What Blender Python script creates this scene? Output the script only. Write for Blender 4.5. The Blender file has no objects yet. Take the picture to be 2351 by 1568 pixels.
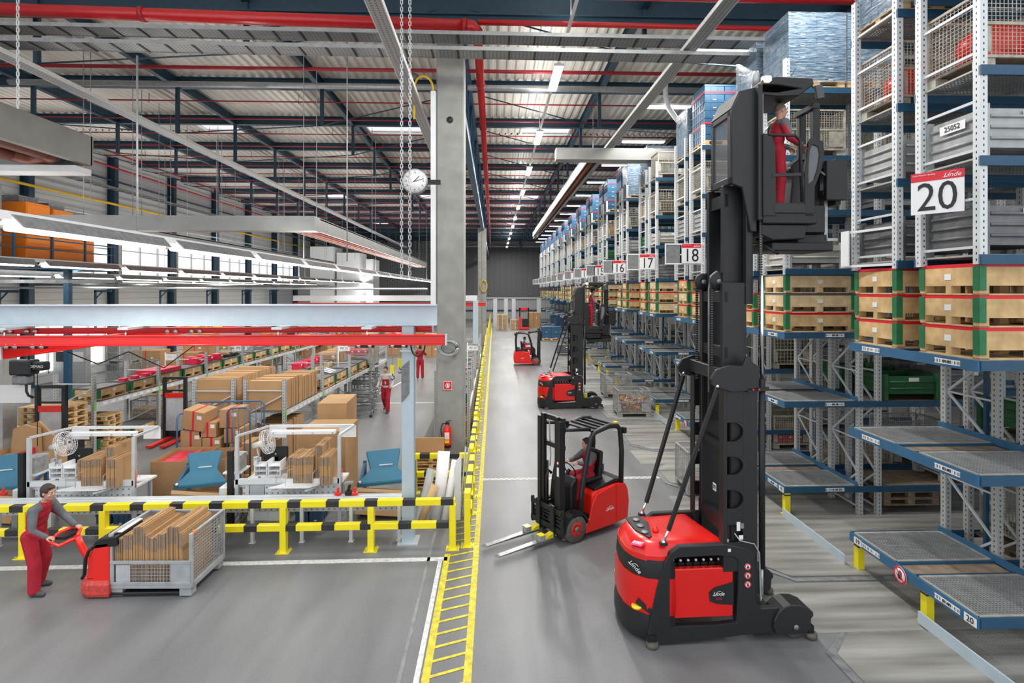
import bpy, bmesh, math, random
from mathutils import Vector, Matrix, Euler
random.seed(7)
C = bpy.context.scene.collection
PI = math.pi

# ---------------- camera, world, light, exposure ----------------
FOC, CAMH, TY = 1220.0, 4.75, 0.0332      # focal length in px of a 2351 px wide frame, lens height, yaw tangent
_c = 1/math.sqrt(1+TY*TY); _s = TY*_c
cam = bpy.data.objects.new('camera', bpy.data.cameras.new('camera')); C.objects.link(cam)
cam.location = (0, 0, CAMH)
cam.rotation_euler = (PI/2, 0, -math.atan(TY))
cam.data.sensor_width = 36; cam.data.lens = FOC/2351*36
cam.data.shift_y = -(784-666)/2351
cam.data.clip_end = 400
bpy.context.scene.camera = cam
vs = bpy.context.scene.view_settings
vs.view_transform = 'Standard'; vs.look = 'None'; vs.gamma = 1; vs.use_curve_mapping = False
vs.exposure = 0.5
w = bpy.data.worlds.new('world'); bpy.context.scene.world = w; w.use_nodes = True
bg = w.node_tree.nodes['Background']; bg.inputs[0].default_value = (0.93, 0.96, 1, 1); bg.inputs[1].default_value = 1.0

def area(name, loc, sx, sy, power, col=(1, 0.98, 0.95), rot=(0, 0, 0)):
    d = bpy.data.lights.new(name, 'AREA'); d.shape = 'RECTANGLE'; d.size = sx; d.size_y = sy
    d.energy = power; d.color = col
    o = bpy.data.objects.new(name, d); C.objects.link(o); o.location = loc; o.rotation_euler = rot
    return o
# light of the hall's lamps: the ceiling row over the aisle, the lamps over the rack aisles and the strip light rows, plus unseen fills added for the roof
for _i in range(11): area('ceiling_lamp_light', (1.88, 16.3+6.35*_i, 11.19), 0.26, 1.9, 330)
area('ceiling_lamp_light', (1.88, 9.95, 11.19), 0.26, 1.9, 330)
for _i in range(-1, 14): area('aisle_lamp_light', (6.3 if _i < 2 else 6.6, 14.4+4.47*_i, 11.27), 1.9, 0.26, 110)
for _x, _z, _y0, _l, _p in ((-6.2, 5.6, 3.5, 63, 1350), (-13.6, 5.53, 13, 49, 1150), (-17.6, 5.33, 15, 38, 700)):
    area('strip_row_light', (_x, _y0+_l/2, _z-0.05), 0.2, _l, _p)
    area('roof_fill_over_strips', (_x, _y0+_l/2, _z+0.2), 0.2, _l, _p*0.5, rot=(PI, 0, 0))  # added upward fill without a fixture, brightens the roof over the packing hall
for _x, _y in ((1.88, 20), (1.88, 45), (1.88, 70)): area('roof_fill_over_aisle', (_x, _y, 11.5), 0.3, 22, 180, rot=(PI, 0, 0))  # unseen upward fills added above the aisle lamps to lift the roof

def at(u, v, z):
    """point of the horizontal plane z seen at photo pixel (u, v)"""
    d = FOC*(CAMH-z)/(v-666); x = (u-1175.5)*d/FOC
    return Vector((x*_c+d*_s, d*_c-x*_s, z))
def atY(u, v, Y):
    k = (u-1175.5)/FOC; d = Y/(_c-k*_s); x = k*d
    return Vector((x*_c+d*_s, Y, CAMH-(v-666)*d/FOC))

# ---------------- materials ----------------
MATS = {}
def mat(name, col, rough=0.5, metal=0.0, var=0.12, scale=6.0, bump=0.0, emis=None, es=0, coat=0, alpha=1, trans=0, wear=None):
    if name in MATS: return MATS[name]
    m = bpy.data.materials.new(name); m.use_nodes = True; nt = m.node_tree; b = nt.nodes['Principled BSDF']
    col = tuple(col)+(1,) if len(col) == 3 else col
    b.inputs['Roughness'].default_value = rough; b.inputs['Metallic'].default_value = metal
    if var > 0:
        tc = nt.nodes.new('ShaderNodeTexCoord'); n = nt.nodes.new('ShaderNodeTexNoise'); n.inputs['Scale'].default_value = scale
        n.inputs['Detail'].default_value = 4
        nt.links.new(tc.outputs['Object'], n.inputs['Vector'])
        r = nt.nodes.new('ShaderNodeValToRGB'); r.color_ramp.elements[0].position = 0.3; r.color_ramp.elements[1].position = 0.7
        lo = tuple(c*(1-var) for c in col[:3])+(1,); hi = tuple(min(1, c*(1+var*0.8)) for c in col[:3])+(1,)
        r.color_ramp.elements[0].color = lo; r.color_ramp.elements[1].color = hi
        nt.links.new(n.outputs['Fac'], r.inputs['Fac']); nt.links.new(r.outputs['Color'], b.inputs['Base Color'])
        if bump:
            bp = nt.nodes.new('ShaderNodeBump'); bp.inputs['Strength'].default_value = bump; bp.inputs['Distance'].default_value = 0.02
            nt.links.new(n.outputs['Fac'], bp.inputs['Height']); nt.links.new(bp.outputs['Normal'], b.inputs['Normal'])
    else:
        b.inputs['Base Color'].default_value = col
    if emis:
        b.inputs['Emission Color'].default_value = tuple(emis)+(1,); b.inputs['Emission Strength'].default_value = es
    if coat: b.inputs['Coat Weight'].default_value = coat; b.inputs['Coat Roughness'].default_value = 0.15
    if alpha < 1: b.inputs['Alpha'].default_value = alpha
    if trans: b.inputs['Transmission Weight'].default_value = trans
    MATS[name] = m; return m
def nmath(nt, op, a, b=None, clamp=False):
    n = nt.nodes.new('ShaderNodeMath'); n.operation = op; n.use_clamp = clamp
    for i, q in enumerate((a, b)):
        if q is None: continue
        if isinstance(q, (int, float)): n.inputs[i].default_value = q
        else: nt.links.new(q, n.inputs[i])
    return n.outputs[0]
def patterned(name, base, dark, fn, rough=0.5, metal=0.0, coords='Object'):
    """base colour with a second colour where fn(nt, x, y, z) is 1 (slots, ribs, printed bars)"""
    if name in MATS: return MATS[name]
    m = bpy.data.materials.new(name); m.use_nodes = True; nt = m.node_tree; b = nt.nodes['Principled BSDF']
    tc = nt.nodes.new('ShaderNodeTexCoord'); sp = nt.nodes.new('ShaderNodeSeparateXYZ'); nt.links.new(tc.outputs[coords], sp.inputs[0])
    f = fn(nt, sp.outputs[0], sp.outputs[1], sp.outputs[2])
    mx = nt.nodes.new('ShaderNodeMix'); mx.data_type = 'RGBA'
    mx.inputs[6].default_value = tuple(base)+(1,); mx.inputs[7].default_value = tuple(dark)+(1,)
    nt.links.new(f, mx.inputs[0]); nt.links.new(mx.outputs[2], b.inputs['Base Color'])
    b.inputs['Roughness'].default_value = rough; b.inputs['Metallic'].default_value = metal
    MATS[name] = m; return m

red = mat('red_paint', (0.72, 0.008, 0.006), 0.3, coat=0.25, var=0.04, scale=2)
redor = mat('bright_red_paint', (0.82, 0.015, 0.008), 0.34, coat=0.2, var=0.03, scale=2)
cranered = mat('crane_red', (0.78, 0.006, 0.006), 0.32, coat=0.2, var=0.03)
piper = mat('pipe_red', (0.62, 0.015, 0.02), 0.32, coat=0.3, var=0.08)
pipethin = mat('thin_pipe_red', (0.42, 0.025, 0.035), 0.45, var=0.1)
black = mat('black_steel', (0.009, 0.0095, 0.011), 0.48, var=0.2, scale=4)
blackg = mat('charcoal_paint', (0.0145, 0.0155, 0.018), 0.46, var=0.12, scale=3)
rubber = mat('rubber', (0.05, 0.047, 0.045), 0.8, var=0.3)
tyre = mat('worn_tyre', (0.12, 0.105, 0.09), 0.8, var=0.3, scale=12)
chrome = mat('chrome', (0.75, 0.76, 0.78), 0.15, 1.0, var=0.0)
steel = mat('galvanised_steel', (0.5, 0.52, 0.53), 0.42, 0.5, var=0.15, scale=10)
steeld = mat('dull_steel', (0.27, 0.28, 0.285), 0.5, 0.45, var=0.25, scale=9)
cagegrey = mat('cage_grey', (0.36, 0.37, 0.36), 0.55, 0.2, var=0.25, scale=8)
cagebeige = mat('weathered_cage', (0.42, 0.39, 0.32), 0.6, 0.1, var=0.3, scale=7)
alu = mat('aluminium_profile', (0.62, 0.66, 0.69), 0.3, 0.35, var=0.05)
fork = mat('fork_steel', (0.3, 0.3, 0.3), 0.35, 0.8, var=0.25, scale=14)
yellow = mat('yellow_paint', (0.95, 0.8, 0.012), 0.4, coat=0.2, var=0.03)
yellowd = mat('lime_yellow', (0.72, 0.6, 0.02), 0.5, var=0.2)
bblack = mat('barrier_black', (0.028, 0.028, 0.03), 0.45, var=0.15)
rackblue = mat('rack_blue', (0.016, 0.075, 0.145), 0.42, var=0.12)
roofblue = mat('roof_steel_blue', (0.022, 0.058, 0.092), 0.45, var=0.15)
crateblue = mat('crate_blue', (0.025, 0.095, 0.185), 0.42, var=0.12)
tiltblue = mat('machine_blue', (0.045, 0.2, 0.31), 0.5, var=0.06)
frameblue = mat('trolley_blue', (0.055, 0.13, 0.23), 0.45, var=0.1)
wood = mat('pallet_wood', (0.64, 0.43, 0.2), 0.7, var=0.25, scale=5)
woodl = mat('fresh_wood', (0.75, 0.56, 0.32), 0.7, var=0.2, scale=5)
woodold = mat('old_wood', (0.27, 0.2, 0.14), 0.8, var=0.35, scale=6)
card = mat('cardboard', (0.46, 0.275, 0.13), 0.8, var=0.09, scale=2)
cardl = mat('cardboard_light', (0.6, 0.4, 0.2), 0.8, var=0.08, scale=2)
cardd = mat('cardboard_edge', (0.3, 0.215, 0.15), 0.85, var=0.15, scale=20)
tape = mat('red_tape', (0.62, 0.02, 0.04), 0.4, var=0.1)
redcard = mat('red_carton', (0.75, 0.015, 0.06), 0.5, var=0.08)
green = mat('green_metal', (0.02, 0.17, 0.065), 0.5, var=0.2)
greend = mat('green_container', (0.025, 0.13, 0.045), 0.5, var=0.2)
white = mat('white_paint', (0.8, 0.82, 0.83), 0.45, var=0.03)
paper = mat('white_label', (0.85, 0.85, 0.84), 0.6, var=0.0)
signwhite = mat('sign_white', (0.86, 0.86, 0.86), 0.4, var=0.0)
signred = mat('sign_red', (0.72, 0.012, 0.03), 0.4, var=0.0)
ink = mat('ink', (0.015, 0.015, 0.018), 0.5, var=0.0)
letterw = mat('white_lettering', (0.85, 0.85, 0.85), 0.5, var=0.0)
duct = mat('duct_metal', (0.3, 0.3, 0.285), 0.4, 0.4, var=0.1, scale=2)
copper = mat('copper_tube', (0.17, 0.05, 0.03), 0.5, 0.2, var=0.2)
concrete = mat('concrete', (0.31, 0.31, 0.29), 0.8, var=0.14, scale=3, bump=0.15)
orange = mat('orange_cabinet', (1.0, 0.26, 0.012), 0.45, var=0.05)
ylwpipe = mat('yellow_pipe', (0.8, 0.5, 0.02), 0.4, var=0.05)
glass = mat('clear_glass', (0.75, 0.8, 0.85), 0.05, var=0, alpha=0.22)
glassd = mat('cab_glass', (0.2, 0.21, 0.22), 0.08, var=0, alpha=0.5)
plastic = mat('clear_plastic', (0.8, 0.83, 0.86), 0.25, var=0.1, alpha=0.38)
lampw = mat('lamp_white', (1, 1, 1), 0.4, var=0, emis=(1, 0.98, 0.9), es=9)
lampt = mat('lamp_tube', (1, 1, 1), 0.4, var=0, emis=(1, 0.96, 0.82), es=5)
lampo = mat('beacon_lamp', (1, 0.8, 0.6), 0.4, var=0, emis=(1, 0.62, 0.4), es=5)
skin = mat('skin', (0.58, 0.31, 0.22), 0.55, var=0.06, scale=20)
hair = mat('dark_hair', (0.05, 0.035, 0.028), 0.8, var=0.3, scale=60)
hairs = mat('shaved_hair', (0.2, 0.14, 0.11), 0.8, var=0.2, scale=60)
cred = mat('workwear_red', (0.42, 0.012, 0.03), 0.85, var=0.15, scale=9, bump=0.3)
cgrey = mat('workwear_grey', (0.13, 0.14, 0.15), 0.85, var=0.12, scale=9, bump=0.3)
clight = mat('light_shirt', (0.5, 0.49, 0.47), 0.85, var=0.1, scale=9)
shoe = mat('shoe_black', (0.06, 0.06, 0.062), 0.7, var=0.2)

# ---------------- mesh builder ----------------
class MB:
    def __init__(s): s.v = []; s.f = []; s.mi = []; s.ms = []; s.sm = []; s.M = Matrix.Identity(4)
    def m(s, mt):
        if mt not in s.ms: s.ms.append(mt)
        return s.ms.index(mt)
    def add(s, vs, fs, mt, smooth=False):
        k = len(s.v); s.v += [tuple(s.M @ Vector(q)) for q in vs]; i = s.m(mt)
        for q in fs: s.f.append([k+j for j in q]); s.mi.append(i); s.sm.append(smooth)
        return s
    def box(s, x0, x1, y0, y1, z0, z1, mt):
        return s.add([(x, y, z) for z in (z0, z1) for y in (y0, y1) for x in (x0, x1)],
                     [(0, 2, 3, 1), (4, 5, 7, 6), (0, 1, 5, 4), (2, 6, 7, 3), (0, 4, 6, 2), (1, 3, 7, 5)], mt)
    def tub(s, x0, x1, y0, y1, z0, z1, t, mt):      # open-topped box with walls of thickness t
        s.box(x0, x1, y0, y0+t, z0, z1, mt); s.box(x0, x1, y1-t, y1, z0, z1, mt)
        s.box(x0, x0+t, y0+t, y1-t, z0, z1, mt); s.box(x1-t, x1, y0+t, y1-t, z0, z1, mt); s.box(x0+t, x1-t, y0+t, y1-t, z0, z0+t, mt)
        return s
    def bar(s, p, q, wd, ht, mt, up=(0, 0, 1)):     # rectangular bar between two points
        p, q = Vector(p), Vector(q); d = (q-p)
        if d.length < 1e-6: return s
        d.normalize(); u = Vector(up)
        if abs(d.dot(u)) > 0.98: u = Vector((0, 1, 0)) if abs(d.y) < 0.9 else Vector((1, 0, 0))
        a = d.cross(u).normalized(); b = a.cross(d).normalized()
        vs = [c+a*(i*wd/2)+b*(j*ht/2) for c in (p, q) for (i, j) in ((-1, -1), (1, -1), (1, 1), (-1, 1))]
        return s.add(vs, [(0, 1, 2, 3), (7, 6, 5, 4), (0, 4, 5, 1), (1, 5, 6, 2), (2, 6, 7, 3), (3, 7, 4, 0)], mt)
    def tube(s, p, q, r, mt, n=8, r2=None, caps=True):
        return s.path([p, q], r, mt, n, r2)
    def path(s, pts, r, mt, n=8, r2=None, rs=None):
        pts = [Vector(p) for p in pts]; N = len(pts)
        if rs is None: rs = [r+(0 if r2 is None else (r2-r)*i/(N-1)) for i in range(N)]
        d0 = (pts[1]-pts[0]).normalized(); a = d0.orthogonal().normalized(); vs = []
        for i, p in enumerate(pts):
            d = (pts[min(i+1, N-1)]-pts[max(i-1, 0)]).normalized()
            a = (a-d*a.dot(d)); a = a.normalized() if a.length > 1e-6 else d.orthogonal().normalized()
            b = d.cross(a)
            vs += [p+(a*math.cos(2*PI*k/n)+b*math.sin(2*PI*k/n))*rs[i] for k in range(n)]
        fs = [(i*n+k, i*n+(k+1) % n, (i+1)*n+(k+1) % n, (i+1)*n+k) for i in range(N-1) for k in range(n)]
        s.add(vs, fs, mt, n > 5)
        k = len(s.v)-len(vs)
        s.f.append([k+j for j in range(n)][::-1]); s.mi.append(s.m(mt)); s.sm.append(False)
        s.f.append([k+(N-1)*n+j for j in range(n)]); s.mi.append(s.m(mt)); s.sm.append(False)
        return s
    def prism(s, poly, axis, a, b, mt, smooth=False):   # poly in the two other axes, extruded a..b
        n = len(poly)
        def P(u, v, t): return {'x': (t, u, v), 'y': (u, t, v), 'z': (u, v, t)}[axis]
        vs = [P(u, v, a) for u, v in poly]+[P(u, v, b) for u, v in poly]
        return s.add(vs, [tuple(range(n))[::-1], tuple(range(n, 2*n))]+[(i, (i+1) % n, n+(i+1) % n, n+i) for i in range(n)], mt, smooth)
    def lathe(s, prof, c, axis, mt, n=24):              # prof: list (r, t) about the axis through c
        c = Vector(c); vs = []
        for r, t in prof:
            for k in range(n):
                a, b = r*math.cos(2*PI*k/n), r*math.sin(2*PI*k/n)
                vs.append(c+Vector({'x': (t, a, b), 'y': (a, t, b), 'z': (a, b, t)}[axis]))
        N = len(prof)
        return s.add(vs, [(i*n+k, i*n+(k+1) % n, (i+1)*n+(k+1) % n, (i+1)*n+k) for i in range(N-1) for k in range(n)], mt, True)
    def disc(s, c, r, axis, mt, n=24, t=0.004):
        return s.lathe([(0.0005, -t), (r, -t), (r, t), (0.0005, t)], c, axis, mt, n)
    def ell(s, c, r, mt, n=12, m2=8):
        c = Vector(c); vs = []
        for i in range(m2+1):
            th = PI*i/m2
            for k in range(n):
                vs.append(c+Vector((r[0]*math.sin(th)*math.cos(2*PI*k/n), r[1]*math.sin(th)*math.sin(2*PI*k/n), r[2]*math.cos(th))))
        return s.add(vs, [(i*n+k, (i+1)*n+k, (i+1)*n+(k+1) % n, i*n+(k+1) % n) for i in range(m2) for k in range(n)], mt, True)
    def build(s, name, parent=None, loc=None, bevel=0, seg=1, kind=None, label=None):
        me = bpy.data.meshes.new(name); me.from_pydata(s.v, [], s.f)
        for q in s.ms: me.materials.append(q)
        me.polygons.foreach_set('material_index', s.mi); me.polygons.foreach_set('use_smooth', s.sm)
        me.validate(); me.update()
        bm = bmesh.new(); bm.from_mesh(me); bmesh.ops.recalc_face_normals(bm, faces=bm.faces); bm.to_mesh(me); bm.free()
        o = bpy.data.objects.new(name, me); C.objects.link(o)
        if parent: o.parent = parent
        if loc: o.location = loc
        if bevel:
            b = o.modifiers.new('bevel', 'BEVEL'); b.width = bevel; b.segments = seg; b.limit_method = 'ANGLE'; b.angle_limit = 0.6
        if kind: o['kind'] = kind
        if label: o['label'] = label
        return o

def thing(name, label, cat, loc=(0, 0, 0), rz=0, group=None, scale=1):
    o = bpy.data.objects.new(name, None); C.objects.link(o); o.empty_display_size = 0.1
    o.location = loc; o.rotation_euler = (0, 0, rz); o.scale = (scale,)*3
    o['label'] = label; o['category'] = cat
    if group: o['group'] = group
    return o
def tag(o, label, cat, group=None, kind=None):
    o['label'] = label; o['category'] = cat
    if group: o['group'] = group
    if kind: o['kind'] = kind
    return o
KIDS = {}
def kids(o):
    if not KIDS.get('n') == len(bpy.data.objects):
        KIDS.clear()
        for q in bpy.data.objects:
            if q.parent: KIDS.setdefault(q.parent.name, []).append(q)
        KIDS['n'] = len(bpy.data.objects)
    return KIDS.get(o.name, [])
def tree(o): return (o, [tree(c) for c in kids(o)])
def dup(tr, loc=None, rz=None, label=None, group=None, parent=None, scale=None):
    o, ch = tr; c = o.copy(); C.objects.link(c)
    if parent: c.parent = parent
    if loc is not None: c.location = loc
    if rz is not None: c.rotation_euler = (0, 0, rz)
    if scale: c.scale = (scale,)*3
    if label: c['label'] = label
    if group: c['group'] = group
    for q in ch: dup(q, parent=c)
    return c
class Proto:
    """first placing uses the original, later ones copy it with its parts"""
    def __init__(s, root): s.t = tree(root); s.used = False
    def put(s, loc, rz=0, label=None, group=None, scale=None):
        if not s.used:
            s.used = True; o = s.t[0]; o.location = loc; o.rotation_euler = (0, 0, rz)
            if label: o['label'] = label
            if group: o['group'] = group
            if scale: o.scale = (scale,)*3
            return o
        return dup(s.t, loc, rz, label, group, None, scale)
_dg = None
def text(txt, size, mt, name='lettering', parent=None, loc=(0, 0, 0), rot=(PI/2, 0, 0), shear=0, align='CENTER', depth=0.002, sx=1, space=1):
    cu = bpy.data.curves.new('lettering', 'FONT'); cu.body = txt; cu.size = size; cu.extrude = depth; cu.shear = shear
    cu.align_x = align; cu.align_y = 'CENTER'; cu.resolution_u = 3; cu.space_character = space
    t = bpy.data.objects.new('lettering', cu); C.objects.link(t)
    bpy.context.view_layer.update()
    me = bpy.data.meshes.new_from_object(t.evaluated_get(bpy.context.evaluated_depsgraph_get()))
    bpy.data.objects.remove(t); bpy.data.curves.remove(cu)
    me.materials.clear(); me.materials.append(mt)
    o = bpy.data.objects.new(name, me); C.objects.link(o); o.location = loc; o.rotation_euler = rot; o.scale = (sx, 1, 1)
    if parent: o.parent = parent
    return o
TXT = {}
def textc(key, parent, loc, rot, **k):   # cached lettering mesh
    if key not in TXT:
        TXT[key] = text(parent=parent, loc=loc, rot=rot, **k); return TXT[key]
    o = TXT[key].copy(); C.objects.link(o); o.parent = parent; o.location = loc; o.rotation_euler = rot
    return o
def logo(w_, mt, parent, loc, rot, name='logo'):   # slanted script word with a swept stroke above
    o = text('Linde', w_*0.42, mt, name, parent, loc, rot, shear=0.35, depth=0.0015)
    m = MB(); pts = [(-0.5*w_, -0.1*w_, 0.001), (-0.33*w_, -0.13*w_, 0.001), (-0.22*w_, 0.02*w_, 0.001), (-0.05*w_, 0.2*w_, 0.001), (0.12*w_, 0.24*w_, 0.001), (0.2*w_, 0.2*w_, 0.001)]
    m.path(pts, 0.012*w_, mt, 5); m.build('swash', o)
    return o
ORD = ['nearest', 'second', 'third', 'fourth', 'fifth', 'sixth', 'seventh', 'eighth', 'ninth', 'tenth', 'eleventh', 'twelfth', 'thirteenth',
       'fourteenth', 'fifteenth', 'sixteenth', 'seventeenth', 'eighteenth', 'nineteenth', 'twentieth', 'twenty-first', 'twenty-second', 'twenty-third', 'twenty-fourth']
# ================= SETTING =================
def struct(o): o['kind'] = 'structure'; return o
# --- floor: concrete slab with broad drive streaks
def floor_mat():
    m = bpy.data.materials.new('hall_floor'); m.use_nodes = True; nt = m.node_tree; b = nt.nodes['Principled BSDF']; L = nt.links.new
    tc = nt.nodes.new('ShaderNodeTexCoord')
    def noise(sx, sy, sc, det=5):
        mp = nt.nodes.new('ShaderNodeMapping'); mp.inputs['Scale'].default_value = (sx, sy, 1); mp.inputs['Rotation'].default_value = (0, 0, 0.18)
        n = nt.nodes.new('ShaderNodeTexNoise'); n.inputs['Scale'].default_value = sc; n.inputs['Detail'].default_value = det
        L(tc.outputs['Object'], mp.inputs[0]); L(mp.outputs[0], n.inputs['Vector']); return n.outputs['Fac']
    a = noise(1.0, 0.16, 1.3); c = noise(1, 1, 0.35); d = noise(1, 1, 30, 3)
    s = nmath(nt, 'ADD', nmath(nt, 'MULTIPLY', a, 0.5), nmath(nt, 'ADD', nmath(nt, 'MULTIPLY', c, 0.35), nmath(nt, 'MULTIPLY', d, 0.15)))
    r = nt.nodes.new('ShaderNodeValToRGB'); r.color_ramp.elements[0].position = 0.34; r.color_ramp.elements[1].position = 0.66
    r.color_ramp.elements[0].color = (0.118, 0.12, 0.124, 1); r.color_ramp.elements[1].color = (0.232, 0.236, 0.24, 1)
    L(s, r.inputs[0]); L(r.outputs[0], b.inputs['Base Color'])
    b.inputs['Roughness'].default_value = 0.42; b.inputs['Specular IOR Level'].default_value = 0.4
    return m
fm = floor_mat()
def aisle_mat():
    m = bpy.data.materials.new('aisle_floor'); m.use_nodes = True; nt = m.node_tree; b = nt.nodes['Principled BSDF']; L = nt.links.new
    tc = nt.nodes.new('ShaderNodeTexCoord'); mp = nt.nodes.new('ShaderNodeMapping'); mp.inputs['Scale'].default_value = (0.22, 2.6, 1)
    n = nt.nodes.new('ShaderNodeTexNoise'); n.inputs['Scale'].default_value = 1.6; n.inputs['Detail'].default_value = 4
    L(tc.outputs['Object'], mp.inputs[0]); L(mp.outputs[0], n.inputs['Vector'])
    r = nt.nodes.new('ShaderNodeValToRGB'); r.color_ramp.elements[0].position = 0.32; r.color_ramp.elements[1].position = 0.7
    r.color_ramp.elements[0].color = (0.15, 0.145, 0.13, 1); r.color_ramp.elements[1].color = (0.37, 0.365, 0.34, 1)
    L(n.outputs['Fac'], r.inputs[0]); L(r.outputs[0], b.inputs['Base Color']); b.inputs['Roughness'].default_value = 0.45
    return m
am = aisle_mat()
struct(MB().box(-23, 25, -8, 90, -0.3, 0, fm).build('floor'))
# worn paint of the aisle mouths and raised pads
for i, (y0, y1, x0) in enumerate([(2.5, 7.15, 4.45), (8.6, 10.8, 4.4), (12.35, 14.3, 4.3), (15.6, 17.7, 4.2), (19.05, 21.4, 4.3), (23.4, 25.6, 4.3), (27.9, 30, 4.3), (32.3, 34.6, 4.3)]):
    m = MB(); g = 0.12
    m.prism([(x0+0.5, y0), (x0, y0+0.6), (x0, y1-0.4), (x0+0.4, y1), (17, y1), (17, y0)], 'z', 0.0, 0.035, am)
    m.prism([(x0+0.5, y0-g), (x0-g, y0+0.55), (x0-g, y1-0.35), (x0+0.35, y1+g*0.4), (17, y1+g*0.4), (17, y0-g)], 'z', -0.01, 0.018, steeld)
    o = m.build('trim_%d' % (i+1)); struct(o)
    o2 = MB().box(4.0, 17, y1+0.06, y1+1.3, -0.01, 0.004, am).build('trim_%d' % (i+11)); struct(o2)
mline = mat('floor_line_white', (0.62, 0.63, 0.63), 0.6, var=0.25, scale=14)
mlyel = mat('floor_line_yellow', (0.62, 0.52, 0.03), 0.55, var=0.3, scale=10)
def line(name, label, pts, wd, mt, z=0.003, cat='floor marking'):
    m = MB()
    for p, q in zip(pts[:-1], pts[1:]):
        m.bar((p[0], p[1], z), (q[0], q[1], z), wd, 0.004, mt)
    o = m.build(name); tag(o, label, cat); return o
line('floor_line', 'white line painted on the floor in front of the yellow barrier, ending at the walkway', [(-9.6, 9.33), (-0.83, 9.42)], 0.13, mline)
line('floor_line', 'short worn white line turning towards the camera beside the yellow ladder marking', [(-0.95, 9.36), (-0.95, 6.3)], 0.07, mline)
line('floor_line', 'white line crossing the packing hall floor behind the walking man', [(-5.8, 22.5), (-1.6, 22.5)], 0.12, mline)
line('floor_line', 'slanting white line on the floor left of the walking man', [(-5.8, 21.3), (-4.4, 30)], 0.12, mline)
# ladder walkway marking
def ladder():
    t = thing('walkway_marking', 'yellow ladder shaped walkway marking painted along the barrier', 'floor marking', (0, 0, 0))
    m = MB(); m.bar((-0.33, 4, .003), (-0.33, 78, .003), 0.1, .004, mlyel); m.build('edge_stripe', t)
    m = MB(); m.bar((-0.84, 4, .003), (-0.84, 9.6, .003), 0.1, .004, mlyel)
    m.build('edge_stripe', t)
    m = MB(); y = 4.2
    while y < 76:
        m.bar((-0.82, y-0.09, .004), (-0.33, y+0.09, .004), 0.045, .004, mlyel); y += 0.27 if y < 30 else 0.6
    o = m.build('rungs', t); o['kind'] = 'stuff'
ladder()
# expansion joints
m = MB(); m.bar((-1.16, 3, 0.002), (-1.16, 16, 0.002), 0.05, 0.006, steeld)
struct(m.build('trim_30'))
m = MB(); m.box(-0.28, 4.2, 13.28, 13.42, 0, 0.004, mline)
x = -0.25
while x < 4.1:
    m.bar((x, 13.31, .006), (x+0.07, 13.39, .006), .018, .003, steeld); m.bar((x+0.07, 13.39, .006), (x+0.14, 13.31, .006), .018, .003, steeld); x += 0.14
struct(m.build('trim_31'))

# --- roof
roofm = mat('roof_sheet', (0.78, 0.75, 0.69), 0.45, 0.1, var=0.12, scale=0.6)
ZR = 13.0
skyx = [(-14.9, -12.3), (-6.5, -3.4), (1.4, 3.9), (9.8, 12.4)]
skyy = [(26.3, 28.2), (46, 49), (66, 69)]
def roof():
    m = MB()
    def sheet(xa, xb, ya, yb):
        n = max(1, round((xb-xa)/0.33)); p = (xb-xa)/n; vs = []; fs = []
        for i in range(n):
            for (dx, dz) in ((0, 0), (0.28, 0), (0.42, 0.09), (0.86, 0.09)):
                x = xa+(i+dx)*p; vs += [(x, ya, ZR+dz), (x, yb, ZR+dz)]
        vs += [(xb, ya, ZR), (xb, yb, ZR)]
        for i in range(len(vs)//2-1): fs.append((2*i, 2*i+1, 2*i+3, 2*i+2))
        m.add(vs, fs, roofm); m.box(xa, xb, ya-0.02, yb+0.02, ZR+0.1, ZR+0.16, roofm)
    ys = [7]
    for a, b in skyy: ys += [a, b]
    ys += [89]
    for i in range(len(ys)-1):
        if i % 2 == 0: sheet(-23, 25, ys[i], ys[i+1])
        else:
            xs = [-23]+[q for ab in skyx for q in ab]+[25]
            for j in range(0, len(xs), 2): sheet(xs[j], xs[j+1], ys[i], ys[i+1])
    struct(m.build('ceiling'))
roof()
skym = mat('skylight_pane', (0.95, 0.97, 1), 0.3, var=0, alpha=0.04)
n = 0
for a, b in skyy:
    for c, d in skyx:
        n += 1; m = MB(); m.box(c, d, a, b, ZR+0.03, ZR+0.05, skym)
        for q in (c, d): m.box(q-0.05, q+0.05, a, b, ZR-0.02, ZR+0.05, white)
        for q in (a, b): m.box(c, d, q-0.05, q+0.05, ZR-0.02, ZR+0.05, white)
        struct(m.build('window_%d' % (n+20)))

# --- walls
def hlines(nt, x, y, z): return nmath(nt, 'LESS_THAN', nmath(nt, 'FRACT', nmath(nt, 'MULTIPLY', z, 2.6)), 0.07)
def vribs(k, f):
    def g(nt, x, y, z): return nmath(nt, 'LESS_THAN', nmath(nt, 'FRACT', nmath(nt, 'MULTIPLY', x, k)), f)
    return g
clad = patterned('cladding_grey', (0.58, 0.59, 0.6), (0.28, 0.29, 0.31), hlines, 0.5)
cladv = patterned('cladding_ribbed', (0.42, 0.43, 0.44), (0.27, 0.28, 0.29), vribs(2.5, 0.25), 0.5)
cladlow = patterned('cladding_pale', (0.5, 0.51, 0.51), (0.36, 0.37, 0.38), vribs(2.5, 0.2), 0.5)
curtain = patterned('dark_curtain', (0.14, 0.145, 0.15), (0.105, 0.11, 0.115), vribs(1.1, 0.08), 0.55)
XL = -22.8
m = MB()
m.box(XL-0.2, XL, 5, 90, 8.75, 13.1, clad); m.box(XL-0.2, XL, 5, 90, 3.0, 5.6, clad)
m.box(XL-0.2, XL, 5, 27, 5.6, 8.75, clad); m.box(XL-0.2, XL, 63, 90, 5.6, 8.75, clad)
m.box(XL-0.2, XL, 5, 25.5, 0, 3.0, clad); m.box(XL-0.2, XL, 33.2, 90, 0, 3.0, clad); m.box(XL-0.2, XL, 25.5, 33.2, 0, 0.5, clad)
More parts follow.
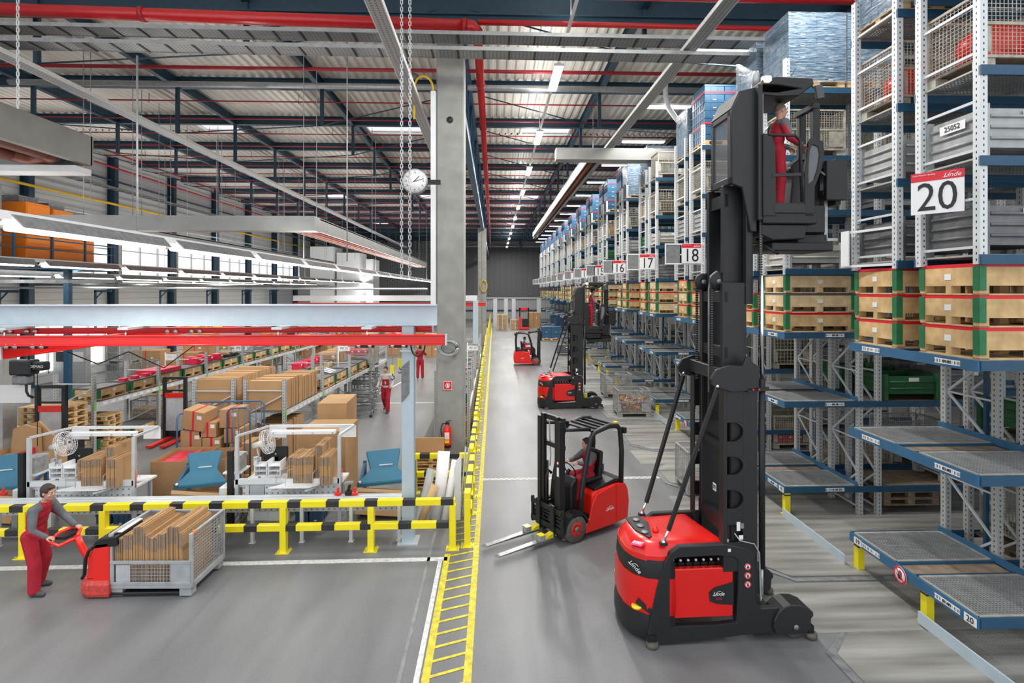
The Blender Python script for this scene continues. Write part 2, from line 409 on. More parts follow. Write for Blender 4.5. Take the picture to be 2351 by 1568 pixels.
struct(m.build('wall_left'))
m = MB(); m.box(-23, 25, 88, 88.2, 3.4, 13.1, cladv); m.box(-23, 25, 88, 88.2, 0, 3.4, cladlow)
m.box(-23, 25, 87.7, 88, 3.3, 3.7, white); m.box(-23, 25, 87.8, 88, 1.3, 1.5, rackblue)
struct(m.build('wall_back'))
struct(MB().box(24.8, 25, -8, 90, 0, 13.1, clad).build('wall_right'))
o = MB().box(-10.5, 9.2, 87.3, 87.5, 3.8, 11.8, curtain).build('partition_curtain'); tag(o, 'tall dark grey sheet curtain covering the far end wall above the doorways', 'curtain')
o = MB().box(-10.5, 9.2, 87.2, 87.6, 11.8, 12.0, steel).build('curtain_rail'); tag(o, 'light grey rail along the top of the dark far curtain', 'rail')
wn = 0
for y0, y1, z0, z1 in [(27+i*5.8+0.5, 27+(i+1)*5.8-0.0, 5.6, 8.75) for i in range(6)]+[(25.5, 29.2, 0.5, 3), (29.4, 33.2, 0.5, 3)]:
    wn += 1; m = MB(); y1 = min(y1, 63)
    f = root = None
    m.box(XL-0.12, XL, y0, y1, z0, z0+0.08, white); m.box(XL-0.12, XL, y0, y1, z1-0.08, z1, white)
    k = 3
    for i in range(k+1): q = y0+(y1-y0)*i/k; m.box(XL-0.12, XL, q-0.04, q+0.04, z0, z1, white)
    m.box(XL-0.1, XL-0.02, y0, y1, (z0+z1)/2-0.03, (z0+z1)/2+0.03, white)
    w_ = struct(m.build('window_%d' % wn))
    MB().box(XL-0.08, XL-0.07, y0, y1, z0, z1, skym).build('pane', w_)
m = MB()
for i in range(7): m.box(XL-0.2, XL, 27+i*5.8, 27+i*5.8+0.5, 5.6, 8.75, clad)
struct(m.build('trim_40'))
# steel columns of the left wall
for i in range(11):
    Y = 14.9+5.77*i
    m = MB(); a = 0.16; x0 = XL+0.02
    m.box(x0, x0+0.04, Y-a, Y+a, 0, 12.6, roofblue); m.box(x0+0.4, x0+0.44, Y-a, Y+a, 0, 12.6, roofblue); m.box(x0+0.04, x0+0.4, Y-0.02, Y+0.02, 0, 12.6, roofblue)
    tag(m.build('wall_column'), '%s blue steel column against the left cladding wall' % ORD[i], 'column', 'blue columns of the left wall')
# wall runs
def run(name, label, cat, pts, r, mt, n=8): tag(MB().path(pts, r, mt, n).build(name), label, cat)
run('sprinkler_pipe', 'red pipe along the top edge of the left wall', 'pipe', [(XL+0.6, 20, 12.75), (XL+0.6, 88, 12.75)], 0.05, pipethin)
run('sprinkler_pipe', 'red pipe on the left wall about a metre below the roof', 'pipe', [(XL+0.6, 16, 11.9), (XL+0.6, 88, 11.9)], 0.06, pipethin)
run('gas_pipe', 'yellow gas pipe running along the left wall', 'pipe', [(XL+0.7, 12, 9.75), (XL+0.7, 80, 9.75)], 0.07, ylwpipe)
run('wall_rail', 'thin blue rail along the upper left wall', 'rail', [(XL+0.3, 14, 11.2), (XL+0.3, 80, 11.2)], 0.05, rackblue)
run('conduit', 'pale conduit above the window band of the left wall', 'pipe', [(XL+0.5, 22, 8.95), (XL+0.5, 80, 8.95)], 0.05, alu)

def tray(name, label, p, q, wd, rungs=True, holes=False, hh=0.06, mt=None):
    mt = mt or steeld
    p, q = Vector(p), Vector(q); d = (q-p); Ln = d.length; d.normalize(); a = Vector((-d.y, d.x, 0))
    t = thing(name, label, 'cable tray', p); m = MB(); P0 = Vector((0, 0, 0)); Q0 = q-p
    for s in (-1, 1): m.bar(P0+a*(s*wd/2), Q0+a*(s*wd/2), 0.02, hh*1.6, mt)
    m.build('side_rails', t)
    m = MB()
    if holes: m.bar(P0+Vector((0, 0, -hh*0.7)), Q0+Vector((0, 0, -hh*0.7)), wd, 0.006, trayholes)
    else:
        m.bar(P0+Vector((0, 0, -hh*0.5)), Q0+Vector((0, 0, -hh*0.5)), wd, 0.006, trayholes)
        k = 0.6
        while k < Ln: m.bar(P0+d*k-a*(wd/2)+Vector((0, 0, -hh*0.75)), P0+d*k+a*(wd/2)+Vector((0, 0, -hh*0.75)), 0.04, 0.02, blackg); k += 0.62
    o = m.build('tray_bed', t)
def trayfn(nt, x, y, z):
    s = nmath(nt, 'ADD', x, y)
    return nmath(nt, 'MULTIPLY', nmath(nt, 'LESS_THAN', nmath(nt, 'FRACT', nmath(nt, 'MULTIPLY', x, 11)), 0.35), nmath(nt, 'LESS_THAN', nmath(nt, 'FRACT', nmath(nt, 'MULTIPLY', y, 13)), 0.4))
trayholes = patterned('perforated_sheet', (0.27, 0.28, 0.28), (0.06, 0.06, 0.06), trayfn, 0.4, 0.3)
traylt = mat('pale_tray', (0.55, 0.55, 0.53), 0.5, 0.2, var=0.1)
tray('cable_tray', 'upper grey ladder cable tray crossing the whole hall under the red pipe', (-14.5, 12.9, 10.93), (13, 12.9, 10.8), 0.48, hh=0.055, mt=mat('tray_steel', (0.3, 0.31, 0.31), 0.5, 0.2, var=0.15))
tray('cable_tray', 'lower grey ladder cable tray crossing the whole hall', (-14.5, 12.9, 10.57), (13, 12.9, 10.43), 0.48, hh=0.055, mt=mat('tray_steel', (0.3, 0.31, 0.31), 0.5, 0.2, var=0.15))
tray('cable_tray', 'perforated cable tray running away left of the concrete column past the clock', (-2.0, 6.5, 9.6), (-2.15, 30, 9.6), 0.28, holes=True, mt=traylt)
tray('cable_tray', 'long perforated cable tray slanting across the left half of the roof', (-10.3, 8, 9.7), (-10.3, 62, 9.7), 0.32, holes=True, mt=traylt)
tray('cable_tray', 'perforated cable tray above the rack ends on the right', (4.75, 7, 10.6), (4.55, 60, 10.6), 0.32, holes=True, mt=traylt)
tray('cable_tray', 'grey cable tray on brackets along the left wall', (XL+0.9, 14, 10.6), (XL+0.9, 75, 10.6), 0.4, mt=steeld)

# --- roof steel
def ibeam(m, p, q, wd, ht, mt, t=0.03):
    p, q = Vector(p), Vector(q)
    m.bar(p, q, 0.02, ht, mt)
    for s in (-1, 1): m.bar(p+Vector((0, 0, s*ht/2)), q+Vector((0, 0, s*ht/2)), wd, t, mt)
YB = [14.6]+[20.9+4.55*i for i in range(15)]
for i, Y in enumerate(YB):
    big = i == 0
    t = thing('roof_beam', '%s blue cross beam under the corrugated roof, counted from the camera' % ORD[i], 'roof beam', (0, Y, 0), group='blue cross beams under the roof')
    m = MB(); ibeam(m, (-22.6, 0, ZR-(0.45 if big else 0.26)), (24.6, 0, ZR-(0.45 if big else 0.26)), 0.34 if big else 0.22, 0.75 if big else 0.38, roofblue)
    m.build('beam', t)
    if big: ibeam(m2 := MB(), (-22.6, -0.35, ZR-1.0), (24.6, -0.35, ZR-1.0), 0.2, 0.2, roofblue); m2.build('beam', t)
    for side in (-1, 1):
        xs = (-1.6, -6.7, -12.2, -17.6, -22.4) if side < 0 else (-0.6, 4.15, 9.7, 15.2, 20)
        zs = (12.4, 11.15, 10.8, 11.15, 12.4)
        for x, z in list(zip(xs, zs))[1:4]:
            MB().box(x-0.06, x+0.06, -0.06, 0.06, z, ZR-0.4, roofblue).build('king_post', t)
        for j in range(4): MB().tube((xs[j], 0, zs[j]), (xs[j+1], 0, zs[j+1]), 0.022, roofblue, 6).build('tie_rod', t)
for j, X in enumerate((-17.6, -12.2, -6.7, 4.15, 9.7)):
    m = MB(); ibeam(m, (X, 14, ZR-0.3), (X, 88, ZR-0.3), 0.2, 0.34, roofblue)
    tag(m.build('roof_girder'), 'blue roof girder running away from the camera, %s from the left' % ['first', 'second', 'third', 'fourth', 'fifth'][j], 'roof beam', 'lengthwise roof girders')
def truss(y0, y1, lab):
    t = thing('roof_truss', lab, 'roof truss', (-1.0, y0, 0)); L_ = y1-y0
    m = MB(); m.box(-0.13, 0.13, 0, L_, 9.85, 10.15, rackblue); m.build('bottom_chord', t)
    m = MB(); m.box(-0.13, 0.13, 0, L_, 12.4, 12.7, rackblue); m.build('top_chord', t)
    n_ = 12
    for i in range(n_):
        a = L_*i/n_; b = L_*(i+1)/n_
        z0, z1 = (10.1, 12.5) if i % 2 == 0 else (12.5, 10.1)
        MB().bar((0, a, z0), (0, b, z1), 0.16, 0.16, rackblue).build('diagonal', t)
        if i: MB().box(-0.06, 0.06, a-0.06, a+0.06, 10.1, 12.5, rackblue).build('web_post', t)
truss(14.9, 45.2, 'deep blue lattice truss running from the near concrete column to the far one')
truss(46, 87, 'deep blue lattice truss beyond the far concrete column')
# --- concrete columns
def column(x, y, wdt, dep, top, label):
    t = thing('concrete_column', label, 'column', (x, y, 0))
    m = MB(); a, b = wdt/2, dep/2; c = 0.04
    m.prism([(-a+c, -b), (a-c, -b), (a, -b+c), (a, b-c), (a-c, b), (-a+c, b), (-a, b-c), (-a, -b+c)], 'z', 0, top, concrete); m.build('shaft', t)
    return t
c1 = column(-1.165, 14.5, 0.72, 1.0, 11.25, 'large near concrete column carrying the clock and the red fire sign')
m = MB(); m.disc((0.0, -0.503, 9.22), 0.1, 'y', concrete, 20, 0.006); m.disc((0, -0.507, 9.22), 0.085, 'y', ink, 20, 0.006); m.build('pipe_hole', c1)
c2 = column(-1.05, 45.6, 0.72, 0.8, 10.0, 'far concrete column with the yellow cable coil')
MB().box(-0.02, 0.02, -0.43, -0.40, 0, 9.9, steeld).build('joint_strip', c2)
m = MB()
for i in range(5):
    m.path([(0.12+0.28*math.cos(a/10*2*PI+i)+0.01*i, -0.46-0.01*i, 5.1+0.5*math.sin(a/10*2*PI+i)) for a in range(11)], 0.025, ylwpipe, 6)
tag(m.build('cable_coil'), 'coil of yellow cable hanging on the far concrete column', 'cable'); bpy.context.scene.collection.objects[-1].location = (-1.05, 45.6, 0)
# cable duct beside near column
o = MB().box(-1.66, -1.53, 13.92, 14.1, 4.05, 9.95, white).build('cable_duct'); tag(o, 'tall white cable duct fixed to the left edge of the near concrete column', 'duct')
pts = [(-1.6, 14, 9.9)]+[(-1.6-0.24+0.24*math.cos(a*PI/8), 13.9, 10.0+0.32*math.sin(a*PI/8)) for a in range(9)]+[(-2.08, 13.9, 9.2)]
run('cable_loop', 'yellow cable arching out of the top of the white duct', 'cable', pts, 0.03, ylwpipe)
# clock
ck = thing('wall_clock', 'round station clock with black hands beside the near concrete column', 'clock', (-1.92, 13.2, 7.46)); ck.location = atY(953, 417, 13.2)
MB().lathe([(0.001, -0.05), (0.27, -0.06), (0.315, -0.05), (0.315, 0.06), (0.001, 0.06)], (0, 0, 0), 'y', steeld, 40).build('case', ck)
MB().disc((0, -0.062, 0), 0.285, 'y', signwhite, 40, 0.003).build('dial', ck)
MB().box(0.3, 0.62, 0.0, 0.12, -0.05, 0.05, black).build('bracket', ck)
m = MB()
for i in range(60):
    a = i*PI/30; r0 = 0.255 if i % 5 else 0.245
    m.bar((r0*math.sin(a), -0.067, r0*math.cos(a)), (0.272*math.sin(a), -0.067, 0.272*math.cos(a)), 0.004 if i % 5 else 0.009, 0.002, ink, up=(0, 1, 0))
m.build('minute_marks', ck)
for i in range(1, 13):
    a = i*PI/6; textc('clk%d' % i, ck, (0.21*math.sin(a), -0.067, 0.21*math.cos(a)), (PI/2, 0, 0), txt=str(i), size=0.065, mt=ink, name='numeral')
MB().bar((-0.03, -0.072, -0.02), (0.115, -0.072, 0.125), 0.018, 0.003, ink, up=(0, 1, 0)).build('hour_hand', ck)
MB().bar((-0.05, -0.075, -0.02), (0.225, -0.075, 0.065), 0.012, 0.003, ink, up=(0, 1, 0)).build('minute_hand', ck)

# fire extinguisher and sign
fe = thing('fire_extinguisher', 'red fire extinguisher hanging low on the near concrete column', 'fire extinguisher', atY(1027, 1026, 13.89), scale=1.0)
MB().lathe([(0.001, 0), (0.095, 0.01), (0.1, 0.05), (0.1, 0.42), (0.085, 0.5), (0.035, 0.55), (0.03, 0.6), (0.001, 0.6)], (0, 0, 0), 'z', redor, 20).build('cylinder', fe)
MB().lathe([(0.098, -0.01), (0.103, 0.03), (0.103, 0.06)], (0, 0, 0), 'z', black, 20).build('foot_ring', fe)
m = MB(); m.box(-0.05, 0.05, -0.03, 0.03, 0.58, 0.64, black); m.bar((-0.03, 0, 0.66), (0.09, 0, 0.69), 0.03, 0.015, black); m.build('valve', fe)
MB().path([(-0.04, 0, 0.62), (-0.13, 0, 0.6), (-0.17, 0, 0.45), (-0.14, 0, 0.25), (-0.12, 0, 0.12)], 0.014, black, 6).build('hose', fe)
m = MB(); m.box(-0.06, 0.06, -0.104, -0.098, 0.22, 0.4, paper); m.box(-0.06, 0.06, -0.104, -0.098, 0.12, 0.2, yellow); m.build('label', fe)
fs = thing('fire_sign', 'square red extinguisher sign on the near concrete column', 'sign', atY(1028, 885, 13.98))
MB().box(-0.11, 0.11, -0.005, 0.0, -0.11, 0.11, signwhite).build('panel', fs)
MB().box(-0.1, 0.1, -0.008, -0.005, -0.1, 0.1, signred).build('red_field', fs)
m = MB(); m.path([(-0.03, -0.011, -0.06), (-0.055, -0.011, 0), (-0.02, -0.011, 0.06), (0.03, -0.011, 0.06), (0.055, -0.011, 0.0), (0.02, -0.011, -0.05)], 0.009, letterw, 5)
m.box(-0.02, 0.02, -0.012, -0.009, -0.06, 0.04, letterw); m.build('pictogram', fs)

# --- roof services
rp = thing('sprinkler_main', 'thick red sprinkler main along the top left, elbowed down beside the column', 'pipe', (0, 0, 0))
MB().tube((-15, 13.3, 11.62), (-0.72, 13.3, 11.35), 0.15, piper, 14).build('horizontal_pipe', rp)
MB().path([(-0.72, 13.3, 11.35), (-0.56, 13.32, 11.33), (-0.45, 13.42, 11.25), (-0.42, 13.7, 11.15)], 0.165, piper, 14).build('elbow', rp)
MB().tube((-0.42, 13.7, 11.15), (-0.6, 80, 11.15), 0.12, piper, 14).build('long_pipe', rp)
for y in (16.5, 21, 26, 31, 37, 44, 52): MB().lathe([(0.12, -0.05), (0.15, -0.05), (0.15, 0.05), (0.12, 0.05)], (-0.42-0.18*(y-13.7)/66.3, y, 11.15), 'y', pipethin, 14).build('clamp', rp)
for x in (-8.6, -0.74): MB().lathe([(0.15, -0.05), (0.18, -0.05), (0.18, 0.05), (0.15, 0.05)], (x, 13.3, 11.35-0.019*(x+0.7)), 'x', pipethin, 14).build('clamp', rp)
run('sprinkler_pipe', 'thick red pipe crossing the very top of the view right of the column', 'pipe', [(-3, 12.0, 11.5), (14, 12.0, 11.45)], 0.13, piper, 12)
run('sprinkler_pipe', 'medium red pipe continuing from the elbow towards the rack tops', 'pipe', [(-0.4, 13.4, 11.5), (14, 13.4, 11.4)], 0.065, piper, 10)
run('ventilation_duct', 'long spiral duct crossing under the second roof beam', 'duct', [(-17, 19.2, 12.05), (10, 19.2, 12.05)], 0.1, steel, 12)
run('sprinkler_pipe', 'red pipe in front of the long spiral duct', 'pipe', [(-20, 18.0, 12.15), (14, 18.0, 12.15)], 0.065, pipethin)
for i in range(20):
    Y = 22.03+2.275*i
    m = MB(); m.path([(-22.3, Y, 12.45), (14, Y, 12.45)], 0.028, pipethin, 6)
    for k in range(6): m.tube((-20+k*6+(i % 2)*2, Y, 12.36), (-20+k*6+(i % 2)*2, Y, 12.75), 0.012, pipethin, 4)
    tag(m.build('sprinkler_pipe'), '%s thin red sprinkler branch under the roof, counted from the spiral duct' % ORD[i], 'pipe', 'thin red sprinkler branches')
# down rods with roof drain
run('drain_pipe', 'grey drain pipe with an elbow beside the column top', 'pipe', [(-2.95, 18.2, 12.6), (-2.95, 18.2, 12.15), (-2.6, 18.2, 12.0)], 0.09, duct)
run('flue_pipe', 'pale bent flue pipe dropping beside the crate stacks on the right', 'pipe', [(6.05, 18.6, 12.4), (6.05, 18.6, 11.6), (6.15, 18.6, 11.2), (6.5, 18.7, 10.8), (7.2, 18.8, 10.6)], 0.09, white, 10)
# central lamp row
t = thing('lamp_trunking', 'thin white trunking carrying the row of ceiling lamps over the aisle', 'trunking', (1.88, 0, 11.36))
MB().box(-0.035, 0.035, 9, 84, -0.04, 0.04, white).build('rail', t)
for i in range(8): MB().tube((0, 13+9*i, 0), (0, 13+9*i, 1.4), 0.01, steel, 5).build('hanger', t)
lamp = thing('ceiling_lamp', '', 'lamp', (0, 0, 0))
MB().box(-0.14, 0.14, -0.95, 0.95, -0.02, 0.05, white).build('housing', lamp)
MB().box(-0.12, 0.12, -0.92, 0.92, -0.06, -0.02, lampw).build('diffuser', lamp)
P = Proto(lamp)
for i in range(11):
    P.put((1.88, 16.3+6.35*i, 11.27), 0, '%s glowing lamp of the ceiling row over the aisle, counted from the camera' % ORD[i], 'lamps over the main aisle')
for i in range(14):
    P.put((6.1 if i < 2 else 6.6, 14.4+4.47*i, 11.35), PI/2, '%s short white lamp hanging over the rack aisles, counted from the camera' % ORD[i], 'lamps over the rack aisles')
# long fluorescent rows over the packing hall
def tray_lamp():
    t = thing('strip_light', '', 'strip light', (0, 0, 0)); L_ = 3.1
    m = MB(); m.prism([(-0.2, -0.07), (-0.05, 0.1), (0.05, 0.1), (0.2, -0.07), (0.18, -0.07), (0.04, 0.08), (-0.04, 0.08), (-0.18, -0.07)], 'y', 0, L_, steeld); m.build('reflector', t)
    m = MB()
    for s in (-0.06, 0.06): m.tube((s*1.4, 0.05, -0.075), (s*1.4, L_-0.05, -0.075), 0.035, lampt, 8)
    m.build('tubes', t)
    m = MB(); m.box(-0.05, 0.05, L_, L_+0.38, 0.03, 0.1, white); m.build('connector', t)
    return Proto(t)
TL = tray_lamp()
for r, (X, Z, Y0, n_, nm) in enumerate([(-6.2, 5.62, 3.5, 18, 'nearest row'), (-13.6, 5.55, 13, 12, 'second row'), (-17.6, 5.35, 15, 11, 'third row'), (-20.3, 5.3, 26, 8, 'row by the left wall')]):
    for i in range(n_):
        TL.put((X, Y0+3.5*i, Z), 0, '%s strip light in the %s of lamps above the packing hall' % (ORD[i], nm), 'strip lights, '+nm)
    o = thing('lamp_trunking', 'white rail carrying the %s of strip lights' % nm, 'rail', (X, Y0, Z)); MB().box(-0.03, 0.03, 0, 3.5*n_, 0.1, 0.14, white).build('rail', o)
    for i in range(4, n_, 3): MB().tube((0, 3.5*i, 0.14), (0, 3.5*i, 12.6-Z), 0.012, steel, 5).build('hanger', o)
# hanger rods and chains
def rod(u, v0, v1, Y, r=0.012, lab='', nm='hanger_rod', mt=None):
    a, b = atY(u, v0, Y), atY(u, v1, Y); tag(MB().tube(a, b, r, mt or steel, 6).build(nm), lab, 'rod')
rod(315, 128, 530, 12.9, 0.025, 'pale vertical hanger tube above the nearest strip light row on the left')
rod(797, 48, 600, 13.3, 0.018, 'thin vertical hanger tube left of the clock')
def chain(u, v0, v1, Y, lab):
    a, b = atY(u, v0, Y), atY(u, v1, Y); m = MB(); z = b.z; i = 0; a.x = b.x
    while z < a.z:
        m.bar((a.x-(0.018 if i % 2 else 0), Y, z), (a.x-(0.018 if i % 2 else 0), Y, z+0.07), 0.012, 0.03 if i % 2 == 0 else 0.012, steel); 
        if i % 2: m.bar((a.x+0.018, Y, z), (a.x+0.018, Y, z+0.07), 0.012, 0.012, steel)
        z += 0.06; i += 1
    tag(m.build('chain'), lab, 'chain')
chain(922, -60, 640, 9.0, 'left of the two chains hanging in front of the clock')
chain(941, -60, 640, 9.0, 'right of the two chains hanging in front of the clock')
chain(41, -40, 250, 9.0, 'chain holding the brown and grey heater at the top left')
for i, u in enumerate((192, 208, 305, 325, 365, 392, 430, 497, 540, 640, 650, 750, 815)):
    rod(u, 666-8.22*1220/(17+i*1.6), 500+i*8, 17+i*1.6, 0.012, 'thin hanging rod over the packing hall, %s from the left' % ORD[i] if i else 'leftmost thin hanging rod over the packing hall')
# infrared heaters
def heater(label, X0, X1, Y0, Y1, Z, cross=True, W=0.9, XB=None):
    t = thing('radiant_heater', label, 'heater', (0, 0, 0))
    for xa in ((X0, X1) if X1-X0 > 2 else (X0,)):
        m = MB(); m.box(xa, xa+0.06, Y0, Y1, Z, Z+0.42, duct); m.box(xa+W-0.06, xa+W, Y0, Y1, Z, Z+0.42, duct); m.box(xa, xa+W, Y0, Y1, Z+0.38, Z+0.44, duct); m.build('hood', t)
        m = MB()
        for s in ((0.2, 0.45, 0.7) if W > 0.6 else (0.25,)): m.tube((xa+s, Y0, Z+0.1), (xa+s, Y1, Z+0.1), 0.12, copper, 10)
        m.build('tubes', t)
    if cross: MB().box(XB or X0, X1+W, Y0-0.55, Y0, Z-0.02, Z+0.44, duct).build('end_box', t)
    for xa in (X0+0.45, X1+0.45):
        for k in range(4): MB().tube((xa, Y0+1+k*(Y1-Y0-2)/3, Z+0.4), (xa, Y0+1+k*(Y1-Y0-2)/3, 12.8), 0.014, steel, 5).build('hanger', t)
heater('large grey radiant heater with a long arm running to the near concrete column', -14.0, -6.5, 17.3, 44, 6.62)
heater('grey radiant heater high on the right, its copper arm running to the far wall', 3.75, 8.5, 21.5, 52, 9.95, W=0.5, XB=2.45)
t = thing('radiant_heater', 'grey hood with thick brown tubes at the top left edge', 'heater', (0, 0, 0))
m = MB(); m.box(-12.0, -11.8, 7, 16, 8.4, 9.25, duct); m.box(-15, -12, 7, 16, 9.2, 9.26, duct); m.box(-15, -11.8, 15.95, 16.05, 8.4, 9.25, duct); m.build('hood', t)
m = MB(); m.tube((-12.4, 7, 8.55), (-12.4, 15, 8.55), 0.2, copper, 14); m.tube((-13.3, 7, 8.5), (-13.3, 15, 8.5), 0.2, copper, 14)
m.path([(-12.4, 15, 8.55), (-12.45, 15.4, 8.55), (-12.8, 15.6, 8.55), (-13.2, 15.4, 8.5), (-13.3, 15, 8.5)], 0.2, copper, 14); m.build('tubes', t)
o = MB().box(-17, -11.9, 15.5, 16.1, 8.12, 8.3, white).build('reflector_board'); tag(o, 'pale board under the brown tubed heater at the left edge', 'panel')

# --- mezzanine with orange cabinets
mz = thing('mezzanine', 'blue steel platform carrying the orange cabinets at the left edge', 'platform', (-16, 12, 0))
MB().box(-6.5, 0, 0, 11, 5.62, 5.72, steeld).build('deck', mz)
m = MB(); m.box(-0.12, 0, 0, 11, 5.52, 5.82, rackblue); m.box(-6.5, 0, 10.9, 11, 5.52, 5.82, rackblue); m.build('edge_beam', mz)
for z in (6.2, 6.55, 6.9): MB().bar((0, 0, z), (0, 11, z), 0.04, 0.04, rackblue).build('guard_rail', mz)
for i in range(8): MB().box(-0.03, 0.03, i*1.55, i*1.55+0.06, 5.8, 6.95, rackblue).build('rail_post', mz)
for i in range(3): MB().box(-1.2, -1.0, 1+i*4.4, 1.2+i*4.4, 0, 5.6, rackblue).build('support_post', mz)
def cabinet(x, y, w_, d_, h_, lab):
    t = thing('control_cabinet', lab, 'cabinet', (x, y, 5.73))
    MB().box(0, w_, 0, d_, 0, h_, orange).build('body', t, bevel=0.015)
    n_ = max(1, round(d_/0.8))
    for i in range(n_):
        MB().box(w_, w_+0.02, i*d_/n_+0.02, (i+1)*d_/n_-0.02, 0.08, h_-0.08, orange).build('door', t, bevel=0.006)
    MB().box(w_*0.2, w_*0.8, 0.1, d_-0.1, h_, h_+0.25, steeld).build('cable_head', t)
cabinet(-18.2, 19.3, 1.7, 1.0, 2.15, 'nearest bright orange control cabinet on the mezzanine')
cabinet(-17.8, 20.45, 1.3, 0.95, 2.05, 'second orange control cabinet on the mezzanine, with a mesh front')
cabinet(-17.6, 21.6, 0.9, 1.1, 1.9, 'rearmost and lowest orange control cabinet on the mezzanine')
m = MB(); m.box(-17.6, -16.7, 17.6, 18.6, 5.73, 8.3, duct); tag(m.build('grey_cabinet', bevel=0.02), 'grey cabinet at the left edge in front of the orange ones', 'cabinet')
# big white partitions at the far left end
for i, (u0, u1, v0, v1, Yp) in enumerate([(712, 765, 566, 668, 56), (773, 826, 580, 668, 56.5), (840, 857, 595, 668, 57)]):
    a, b = atY(u0, v0, Yp), atY(u1, v1, Yp)
    o = MB().box(a.x, b.x, Yp, Yp+3, 0, a.z, white).build('partition_panel'); tag(o, '%s tall white wall block at the far end of the packing hall' % ['leftmost and tallest', 'middle', 'rightmost and narrowest'][i], 'partition')

tray('cable_tray', 'grey busbar tray just above eye level before the blue wall columns', (-15.6, 15.8, 5.0), (-10.9, 15.8, 5.0), 0.3, mt=steeld)
run('busbar_rail', 'long thin pale rail crossing at eye level behind the pale girder', 'rail', [(-22.8, 24, 4.86), (-3, 24, 4.8)], 0.05, alu)
run('busbar_rail', 'second pale rail at eye level closer to the left wall', 'rail', [(-22.8, 27, 5.02), (-8, 27, 4.95)], 0.06, steeld)
for i in range(6):
    m = MB(); m.box(0, 0.09, 0, 0.09, -2.1, 0.0, rackblue); m.box(0, 0.9, 0, 0.09, -0.1, 0.0, rackblue); m.bar((0.04, 0.04, -0.5), (0.45, 0.04, -0.06), 0.05, 0.05, rackblue)
    o = m.build('wall_bracket'); o.location = (-22.3, 24.6+5.77*i, 4.75); tag(o, '%s blue bracket arm on the left wall columns at eye level' % ORD[i], 'bracket', 'blue wall brackets')
# --- light cranes
cr = thing('crane_girder', 'pale blue steel girder crossing the left half in front, above the red rails', 'crane beam', (0, 10.1, 0))
m = MB(); m.box(-14, -1.08, -0.015, 0.015, 4.1, 4.47, white_blue := mat('pale_blue_steel', (0.5, 0.6, 0.66), 0.35, 0.1, var=0.04)); m.build('web', cr)
m = MB(); m.box(-14, -1.08, -0.15, 0.15, 4.46, 4.485, alu); m.build('top_flange', cr)
m = MB(); m.box(-14, -1.08, -0.15, 0.15, 4.09, 4.11, alu); m.build('bottom_flange', cr)
def crane_rail(name, lab, p, q, wd, ht, mt=cranered, caps=True):
    t = thing(name, lab, 'crane rail', p); Q = Vector(q)-Vector(p)
    d = Q.normalized(); a = Vector((-d.y, d.x, 0))*wd/2
    m = MB(); m.bar((0, 0, 0), Q, wd*0.62, ht*0.86, mt); m.bar((0, 0, -ht*0.42), Q+Vector((0, 0, -ht*0.42)), wd, ht*0.16, mt); m.bar((0, 0, ht*0.42), Q+Vector((0, 0, ht*0.42)), wd, ht*0.12, mt)
    m.build('profile', t, bevel=0.008)
    if caps: m = MB(); m.bar(Q, Q+d*0.03, wd*1.05, ht*1.05, alu); m.build('end_cap', t)
    return t
crane_rail('crane_rail', 'upper red crane rail hanging directly under the pale girder', (-14, 10.3, 3.97), (-1.2, 10.3, 4.0), 0.12, 0.11)
crane_rail('crane_rail', 'lower and thicker red crane rail ending in front of the concrete column', (-14, 9.6, 3.86), (-0.88, 9.6, 3.86), 0.16, 0.185)
jr = crane_rail('crane_rail', 'red crane arm pointing away under the lower red rail at the left', (-8.85, 20, 3.62), (-8.85, 9.75, 3.62), 0.2, 0.21)
text('WIRUS · 200 kg', 0.11, ink, 'capacity_lettering', jr, (-0.11, -3.2, 0), (PI/2, 0, -PI/2))
m = MB().box(0.1, 0.105, -4.7, -2.6, -0.08, 0.08, yellow); m.build('capacity_plate', jr)
text('WIRUS · 200 kg', 0.13, ink, 'capacity_lettering', jr, (0.108, -3.6, 0), (PI/2, 0, PI/2))
crane_rail('crane_rail', 'short dark red crane arm slanting down behind the pale post', (-4.6, 23, 3.2), (-2.6, 16.0, 3.15), 0.18, 0.2)
for i, u in enumerate((7, 36, 308, 612, 850)):   # hangers
    p = atY(u if u != 612 else 650, 752, 9.85); m = MB(); m.box(-0.09, 0.09, -0.3, 0.3, 0.0, 0.04, alu); m.tube((0, -0.22, 0), (0, -0.22, -0.2), 0.015, chrome, 6); m.box(-0.06, 0.06, -0.28, -0.16, -0.2, -0.17, alu)
    o = m.build('rail_hanger'); o.location = (p.x, 9.85, 4.05); tag(o, 'small galvanised hanger linking girder and red rail, %s from the left' % ORD[i] if i else 'leftmost small galvanised hanger linking girder and red rail', 'hanger', 'rail hangers')
for i, (u, v) in enumerate(((60, 795), (48, 760), (425, 760))):
    p = atY(u, v, 9.6 if v > 780 else 10.3); m = MB(); m.box(-0.35, 0.35, -0.03, 0.03, -0.04, 0.04, black)
    for x in (-0.3, -0.15, 0.15, 0.3): m.disc((x, -0.05, 0), 0.045, 'y', chrome, 10, 0.02)
    o = m.build('trolley_carriage'); o.location = p; tag(o, 'black roller trolley on the crane rail, %s' % ['below the red arm at the left', 'between the red rails at the left edge', 'between the red rails at the middle'][i], 'trolley')
for i, (u, v) in enumerate(((915, 793), (838, 793))):
    p = atY(u, v, 9.6); m = MB(); m.box(-0.16, 0.16, -0.03, 0.03, -0.04, 0.04, black)
    for x in (-0.1, 0.1): m.disc((x, -0.05, 0), 0.04, 'y', chrome, 10, 0.02)
    o = m.build('trolley_carriage'); o.location = p; tag(o, 'small black roller trolley under the thick red rail, %s' % ['right one beside the pale post', 'left one'][i], 'trolley')
